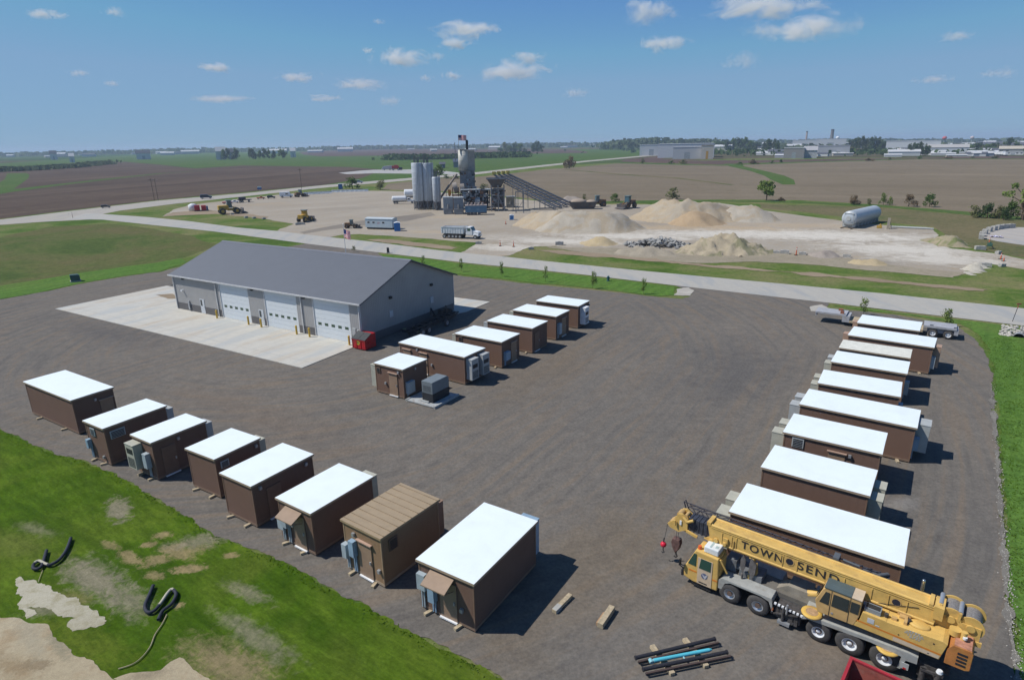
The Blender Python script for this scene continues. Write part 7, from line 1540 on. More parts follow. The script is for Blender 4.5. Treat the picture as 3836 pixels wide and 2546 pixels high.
def heap_mat(name, a, b_, c3=None, sc=1.0):
    m, nt, b = nodes_of(name); v = objcoord(nt); f = noise_node(nt, v, .35 * sc, 5, .7, .8); g = noise_node(nt, v, 4, 4, .8)
    c = mix(nt, mapr(nt, f, .35, .65), a, b_)
    if c3:
        f3 = noise_node(nt, v, .16 * sc, 4, .6, 1.2); c = mix(nt, mapr(nt, f3, .5, .6), c, c3)
    c = mix(nt, mapr(nt, g, .3, .7), mix(nt, 1.0, c, (.85, .85, .85), 'MULTIPLY'), mix(nt, 1.0, c, (1.12, 1.12, 1.12), 'MULTIPLY'))
    lk(nt, c, b.inputs['Base Color']); b.inputs['Roughness'].default_value = .95; b.inputs['Specular IOR Level'].default_value = .1; bump(nt, b, g, .5, .15); return m
TANH = heap_mat('tan_sand', (0.36, 0.288, 0.195), (0.41, 0.338, 0.24), (0.38, 0.33, 0.255)); GRYH = heap_mat('grey_limestone_chip', (0.35, 0.315, 0.255), (0.41, 0.37, 0.305), (0.37, 0.31, 0.225)); OCH = heap_mat('ochre_sand', (0.40, 0.32, 0.19), (0.45, 0.37, 0.24)); DIRH = heap_mat('dirt_heap', (0.34, 0.29, 0.205), (0.40, 0.345, 0.25), (0.22, 0.21, 0.13)); BRNH = heap_mat('brown_sand', (0.36, 0.265, 0.165), (0.41, 0.31, 0.20)); GPL = heap_mat('pinkish_gravel', (0.27, 0.235, 0.205), (0.33, 0.29, 0.25))
heap('stockpile', 'tan sand end of the big stockpile next to the blue and white toilet', [(1200, 520, 507), (1228, 524, 490), (1268, 531, 485), (1290, 534, 486)], .62, TANH, seed=2)
heap('stockpile', 'long pale grey limestone stockpile in the middle of the lot', [(1300, 538, 487), (1335, 539, 485), (1395, 539, 487), (1428, 534, 490), (1455, 528, 508)], .62, GRYH, seed=3, rough=.45)
heap('stockpile', 'tallest tan sand stockpile behind the grey one', [(1490, 500, 480), (1528, 512, 459), (1560, 516, 459), (1600, 516, 464), (1640, 513, 466), (1668, 506, 474)], .60, TANH, rough=.6, seed=5)
heap('stockpile', 'low brown sand lobe at the foot of the tallest stockpile', [(1575, 520, 494), (1598, 523, 485), (1625, 521, 488), (1648, 516, 500)], .62, BRNH, seed=6, rough=.4)
heap('stockpile', 'greyish conical stockpile at the right end of the row', [(1688, 511, 475), (1715, 513, 471), (1742, 513, 474), (1758, 511, 488)], .62, GRYH, seed=7)
heap('stockpile', 'thin tan stockpile tucked between the tall and the greyish piles', [(1655, 507, 486), (1690, 503, 474)], .6, BRNH, seed=8)
heap('stockpile', 'small ochre sand pile nearest the road, left of the rubble', [(1375, 568, 546), (1385, 568, 543), (1400, 566, 551)], .5, OCH, seed=9, res=.6)
heap('stockpile', 'small pinkish grey pile behind the conveyor foot', [(1308, 475, 452), (1325, 475, 451)], .6, GPL, seed=10)
heap('dirt_heap', 'rough khaki dirt heap with tufts right of the rubble', [(1600, 588, 566), (1636, 590, 548), (1672, 590, 537), (1700, 590, 548), (1735, 588, 562), (1752, 584, 568)], .5, DIRH, rough=1.0, seed=11, res=.6, cat='dirt heap', noise_s=.5)
heap('dirt_heap', 'low grey earth bank in front of the rubble pile', [(1440, 588, 574), (1475, 590, 566), (1500, 592, 568), (1530, 592, 576)], .45, heap_mat('grey_earth', (0.29, 0.255, 0.195), (0.34, 0.30, 0.235)), rough=.6, seed=12, res=.6, cat='dirt heap')
heap('stockpile', 'small grey gravel cone at the front edge of the white gravel', [(1895, 595, 577), (1902, 595, 575.5)], .5, GPL, seed=13, res=.5)
heap('stockpile', 'small tan twin peaked pile near the right front edge of the gravel', [(1978, 610, 597), (1990, 612, 600), (2024, 612, 596)], .5, OCH, seed=14, res=.5, rough=.4)
heap('dirt_heap', 'low weedy earth bank at the right end of the white gravel', [(2158, 560, 543), (2175, 564, 540), (2192, 570, 552)], .5, heap_mat('weedy_earth', (0.27, 0.24, 0.16), (0.33, 0.28, 0.19), (0.17, 0.19, 0.08)), rough=.7, seed=15, res=.7, cat='dirt heap')
heap('dirt_heap', 'rocky pale rim at the front tip of the white gravel', [(2225, 632, 624), (2240, 626, 616), (2252, 618, 608)], .6, heap_mat('pale_rock', (0.42, 0.39, 0.32), (0.5, 0.47, 0.40)), rough=.8, seed=16, res=.5, cat='dirt heap')
# rubble
rb = at(1518, 568); rr = random.Random(21)
t = thing('rubble_pile', 'pile of broken dark and pale concrete slabs between the ochre pile and the dirt heap', 'rubble pile', (rb.x, rb.y, .03))
b = MB(); b2 = MB()
for i in range(260):
    u = rr.uniform(-1, 1); x = rb.x + u * 7 + rr.gauss(0, .4); y = rb.y + rr.gauss(0, 1.8) + u * -1.5; hgt = max(0, 1.9 * (1 - abs(u)) ** .7 - abs(y - rb.y + u * 1.2) * .55) * rr.random() ** .4
    s = rr.uniform(.35, 1.1); (b if rr.random() < .62 else b2).obox((x - rb.x, y - rb.y, hgt + .1), (s, s * rr.uniform(.5, 1), s * rr.uniform(.25, .5)), (rr.uniform(-.7, .7), rr.uniform(-.7, .7), rr.uniform(0, 6)))
o_ = b.build('pale_rubble', M('rubble_pale', (0.30, 0.30, 0.285), .9, var=.35, scale=.7), t); o_['kind'] = 'stuff'; o_ = b2.build('dark_rubble', M('rubble_dark', (0.17, 0.17, 0.17), .9, var=.4), t); o_['kind'] = 'stuff'
# ------------------------------------------------------------ trees and shrubs
def leaf_mat(name, a, b_):
    if name in MATS: return MATS[name]
    m, nt, b = nodes_of(name); g = N(nt, 'ShaderNodeNewGeometry'); v = objcoord(nt)
    f = noise_node(nt, v, 1.3, 4, .7)
    c = mix(nt, mapr(nt, f, .35, .65), a, b_); c = mix(nt, mapr(nt, g.outputs['Random Per Island'], 0, 1, 0, .45), c, [x * 1.5 for x in b_])
    lk(nt, c, b.inputs['Base Color']); b.inputs['Roughness'].default_value = .8; b.inputs['Specular IOR Level'].default_value = .15
    translucent(m, 0.35)
    MATS[name] = m; return m
LEAF = {'green': leaf_mat('leaf_green', (0.080, 0.135, 0.032), (0.120, 0.180, 0.045)), 'dark': leaf_mat('leaf_dark', (0.045, 0.080, 0.030), (0.070, 0.110, 0.038)), 'fresh': leaf_mat('leaf_fresh', (0.150, 0.210, 0.050), (0.200, 0.260, 0.070)),
        'brown': leaf_mat('twig_brown', (0.17, 0.125, 0.075), (0.21, 0.155, 0.095)), 'olive': leaf_mat('leaf_olive', (0.145, 0.155, 0.062), (0.185, 0.190, 0.080)), 'grey': leaf_mat('leaf_grey_green', (0.070, 0.100, 0.055), (0.100, 0.130, 0.068))}
BARK = M('bark', (0.10, 0.075, 0.055), .9, var=.3, scale=4)
def leaves(b, rnd, clumps, n, s):
    for k in range(n):
        c, r = rnd.choice(clumps)
        while True:
            p = Vector((rnd.uniform(-1, 1), rnd.uniform(-1, 1), rnd.uniform(-1, 1)))
            if .25 < p.length <= 1: break
        p = Vector((c[0] + p.x * r[0], c[1] + p.y * r[1], c[2] + p.z * r[2])); q = s * rnd.uniform(.5, 1.4)
        u = Vector((rnd.gauss(0, 1), rnd.gauss(0, 1), rnd.gauss(0, 1))).normalized(); w = u.orthogonal().normalized() * q; h = u.cross(w).normalized() * q * rnd.uniform(.5, 1)
        b.add([p - w, p + h * .8, p + w, p - h * .8], [(0, 1, 2, 3)])
def crown_clumps(rnd, kind):
    cl = []
    if kind == 'round':
        for i in range(16):
            a = rnd.uniform(0, 6.28); z = rnd.uniform(.30, .88); rr = math.sqrt(max(0.02, 1 - ((z - .58) / .42) ** 2)) * rnd.uniform(.2, .68); s = rnd.uniform(.13, .22)
            cl.append(((rr * math.cos(a) * .62, rr * math.sin(a) * .62, z), (s * 1.1, s * 1.1, s * .8)))
    elif kind == 'bush':
        for i in range(12):
            a = rnd.uniform(0, 6.28); z = rnd.uniform(.16, .78); rr = rnd.uniform(.1, .8) * (1.1 - z); s = rnd.uniform(.14, .24)
            cl.append(((rr * math.cos(a) * .7, rr * math.sin(a) * .7, z), (s * 1.1, s * 1.1, s)))
    elif kind == 'grove':
        for i in range(20):
            a = rnd.uniform(0, 6.28); z = rnd.uniform(.12, .88); rr = math.sqrt(max(0.02, 1 - ((z - .45) / .55) ** 2)) * rnd.uniform(.1, .72); s = rnd.uniform(.12, .22)
            cl.append(((rr * math.cos(a) * .6, rr * math.sin(a) * .6, z), (s * 1.1, s * 1.1, s * .8)))
    elif kind == 'sapling':
        for i in range(16):
            a = rnd.uniform(0, 6.28); z = rnd.uniform(.30, .95); rr = rnd.uniform(.05, .40) * (1.1 - abs(z - .55)); s = rnd.uniform(.10, .18)
            cl.append(((rr * math.cos(a), rr * math.sin(a), z), (s * 1.2, s * 1.2, s)))
    else:   # sparse tall
        for i in range(14):
            a = rnd.uniform(0, 6.28); z = rnd.uniform(.42, .95); rr = rnd.uniform(.1, .55); s = rnd.uniform(.07, .15)
            cl.append(((rr * math.cos(a) * .75, rr * math.sin(a) * .75, z), (s * 1.5, s * 1.5, s * .8)))
    return cl
TPROTO = {}
def tree_proto(kind, mat, variant, n, s):
    key = (kind, mat, variant)
    if key in TPROTO: return TPROTO[key]
    rnd = random.Random(sum(map(ord, kind + mat)) * 7 + variant); cl = crown_clumps(rnd, kind)
    b = MB(); leaves(b, rnd, cl, n, s)
    me = b.build('crown', LEAF[mat]); cm = me.data; bpy.data.objects.remove(me)
    b = MB(); top = .62 if kind != 'bush' else .4; r0 = .035 if kind != 'sapling' else .018
    b.cyl((0, 0, 0), (.01, 0, top), r0, r0 * .45, n=8)
    for c, r in cl[:9]: b.cyl((0, 0, min(c[2] * .6, top * .9)), c, r0 * .45, r0 * .12, n=5, caps=False)
    o = b.build('trunk', BARK); tm = o.data; bpy.data.objects.remove(o)
    TPROTO[key] = (tm, cm); return TPROTO[key]
def plant(kind, mat, p, h, w, label, cat, group, name, variant=0, n=420, s=.055, yaw=None):
    tm, cm = tree_proto(kind, mat, variant, n, s)
    e = thing(name, label, cat, (p.x, p.y, gz(p.x, p.y)), yaw if yaw is not None else random.uniform(0, 6), group, (w, w, h))
    for nm, me in (('trunk', tm), ('crown', cm)):
        o = bpy.data.objects.new(nm, me); COL.objects.link(o); o.parent = e
    return e
def pl(zf, x0, x1, yb, yt, kind, mat, label, cat='tree', name='broadleaf_tree', group='trees and shrubs along the fields', variant=0, n=420, s=.055):
    c, w, h, yaw = st(zf, x0, x1, yb, yt); return plant(kind, mat, c, h * (.88 if kind == 'sapling' else 1), max(w, .8) * (.8 if kind == 'sapling' else 1), label, cat, group, name, variant, n, s)
# saplings along the road
sg = 'young street trees along the road'
for i, (zf, x0, x1, yb, yt, mt, lab) in enumerate((
    (z2, 268, 326, 1168, 1105, 'olive', 'young street tree just behind the workshop roof ridge, farthest left'),
    (z2, 880, 940, 1292, 1188, 'fresh', 'young street tree above the workshop gable peak'),
    (z2, 1222, 1282, 1342, 1205, 'fresh', 'young street tree right of the workshop eave, before the dump truck'),
    (z2, 1572, 1640, 1388, 1238, 'fresh', 'young street tree opposite the lot entrance'),
    (z2, 1960, 2026, 1432, 1278, 'fresh', 'young street tree midway between the workshop and the pale gravel apron'),
    (z3, 474, 566, 1492, 1312, 'fresh', 'young street tree with a dark hydrant to its right'),
    (z3, 925, 1012, 1540, 1384, 'fresh', 'young street tree nearest the left gravel apron'))):
    pl(zf, x0, x1, yb, yt, 'sapling', mt, lab, 'sapling', 'street_tree', sg, i % 3, 420, .05)
def zR(x, y=0): return ((2800 + x / 1.9604) / CK, (1100 + y / 1.9604) / CK)
pl(zR, 796, 902, 160, 20, 'sapling', 'fresh', 'young street tree behind the gooseneck of the lowboy trailer', 'sapling', 'street_tree', sg, 0, 420, .05)
pl(zR, 1392, 1502, 240, 98, 'bush', 'fresh', 'bushy young street tree behind the rear wheels of the lowboy trailer', 'sapling', 'street_tree', sg, 1, 520, .05)
# shrubs and trees on the field edges
B_ = 'bush'
pl(z3, 262, 366, 428, 296, 'bush', 'brown', 'bare brown bushy tree beside the highway bend', 'tree', 'broadleaf_tree', n=900, s=.05)
pl(z4, 5, 160, 712, 528, 'round', 'fresh', 'bright green tree at the field edge behind the greyish stockpile', n=900)
pl(z4, 800, 905, 748, 645, B_, 'brown', 'pale leafless shrub left of the silver tank top', 'shrub', 'shrub')
pl(z4, 962, 1018, 750, 688, B_, 'olive', 'small green shrub behind the silver tank', 'shrub', 'shrub')
pl(z4, 1078, 1152, 752, 636, B_, 'fresh', 'larger shrub of the pair right behind the silver tank', 'shrub', 'shrub', variant=1)
pl(z4, 1146, 1204, 752, 662, B_, 'fresh', 'smaller shrub of the pair right behind the silver tank', 'shrub', 'shrub', variant=2)
pl(z4, 1276, 1404, 764, 650, B_, 'brown', 'spreading brown shrub between the shrub pair and the round green shrub', 'shrub', 'shrub', variant=1)
pl(z4, 1468, 1582, 768, 640, B_, 'green', 'rounded green shrub standing clear at the field edge', 'shrub', 'shrub', n=700)
for i, (x0, x1, yt, mt) in enumerate(((1850, 2000, 742, 'olive'), (1960, 2110, 715, 'dark'), (2080, 2200, 735, 'olive'), (2170, 2300, 700, 'green'), (2270, 2400, 690, 'brown'), (2130, 2230, 760, 'dark'))):
    pl(z4, x0, x1, 862 + i * 5, yt, B_, mt, ['leftmost', 'second', 'third', 'fourth', 'fifth, brownest', 'lowest dark'][i] + ' shrub in the thicket at the right edge', 'shrub', 'shrub', 'thicket at the right edge', i % 3, 600)
pl(z4, 2180, 2520, 885, 478, 'sparse', 'fresh', 'tall sparse tree with a dark trunk rising from the thicket at the right edge', n=900, s=.035)
pl(z3, 1165, 1300, 700, 585, B_, 'olive', 'rounded shrub just above the tallest stockpile', 'shrub', 'shrub', n=600)
pl(z3, 676, 768, 722, 645, B_, 'green', 'dark green shrub between the two brown loaders', 'shrub', 'shrub')
pl(z3, 418, 468, 715, 648, B_, 'olive', 'small shrub behind the feed bin', 'shrub', 'shrub')
pl(z3, 2160, 2220, 718, 672, B_, 'brown', 'tiny brown shrub right of the bright green tree', 'shrub', 'shrub')
pl(z2, 218, 350, 608, 498, B_, 'green', 'green shrub by the highway, left of the brownish one', 'shrub', 'shrub', n=600)
pl(z2, 465, 595, 615, 515, B_, 'olive', 'brownish shrub by the highway left of the silos', 'shrub', 'shrub', variant=1, n=600)
pl(z2, 1005, 1100, 515, 392, 'round', 'green', 'green tree rising behind the silos', n=800)
pl(z2, 1085, 1145, 518, 480, B_, 'dark', 'low dark shrub between the silos and the mixing tower', 'shrub', 'shrub')
pl(z2, 1150, 1240, 520, 484, B_, 'dark', 'low dark shrub left against the mixing tower', 'shrub', 'shrub', variant=1)
pl(z2, 1390, 1500, 640, 548, B_, 'olive', 'yellowish shrub between the mixing tower and the hopper', 'shrub', 'shrub', variant=2)
# hedge of the middle distance
for i, (x0, x1, yb, yt, mt, lab) in enumerate(((935, 985, 385, 335, 'olive', 'first shrub of the distant field hedge from the left'), (1180, 1250, 388, 355, 'green', 'low shrub in the distant hedge, second from the left'), (1280, 1360, 388, 342, 'olive', 'twin topped shrub in the distant field hedge'), (1895, 1985, 392, 335, 'brown', 'brown round shrub in the distant field hedge'), (2085, 2130, 385, 352, 'green', 'small shrub right of the brown round one'), (2170, 2202, 378, 342, 'dark', 'narrow dark shrub farthest right in the hedge'), (1790, 1850, 395, 368, 'green', 'low shrub at the start of the green waterway'))):
    pl(z3, x0, x1, yb, yt, B_, mt, lab, 'shrub', 'shrub', 'shrubs of the distant field hedge', i % 3, 220, .08)
for i, (x0, x1, yb, yt, lab) in enumerate(((950, 1030, 362, 330, 'brown shrub left of the middle of the far right hedge'), (1150, 1190, 354, 322, 'small shrub in the middle of the far right hedge'), (1410, 1470, 345, 312, 'dark green shrub below the long white shed'), (1650, 1735, 342, 312, 'wide brownish shrub below the red corner of the shed'), (1890, 1925, 338, 318, 'tiny shrub below the parked white trucks'), (2060, 2170, 338, 320, 'low dark shrub farthest right under the white trucks'))):
    pl(z4, x0, x1, yb, yt, B_, ('brown', 'olive', 'green', 'brown', 'dark', 'dark')[i], lab, 'shrub', 'shrub', 'shrubs of the far right hedge', i % 3, 200, .08)

# ------------------------------------------------------------ poles, boxes, signs
def pole(zf, x, yb, yt, label, arm=True, r=.14):
    p = at(*zf(x, yb)); h = zat(p, zf(0, yt)[1]); t = thing('utility_pole', label, 'utility pole', (p.x, p.y, .02), math.atan2(p.y, p.x) - math.pi / 2, 'wooden utility poles')
    b = MB(); b.cyl((0, 0, 0), (0, 0, h), r, r * .7, n=8); b.build('pole', BARK, t)
    if arm: b = MB(); b.box(-1.2, 1.2, -.06, .06, h - .7, h - .55); b.build('crossarm', BARK, t)
    b = MB()
    for x_ in (-1, 0, 1): b.cyl((x_, 0, h - .55), (x_, 0, h - .3), .06, n=6)
    b.build('insulator', LGREY, t)
pole(z1, 1052, 548, 398, 'left pole of the close pair beyond the highway in the ploughed field', True, .10)
pole(z1, 1078, 548, 400, 'right pole of the close pair beyond the highway in the ploughed field', False, .10)
pole(z1, 2055, 470, 330, 'utility pole at the back of the left lot above the loader', True, .12)
pole(z1, 497, 668, 628, 'short post on the near side of the road junction', False, .06)
def ubox(zf, x0, x1, yb, yt, label, m, cat='utility box', name='utility_box'):
    c, w, h, yaw = st(zf, x0, x1, yb, yt); t = thing(name, label, cat, (c.x, c.y, .03), yaw)
    b = MB(); b.prism([(-w / 2, .2), (w / 2, .2), (w / 2, h * .85), (0 + w * .3, h), (-w / 2, h)], 0, w * .8, 'y'); b.build('cabinet', m, t, bevel=.03); b = MB(); b.box(-w / 2 - .1, w / 2 + .1, -.1, w * .85, 0, .199); b.build('base', CONC, t)
ubox(z1, 490, 545, 1102, 1055, 'dark green transformer box on a pale base in the meadow near the yard edge', M('transformer_green', (0.05, 0.10, 0.09), .5))
ubox(z2, 590, 612, 1180, 1130, 'small dark box on a post behind the workshop roof', M('post_box_dark', (0.06, 0.05, 0.05), .6))
def post_thing(zf, x, yb, yt, name, label, cat, m, r=.15):
    p = at(*zf(x, yb)); h = zat(p, zf(0, yt)[1]); t = thing(name, label, cat, (p.x, p.y, .04))
    b = MB(); b.cyl((0, 0, 0), (0, 0, h * .8), r, n=10); b.ball((0, 0, h * .8), (r * 1.1, r * 1.1, r * 1.1)); b.build('barrel', m, t); b = MB(); b.cyl((-r * 1.6, 0, h * .6), (r * 1.6, 0, h * .6), r * .5, n=8); b.cyl((0, 0, 0), (0, 0, .1), r * 1.5, n=10); b.build('nozzle_cap', m, t)
post_thing(z3, 657, 1425, 1382, 'fire_hydrant', 'dark teal hydrant on the verge between two young street trees', 'hydrant', M('hydrant_teal', (0.04, 0.11, 0.12), .5), .2)
p = at(*zl(990, 122)); t = thing('road_sign', 'small blue and white sign beyond the highway', 'sign', (p.x, p.y, 0), math.atan2(p.y, p.x) - math.pi / 2); h = zat(p, zl(0, 62)[1]); b = MB(); b.cyl((0, 0, 0), (0, 0, h), .07, n=6); b.build('post', STEEL, t); b = MB(); b.box(-1.1, 1.1, -.06, -.0, h * .35, h * .75); b.build('panel', M('sign_blue', (0.05, 0.12, 0.35), .5), t); b = MB(); b.box(-1.0, 1.0, -.06, -.0, h * .76, h); b.build('upper_panel', WHITE, t)

# ------------------------------------------------------------ farm buildings beyond the plant
def shed(zf, x0, x1, yb, yt, label, wm, rm, depth=10, cat='shed', name='farm_shed', windows=0, flat=False, group=None, dist=None, wm2=None):
    a, c_ = zf(x0, yb), zf(x1, yt)
    if dist:
        p = atd((a[0] + c_[0]) / 2, dist, a[1]); w = (c_[0] - a[0]) * pr(p)[2] * CK / CF; h = zat(p, c_[1]) - p.z; yaw = math.atan2(p.y, p.x) - math.pi / 2; c = p
    else: c, w, h, yaw = site(a[0], c_[0], a[1], c_[1])
    t = thing(name, label, cat, (c.x, c.y, gz(c.x, c.y)), yaw, group)
    eh = h if flat else h * .66
    b = MB(); b.box(-w / 2, w / 2, 0, depth, 0, eh); b.build('wall', wm, t)
    b = MB()
    if flat: b.box(-w / 2 - .3, w / 2 + .3, -.3, depth + .3, h + .005, h + .6)
    else: b.prism([(-.6, eh - .1), (depth / 2, h), (depth + .6, eh - .1), (depth + .6, eh - .25), (-.6, eh - .25)], -w / 2 - .5, w / 2 + .5, 'x'); b.v = [(x, y, z + .26) for x, y, z in b.v]
    b.build('roof', rm, t)
    b = MB(); b.box(-w * .1, w * .1, -.05, -.002, 0, eh * .6); b.build('door', wm2 or PGR, t)
    for i in range(windows):
        x = -w / 2 + (i + .5) * w / windows
        if abs(x) < w * .13: continue
        b = MB(); b.box(x - w / windows * .22, x + w / windows * .22, -.05, -.002, eh * .45, eh * .75); b.build('window', GLASS, t)
    return t
WB, GB_, DR = M('far_white_wall', (0.55, 0.56, 0.56), .7), M('far_grey_wall', (0.42, 0.43, 0.45), .7), M('far_dark_roof', (0.09, 0.095, 0.115), .7)
LR = M('far_light_roof', (0.50, 0.51, 0.52), .6); BG = M('far_beige_wall', (0.50, 0.46, 0.40), .7)
shed(z2, 1180, 1262, 420, 345, 'grey gabled farm shed half hidden behind the mixing tower', M('farm_grey', (0.22, 0.235, 0.26), .7), M('farm_blue_roof', (0.07, 0.09, 0.13), .6))
shed(z2, 1058, 1106, 425, 374, 'small dark farm shed right of the tree behind the silos', M('farm_dark', (0.10, 0.13, 0.15), .7), DR, 6)
c, w, h, yaw = st(z2, 540, 635, 445, 402); t = thing('grain_trailer', 'pale grey farm trailer left of the red combine', 'farm trailer', (c.x, c.y, .03), yaw)
b = MB(); b.prism([(-w / 2, 1), (w / 2, 1), (w / 2, h), (-w * .3, h * .8)], 0, 3, 'y'); b.build('box_body', GB_, t); small_wheels(t, (-w * .2, w * .3), 1.2, .6)
c, w, h, yaw = st(z2, 625, 728, 445, 398); t = thing('combine', 'red farm machine on the drive beyond the highway', 'farm machine', (c.x, c.y, .03), yaw)
b = MB(); b.box(-w * .4, w * .2, -.2, 3, 1.4, h * .85); b.box(-w * .2, w * .1, 0, 2, h * .85 + .01, h); b.build('body', M('machine_red'), t); b = MB(); b.box(w * .21, w * .48, -.3, 3.2, .3, h * .55); b.build('cab', DARK, t); small_wheels(t, (-w * .3, w * .15), 1.4, 1.0, .6)
# ------------------------------------------------------------ the far town, warehouses and tree clumps on the right
fw = 'warehouses of the far town'
def zq(x, y=0): return ((2350 + x / 3.1507) / CK, (460 + y / 3.1507) / CK)
def zs(x, y=0): return ((3050 + x / 3.0064) / CK, (460 + y / 3.0064) / CK)
shed(zq, 370, 1010, 322, 252, 'very long pale warehouse left of the big tree clump', M('wh_pale', (0.58, 0.59, 0.60), .7), LR, 60, 'warehouse', 'warehouse', 0, True, fw, 900)
shed(zq, 545, 870, 340, 290, 'lower grey warehouse wing in front of the very long pale one', M('wing_grey', (0.46, 0.47, 0.48), .7), LR, 20, 'warehouse', 'warehouse', 0, True, fw, 840)
shed(zq, 875, 1012, 332, 270, 'small beige warehouse with an orange corner left of the tree clump', BG, M('far_tan_roof', (0.42, 0.33, 0.22), .7), 15, 'warehouse', 'warehouse', 0, True, fw, 830, M('orange_panel', (0.5, 0.28, 0.05), .6))
shed(zq, 150, 420, 300, 262, 'low white sheds at the left end of the long warehouse', WB, LR, 20, 'warehouse', 'warehouse', 0, True, fw, 1050)
shed(zq, 1860, 2080, 335, 300, 'low building with a bright flat roof left of the grey house row', M('far_brown_wall', (0.30, 0.28, 0.27), .8), M('bright_roof', (0.62, 0.62, 0.60), .5), 15, 'building', 'low_building', 0, True, fw, 830)  # plain brown wall colour under a pale flat roof
shed(zq, 2090, 2235, 335, 280, 'grey gabled building left of the second tree clump', GB_, M('far_pale_roof', (0.36, 0.36, 0.37), .6), 20, 'building', 'low_building', 0, False, fw, 840)
shed(zq, 1960, 2230, 260, 205, 'white factory blocks under the slim chimney', WB, LR, 40, 'factory', 'factory', 0, True, fw, 1700)
shed(zs, 30, 340, 225, 182, 'wide white factory beneath the tall dark chimney', WB, LR, 50, 'factory', 'factory', 0, True, fw, 1700)
shed(zs, 50, 380, 300, 262, 'row of grey flat buildings left of the second tree clump', GB_, M('far_pale_roof'), 20, 'building', 'low_building', 0, True, fw, 950)
shed(zs, 850, 1370, 255, 208, 'long white warehouse behind the second tree clump', M('wh_white', (0.58, 0.60, 0.61), .7), LR, 50, 'warehouse', 'warehouse', 0, True, fw, 1250)
shed(zs, 1290, 1690, 340, 238, 'big pale grey shed with a red corner beside the parked trucks', M('wh_blue_grey', (0.50, 0.53, 0.55), .6), M('wh_roof', (0.40, 0.39, 0.37), .6), 40, 'warehouse', 'warehouse', 0, False, fw, None, M('wh_blue_grey'))
shed(zs, 1670, 1712, 335, 288, 'small bright red annex at the right corner of the pale grey shed', M('annex_red', (0.50, 0.05, 0.04), .6), M('annex_red'), 8, 'annex', 'shed_annex', 0, True, fw, None, WB)
shed(zs, 2110, 2420, 350, 258, 'tan roofed hall at the far right edge behind the trucks', M('hall_grey', (0.26, 0.26, 0.26), .7), M('hall_roof', (0.46, 0.42, 0.34), .6), 25, 'hall', 'hall', 6, False, fw, None)
shed(zs, 985, 1140, 335, 275, 'low white building with a sagging orange and white front in the field corner', WB, LR, 10, 'building', 'low_building', 0, True, fw, None, M('orange_panel'))
shed(zs, 1140, 1240, 305, 268, 'small white building right of the orange and white one', WB, LR, 10, 'building', 'low_building', 2, True, fw, 1000)
c, w, h, yaw = st(zs, 948, 1140, 336, 292); t = thing('fabric_awning', 'orange and white sagging awning in front of the low white building', 'awning', (c.x, c.y - 3, 0), yaw)
b = MB(); n_ = 12; V = []
for i in range(n_ + 1):
    x = -w / 2 + w * i / n_; z = h * (.35 + .65 * abs(i / n_ * 2 - 1) ** 1.5); V += [(x, 0, z), (x, 0, .2), (x, 3, z + .3)]
F = []
for i in range(n_): F += [(3 * i + 1, 3 * i + 4, 3 * i + 3, 3 * i), (3 * i, 3 * i + 3, 3 * i + 5, 3 * i + 2)]
b.add(V, F); b.build('fabric', M('awning_orange', (0.55, 0.28, 0.18), .7, var=.4, scale=.2), t)
def stack(zf, x, yb, yt, r, label, m, dist):
    a = zf(x, yb); p = atd(a[0], dist, a[1]); h = zat(p, zf(x, yt)[1]) - p.z; t = thing('factory_chimney', label, 'chimney', (p.x, p.y, p.z), 0, 'factory chimneys')
    b = MB(); b.cyl((0, 0, 0), (0, 0, h * .94), r, r * .75, n=14); b.build('shaft', m, t); b = MB(); b.cyl((0, 0, h * .94), (0, 0, h), r * .82, r * .8, n=14); b.build('cap', DARK, t)
stack(zs, 195, 190, 75, 4.5, 'tall dark factory chimney on the right horizon', M('stack_dark', (0.14, 0.14, 0.15), .8), 1750)
stack(zq, 2112, 190, 100, 2.6, 'slim pale chimney left of the tall dark one', M('stack_pale', (0.36, 0.30, 0.27), .8), 1750)
def tower(zf, x, yb, yt, label, m, dist):
    a = zf(x, yb); p = atd(a[0], dist, a[1]); h = zat(p, zf(x, yt)[1]) - p.z; t = thing('water_tower', label, 'water tower', (p.x, p.y, p.z), 0, 'water towers on the horizon')
    b = MB(); b.cyl((0, 0, 0), (0, 0, h * .7), 1.5, n=10); b.build('stem', LGREY, t); b = MB(); b.ball((0, 0, h * .82), (6, 6, h * .18), 16, 8); b.build('bowl', m, t)
tower(zs, 262, 190, 152, 'white water tower left of the second tree clump', WHITE, 2400); tower(zs, 1465, 195, 152, 'red topped water tower above the long white warehouse', M('tower_red', (0.50, 0.08, 0.08), .6), 2200); tower(zs, 1775, 195, 150, 'pinkish water tower right of the red topped one', M('tower_pink', (0.50, 0.42, 0.42), .6), 2600)
# white trucks parked at the far right
TPW = None
for i in range(13):
    x = 1745 + i * 32 + (25 if i > 4 else 0) + (10 if i > 8 else 0); p = at(*zs(x, 352 + i * 1.8)); yaw = math.atan2(p.y, p.x) - math.pi / 2 + .25
    lab = 'white box trailer in the parked row at the far right field edge'
    if TPW is None:
        TPW = thing('box_trailer', lab, 'trailer', (p.x, p.y, 0), yaw, 'white box trailers parked in a row'); b = MB(); b.box(-1.25, 1.25, 0, 9, 1.1, 3.6); b.build('box_body', WHITE, TPW); b = MB(); b.box(-1.1, 1.1, .3, 8.5, .6, 1.09); b.cyl((-1.2, 1.5, .5), (1.2, 1.5, .5), .5, n=10); b.cyl((-1.2, 2.7, .5), (1.2, 2.7, .5), .5, n=10); b.build('running_gear', BLACK, TPW)
        TPW.scale = (1, 1, 1.1)
    else: dup(TPW, (p.x, p.y, 0), yaw, lab, None, (1, 1, 1.0 + .15 * (i % 3)))
t = None
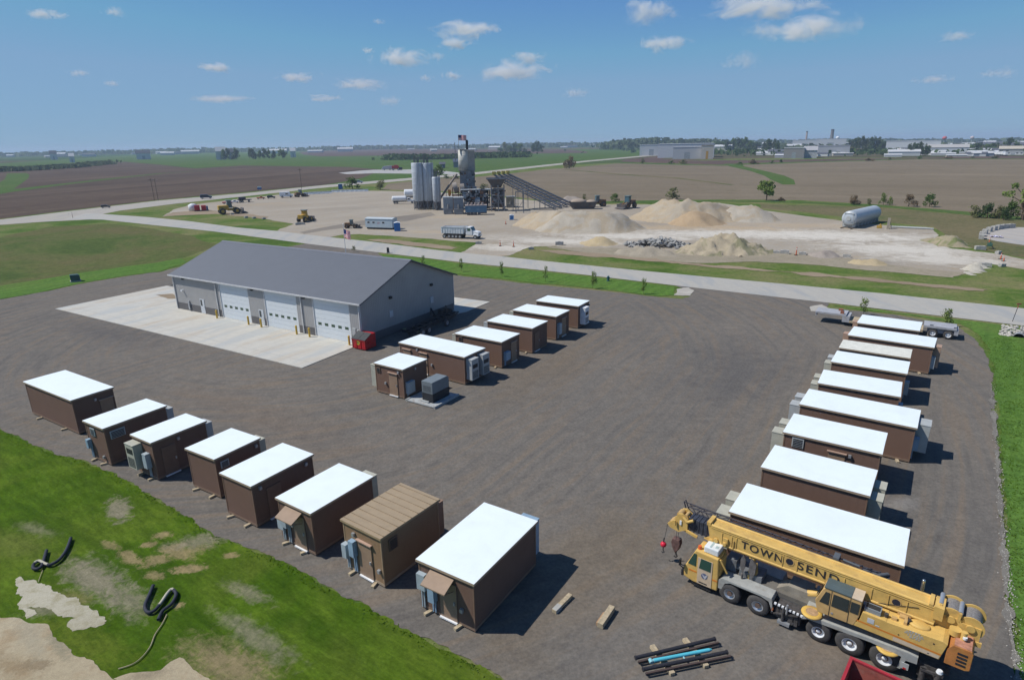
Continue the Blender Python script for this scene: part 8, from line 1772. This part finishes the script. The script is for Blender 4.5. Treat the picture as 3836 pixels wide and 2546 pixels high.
shed(zs, 2140, 2330, 358, 325, 'long low white trailer building at the far right edge below the tan roofed hall', WB, LR, 4, 'building', 'low_building', 5, True, None, None)
# town houses scattered to the horizon
rr = random.Random(31); HP = None
for i in range(230):
    X = rr.choice([rr.uniform(1560, 2362), rr.uniform(1850, 2362), rr.uniform(700, 1500), rr.uniform(0, 700)]) if i < 150 else rr.choice([rr.uniform(1755, 1950), rr.uniform(2060, 2362)]); dist = (rr.uniform(1250, 3800) if i < 150 else rr.uniform(870, 1300)) if X > 1400 else rr.uniform(2200, 5200)
    p = atd(X, dist, 335); k = rr.uniform(.7, 2.2) if i < 150 else rr.uniform(.5, 1.1); lab = 'small pale building in the distant town near the horizon' if X > 1400 else 'tiny pale farm building far off near the horizon'
    m = rr.choice([WB, WB, GB_, BG, LR])
    e = thing('distant_building', lab, 'building', (p.x, p.y, p.z - .1), math.atan2(p.y, p.x) - math.pi / 2 + rr.uniform(-.4, .4), 'small buildings of the distant town' if X > 1400 else 'tiny buildings on the far farmland', (k * rr.uniform(.8, 2.2), k, k * rr.uniform(.7, 1.1)))
    key = 'hb' + m.name
    if key not in MATS:
        b = MB(); b.box(-9, 9, -6, 6, 0, 5); o = b.build('wall', m); MATS[key] = o.data; bpy.data.objects.remove(o)
        if 'hroof' not in MATS: b = MB(); b.prism([(-6.5, 4.9), (0, 7.5), (6.5, 4.9)], -9.4, 9.4, 'x'); o = b.build('roof', LR); MATS['hroof'] = o.data; bpy.data.objects.remove(o); b = MB(); b.prism([(-6.5, 4.9), (0, 7.5), (6.5, 4.9)], -9.4, 9.4, 'x'); o = b.build('roof', DR); MATS['hroof2'] = o.data; bpy.data.objects.remove(o)
    for nm, me in (('wall', MATS[key]), ('roof', MATS['hroof' if i % 3 else 'hroof2'])):
        o = bpy.data.objects.new(nm, me); COL.objects.link(o); o.parent = e
# clumps of big trees: each tree its own
def clump(zf, x0, x1, yb, yts, mts, dist, what, n_leaf=420, overlap=1.5):
    n = len(yts); a, b_ = zf(x0, yb), zf(x1, yb)
    for i, yt in enumerate(yts):
        X = a[0] + (b_[0] - a[0]) * (i + .5) / n; dd = dist + random.uniform(-12, 12)
        p = atd(X, dd, a[1]) if dist > 900 else None
        if p is None:
            p = at(X, a[1]); p = p * (1 + random.uniform(-.01, .015)); p.z = 0
        h = zat(p, zf(0, yt)[1]) - gz(p.x, p.y); w = (b_[0] - a[0]) / n * overlap * pr(p)[2] * CK / CF
        plant('grove', mts[i % len(mts)], p, h * (.78 if zf is z1 else 1.0), w * (.8 if zf is z1 else 1), ('leftmost tree' if i == 0 else 'rightmost tree' if i == n - 1 else '%s tree from the left' % ords[i]) + ' in ' + what, 'tree', what, 'broadleaf_tree', i % 3, n_leaf, .075)
clump(zq, 1000, 1560, 322, (205, 212, 196, 165, 172, 150, 195, 225), ('green', 'green', 'dark', 'green', 'dark'), 800, 'the big tree clump left of the bright roofed building', 600)
clump(zs, 385, 850, 318, (170, 160, 142, 150, 150, 158, 185, 215), ('grey', 'dark', 'grey', 'grey', 'dark'), 800, 'the second tree clump of the town edge', 600)
clump(zs, 2110, 2300, 300, (200, 160, 165, 205), ('green', 'dark', 'green'), 850, 'the tall tree clump behind the tan roofed hall', 450)
clump(zs, 1740, 2110, 318, (245, 225, 240, 228, 222, 235), ('green', 'dark', 'olive'), 850, 'the trees behind the parked white trailers', 300)
clump(zs, 1060, 1300, 290, (215, 220, 210, 235), ('grey', 'dark'), 950, 'the trees in front of the long white warehouse', 300)
clump(z2, 1575, 1830, 282, (240, 190, 215, 192, 205, 240), ('green', 'olive', 'green', 'dark'), 850, 'the far tree group right of the mixing tower', 450)
clump(z2, 1868, 1975, 284, (205, 180, 215), ('dark',), 850, 'the dark far group left of the highway end', 400)
clump(z1, 1502, 1560, 205, (165, 170), ('green', 'grey'), 1400, 'the pair of trees by the far farmhouse', 300)
clump(z1, 1568, 1616, 206, (160,), ('grey',), 1400, 'the single round farm tree', 300)
clump(z1, 1692, 1745, 205, (158,), ('grey',), 1400, 'the taller far farm tree', 300)
clump(z1, 1750, 1870, 204, (180, 174, 172, 178), ('green', 'grey'), 1400, 'the far row of farm trees', 200)
clump(z1, 1895, 1945, 206, (170,), ('green',), 1400, 'the lone far tree ending the farm row', 250)
clump(zq, 180, 520, 352, (300, 285, 280, 290, 300), ('olive', 'brown', 'green', 'dark'), 800, 'the low shrubs before the long warehouse', 200)
clump(zq, 1600, 1800, 262, (205, 185, 182, 205), ('grey', 'dark'), 1200, 'the hazy trees between the two big clumps', 250)
clump(zs, 280, 520, 322, (275, 270, 290), ('brown', 'olive'), 800, 'the brown shrubs below the second clump', 200)
for i, (x0, x1, yb, yt, d_) in enumerate(((1468, 1530, 205, 183, 1400), (1555, 1585, 208, 195, 1400), (1975, 2010, 205, 190, 1500), (930, 1015, 222, 205, 1700), (470, 500, 242, 226, 1500), (340, 380, 225, 208, 2000))):
    shed(z1, x0, x1, yb, yt, ('white farmhouse left of the pair of far trees', 'low farm building under the single round tree', 'far farm building right of the row of farm trees', 'long white building left on the far plain', 'lone white house above the left tree belt', 'white house farthest left near the horizon')[i], WB, DR if i % 2 else LR, 12, 'farmhouse', 'farmhouse', 0, False, 'far farmhouses', d_)
# distant woodland belts: masses no one could count
def belt(pts, dist, h, n, m, label, thick=40, s=3.5):
    rnd = random.Random(n); b = MB(); ps = [atd(x, dist * k, 340) for x, k in pts]
    o0 = ps[0].copy()
    for i in range(n):
        j = rnd.randrange(len(ps) - 1); t_ = rnd.random(); p = ps[j].lerp(ps[j + 1], t_); q = 1 + noise.noise(Vector((p.x * .006, p.y * .006, 2))) * .7
        hh = h * q; z = rnd.random() ** .8 * hh; x, y = p.x + rnd.gauss(0, thick * .3), p.y + rnd.gauss(0, thick * .5); sz = s * rnd.uniform(.6, 1.5)
        u = Vector((rnd.gauss(0, 1), rnd.gauss(0, 1), rnd.gauss(0, 1))).normalized(); w = u.orthogonal().normalized() * sz; v = u.cross(w).normalized() * sz
        c = Vector((x, y, gz(x, y) + z)) - o0; b.add([c - w, c + v, c + w, c - v], [(0, 1, 2, 3)])
    o = b.build('woodland', LEAF[m]); o.location = o0; tag(o, label, 'woodland', kind='stuff')
belt([(900, 1), (1000, .98), (1110, 1), (1210, 1.02)], 1050, 6.5, 2200, 'dark', 'dark belt of trees behind the mixing tower', 30, 2.6)
belt([(-60, .9), (60, .92), (150, 1), (235, 1.15)], 1050, 4.5, 2000, 'grey', 'dark tree belt along the far end of the green field at the left edge', 25, 2.2)
belt([(1400, 1), (1520, 1), (1640, 1)], 1900, 22, 1800, 'grey', 'hazy wooded ridge above the long pale warehouse', 60, 5)
belt([(0, 1), (300, 1), (600, 1), (900, 1), (1200, 1)], 3800, 15, 3600, 'grey', 'thin hazy line of woods along the left horizon', 300, 9)
belt([(1200, 1), (1500, 1), (1900, 1), (2120, 1), (2450, 1)], 3400, 14, 4200, 'grey', 'thin hazy line of woods along the right horizon', 300, 9)
belt([(1560, 1), (1750, 1.1), (2000, 1), (2400, 1)], 1700, 8, 2600, 'grey', 'scattered trees between the buildings of the far town', 350, 4)
belt([(1600, 1), (1900, .9), (2150, 1), (2400, 1)], 1150, 5, 1500, 'dark', 'patchy shrubs at the near edge of the far town', 120, 2.5)
# ------------------------------------------------------------ haze, clouds, sky, sun
SUN_EL, SUN_AZ = R(52.3), R(178.5)      # the sun stands to the left
b = MB(); b.box(-14000, 14000, -14000, 14000, -62, 60)
hz = b.build('haze', None) if False else None
me = bpy.data.meshes.new('haze'); me.from_pydata(b.v, [], b.f); me.update(); hz = bpy.data.objects.new('haze', me); COL.objects.link(hz); hz['kind'] = 'stuff'; hz['label'] = 'thin blue summer haze over the far fields'; hz['category'] = 'haze'
m = bpy.data.materials.new('haze_air'); m.use_nodes = True; nt = m.node_tree; nt.nodes.remove(nt.nodes['Principled BSDF'])
pv = N(nt, 'ShaderNodeVolumePrincipled'); pv.inputs['Color'].default_value = (0.62, 0.78, 1.0, 1); pv.inputs['Density'].default_value = 0.00014; pv.inputs['Anisotropy'].default_value = 0.1
lk(nt, pv.outputs['Volume'], nt.nodes['Material Output'].inputs['Volume']); me.materials.append(m)

def cloud_mat():
    m = bpy.data.materials.new('cloud_vapour'); m.use_nodes = True; nt = m.node_tree; nt.nodes.remove(nt.nodes['Principled BSDF'])
    t = N(nt, 'ShaderNodeTexCoord'); inf = N(nt, 'ShaderNodeObjectInfo')
    sc = N(nt, 'ShaderNodeVectorMath', operation='MULTIPLY'); lk(nt, t.outputs['Object'], sc.inputs[0]); sc.inputs[1].default_value = (2.4, 1.8, 1.1)
    rn = N(nt, 'ShaderNodeMath', operation='MULTIPLY'); lk(nt, inf.outputs['Random'], rn.inputs[0]); rn.inputs[1].default_value = 60
    cb = N(nt, 'ShaderNodeCombineXYZ'); lk(nt, rn.outputs[0], cb.inputs[0]); lk(nt, rn.outputs[0], cb.inputs[2])
    ad = N(nt, 'ShaderNodeVectorMath', operation='ADD'); lk(nt, sc.outputs[0], ad.inputs[0]); lk(nt, cb.outputs[0], ad.inputs[1])
    f = noise_node(nt, ad.outputs[0], 1.2, 8, .66, .8)
    ln = N(nt, 'ShaderNodeVectorMath', operation='LENGTH'); lk(nt, t.outputs['Object'], ln.inputs[0])
    fall = mapr(nt, ln.outputs['Value'], 0.10, 1.0, 0.17, -0.24)
    s = N(nt, 'ShaderNodeMath', operation='ADD'); lk(nt, f, s.inputs[0]); lk(nt, fall, s.inputs[1])
    d = mapr(nt, s.outputs[0], 0.50, 0.70, 0, 1)
    sx = N(nt, 'ShaderNodeSeparateColor'); lk(nt, inf.outputs['Color'], sx.inputs[0])
    mu = N(nt, 'ShaderNodeMath', operation='MULTIPLY'); lk(nt, d, mu.inputs[0]); lk(nt, sx.outputs[0], mu.inputs[1])
    pv = N(nt, 'ShaderNodeVolumePrincipled'); pv.inputs['Color'].default_value = (0.995, 0.997, 1, 1); pv.inputs['Anisotropy'].default_value = 0.0
    lk(nt, mu.outputs[0], pv.inputs['Density']); lk(nt, pv.outputs['Volume'], nt.nodes['Material Output'].inputs['Volume'])
    return m
CLM = cloud_mat(); ALT = 1400.0
bb = MB(); bb.ball((0, 0, 0), 1.0, 16, 10); cm = bpy.data.meshes.new('cloud'); cm.from_pydata(bb.v, [], bb.f); cm.materials.append(CLM)
CL = [(62, 146, 20, 44, .55, 'small thin cloud near the top left corner'), (236, 290, 16, 40, .6, 'small cloud right of the top left one'), (162, 206, 160, 178, .45, 'faint small cloud at middle height on the left'),
 (464, 536, 144, 168, .8, 'compact cloud above the left green field'), (640, 732, 166, 190, .55, 'soft cloud left of the centre, third from the left at its height'), (750, 905, 182, 208, .45, 'wide flat soft cloud left of the silos'), (832, 866, 110, 124, .6, 'tiny cloud above the double cloud left of centre'),
 (862, 1000, 112, 156, .85, 'puffy cloud left of the centre'), (985, 1030, 122, 140, .4, 'wisp trailing right of the puffy cloud'), (995, 1155, 48, 90, 1.0, 'brightest long cloud high above the mixing tower'), (1008, 1092, 86, 114, .8, 'flat cloud just under the brightest long one'),
 (964, 1000, 172, 188, .5, 'small low cloud above the mixing tower, left one'), (1018, 1068, 164, 186, .6, 'small low cloud above the mixing tower, right one'), (1180, 1262, 120, 148, .6, 'cloud right of centre with a twin below'), (1100, 1275, 142, 186, .7, 'wide ragged cloud right of centre'),
 (1434, 1556, 4, 56, .9, 'slanting cloud at the top right of centre'), (1482, 1588, 80, 120, .8, 'rounded cloud under the slanting one'), (1634, 1880, -14, 44, 1.0, 'largest cloud cut by the top edge'), (1745, 1980, 38, 96, 1.0, 'large long cloud right below the largest one'),
 (1670, 1755, 122, 160, .4, 'faint ragged cloud under the large long one'), (2170, 2245, 72, 98, .35, 'faint cloud near the top right'), (2270, 2345, 156, 180, .3, 'very faint cloud at the right edge'), (436, 572, 218, 238, .35, 'low faint wide cloud over the left fields'), (1296, 1364, 204, 226, .35, 'low faint cloud right of the tower flag'), (2112, 2200, 174, 194, .3, 'faint low cloud above the right town'), (858, 890, 44, 58, .35, 'tiny faint cloud high left of the brightest one'), (240, 276, 186, 200, .4, 'tiny faint cloud lower left'), (870, 930, 222, 246, .3, 'faint low wisp above the silos'), (700, 785, 218, 236, .3, 'faint low wisp left of the silos')]
for (x0, x1, yt, yb, dn, lab) in CL:
    X, Y = (x0 + x1) / 2, (yt + yb) / 2; d = ray(X, Y); t = (ALT - CH) / d.z; c = Vector((0, 0, CH)) + d * t
    sc = t * CK / CF * d.length if False else t * CK / CF
    w = (x1 - x0) / 2 * sc * 1.7; h = (yb - yt) / 2 * sc * 1.7
    o = bpy.data.objects.new('cloud', cm); COL.objects.link(o); o.location = c; o.rotation_euler = (0, 0, math.atan2(c.y, c.x) - math.pi / 2); o.scale = (w, w * .6, h)
    o.color = (dn * 2.6 / max(h, 60), 0, 0, 1); tag(o, lab, 'cloud', 'scattered small fair weather clouds')

w = bpy.data.worlds.new('World'); S.world = w; w.use_nodes = True; nt = w.node_tree; bgn = nt.nodes['Background']
sky = nt.nodes.new('ShaderNodeTexSky'); sky.sky_type = 'NISHITA'; sky.sun_disc = False; sky.sun_elevation = SUN_EL
sky.sun_rotation = R(90) - SUN_AZ
sky.altitude = 250; sky.air_density = 1.0; sky.dust_density = 0.0; sky.ozone_density = 4.0
tint = mix(nt, 1.0, sky.outputs['Color'], (0.54, 0.76, 0.96), 'MULTIPLY'); tint = mix(nt, 0.85, tint, (0.215 / 0.106, 0.365 / 0.106, 0.56 / 0.106), 'DARKEN'); nt.links.new(tint, bgn.inputs['Color']); bgn.inputs['Strength'].default_value = 0.106
ld = bpy.data.lights.new('sun', 'SUN'); ld.energy = 4.5; ld.angle = R(0.53); ld.color = (1.0, 0.955, 0.89)
sun = bpy.data.objects.new('sun', ld); COL.objects.link(sun)
sd = Vector((math.cos(SUN_EL) * math.cos(SUN_AZ), math.cos(SUN_EL) * math.sin(SUN_AZ), math.sin(SUN_EL)))
sun.rotation_euler = sd.to_track_quat('Z', 'Y').to_euler()
vs = S.view_settings; vs.view_transform = 'Standard'; vs.look = 'None'; vs.gamma = 1; vs.exposure = 0.0; vs.use_curve_mapping = False
S.render.engine = 'CYCLES'; cy = S.cycles
cy.use_denoising = True; cy.max_bounces = 6; cy.diffuse_bounces = 3; cy.glossy_bounces = 2; cy.volume_bounces = 6; cy.transparent_max_bounces = 8
cy.volume_step_rate = 2.0; cy.volume_preview_step_rate = 2.0; cy.volume_max_steps = 64
cy.use_adaptive_sampling = True; cy.adaptive_threshold = 0.02
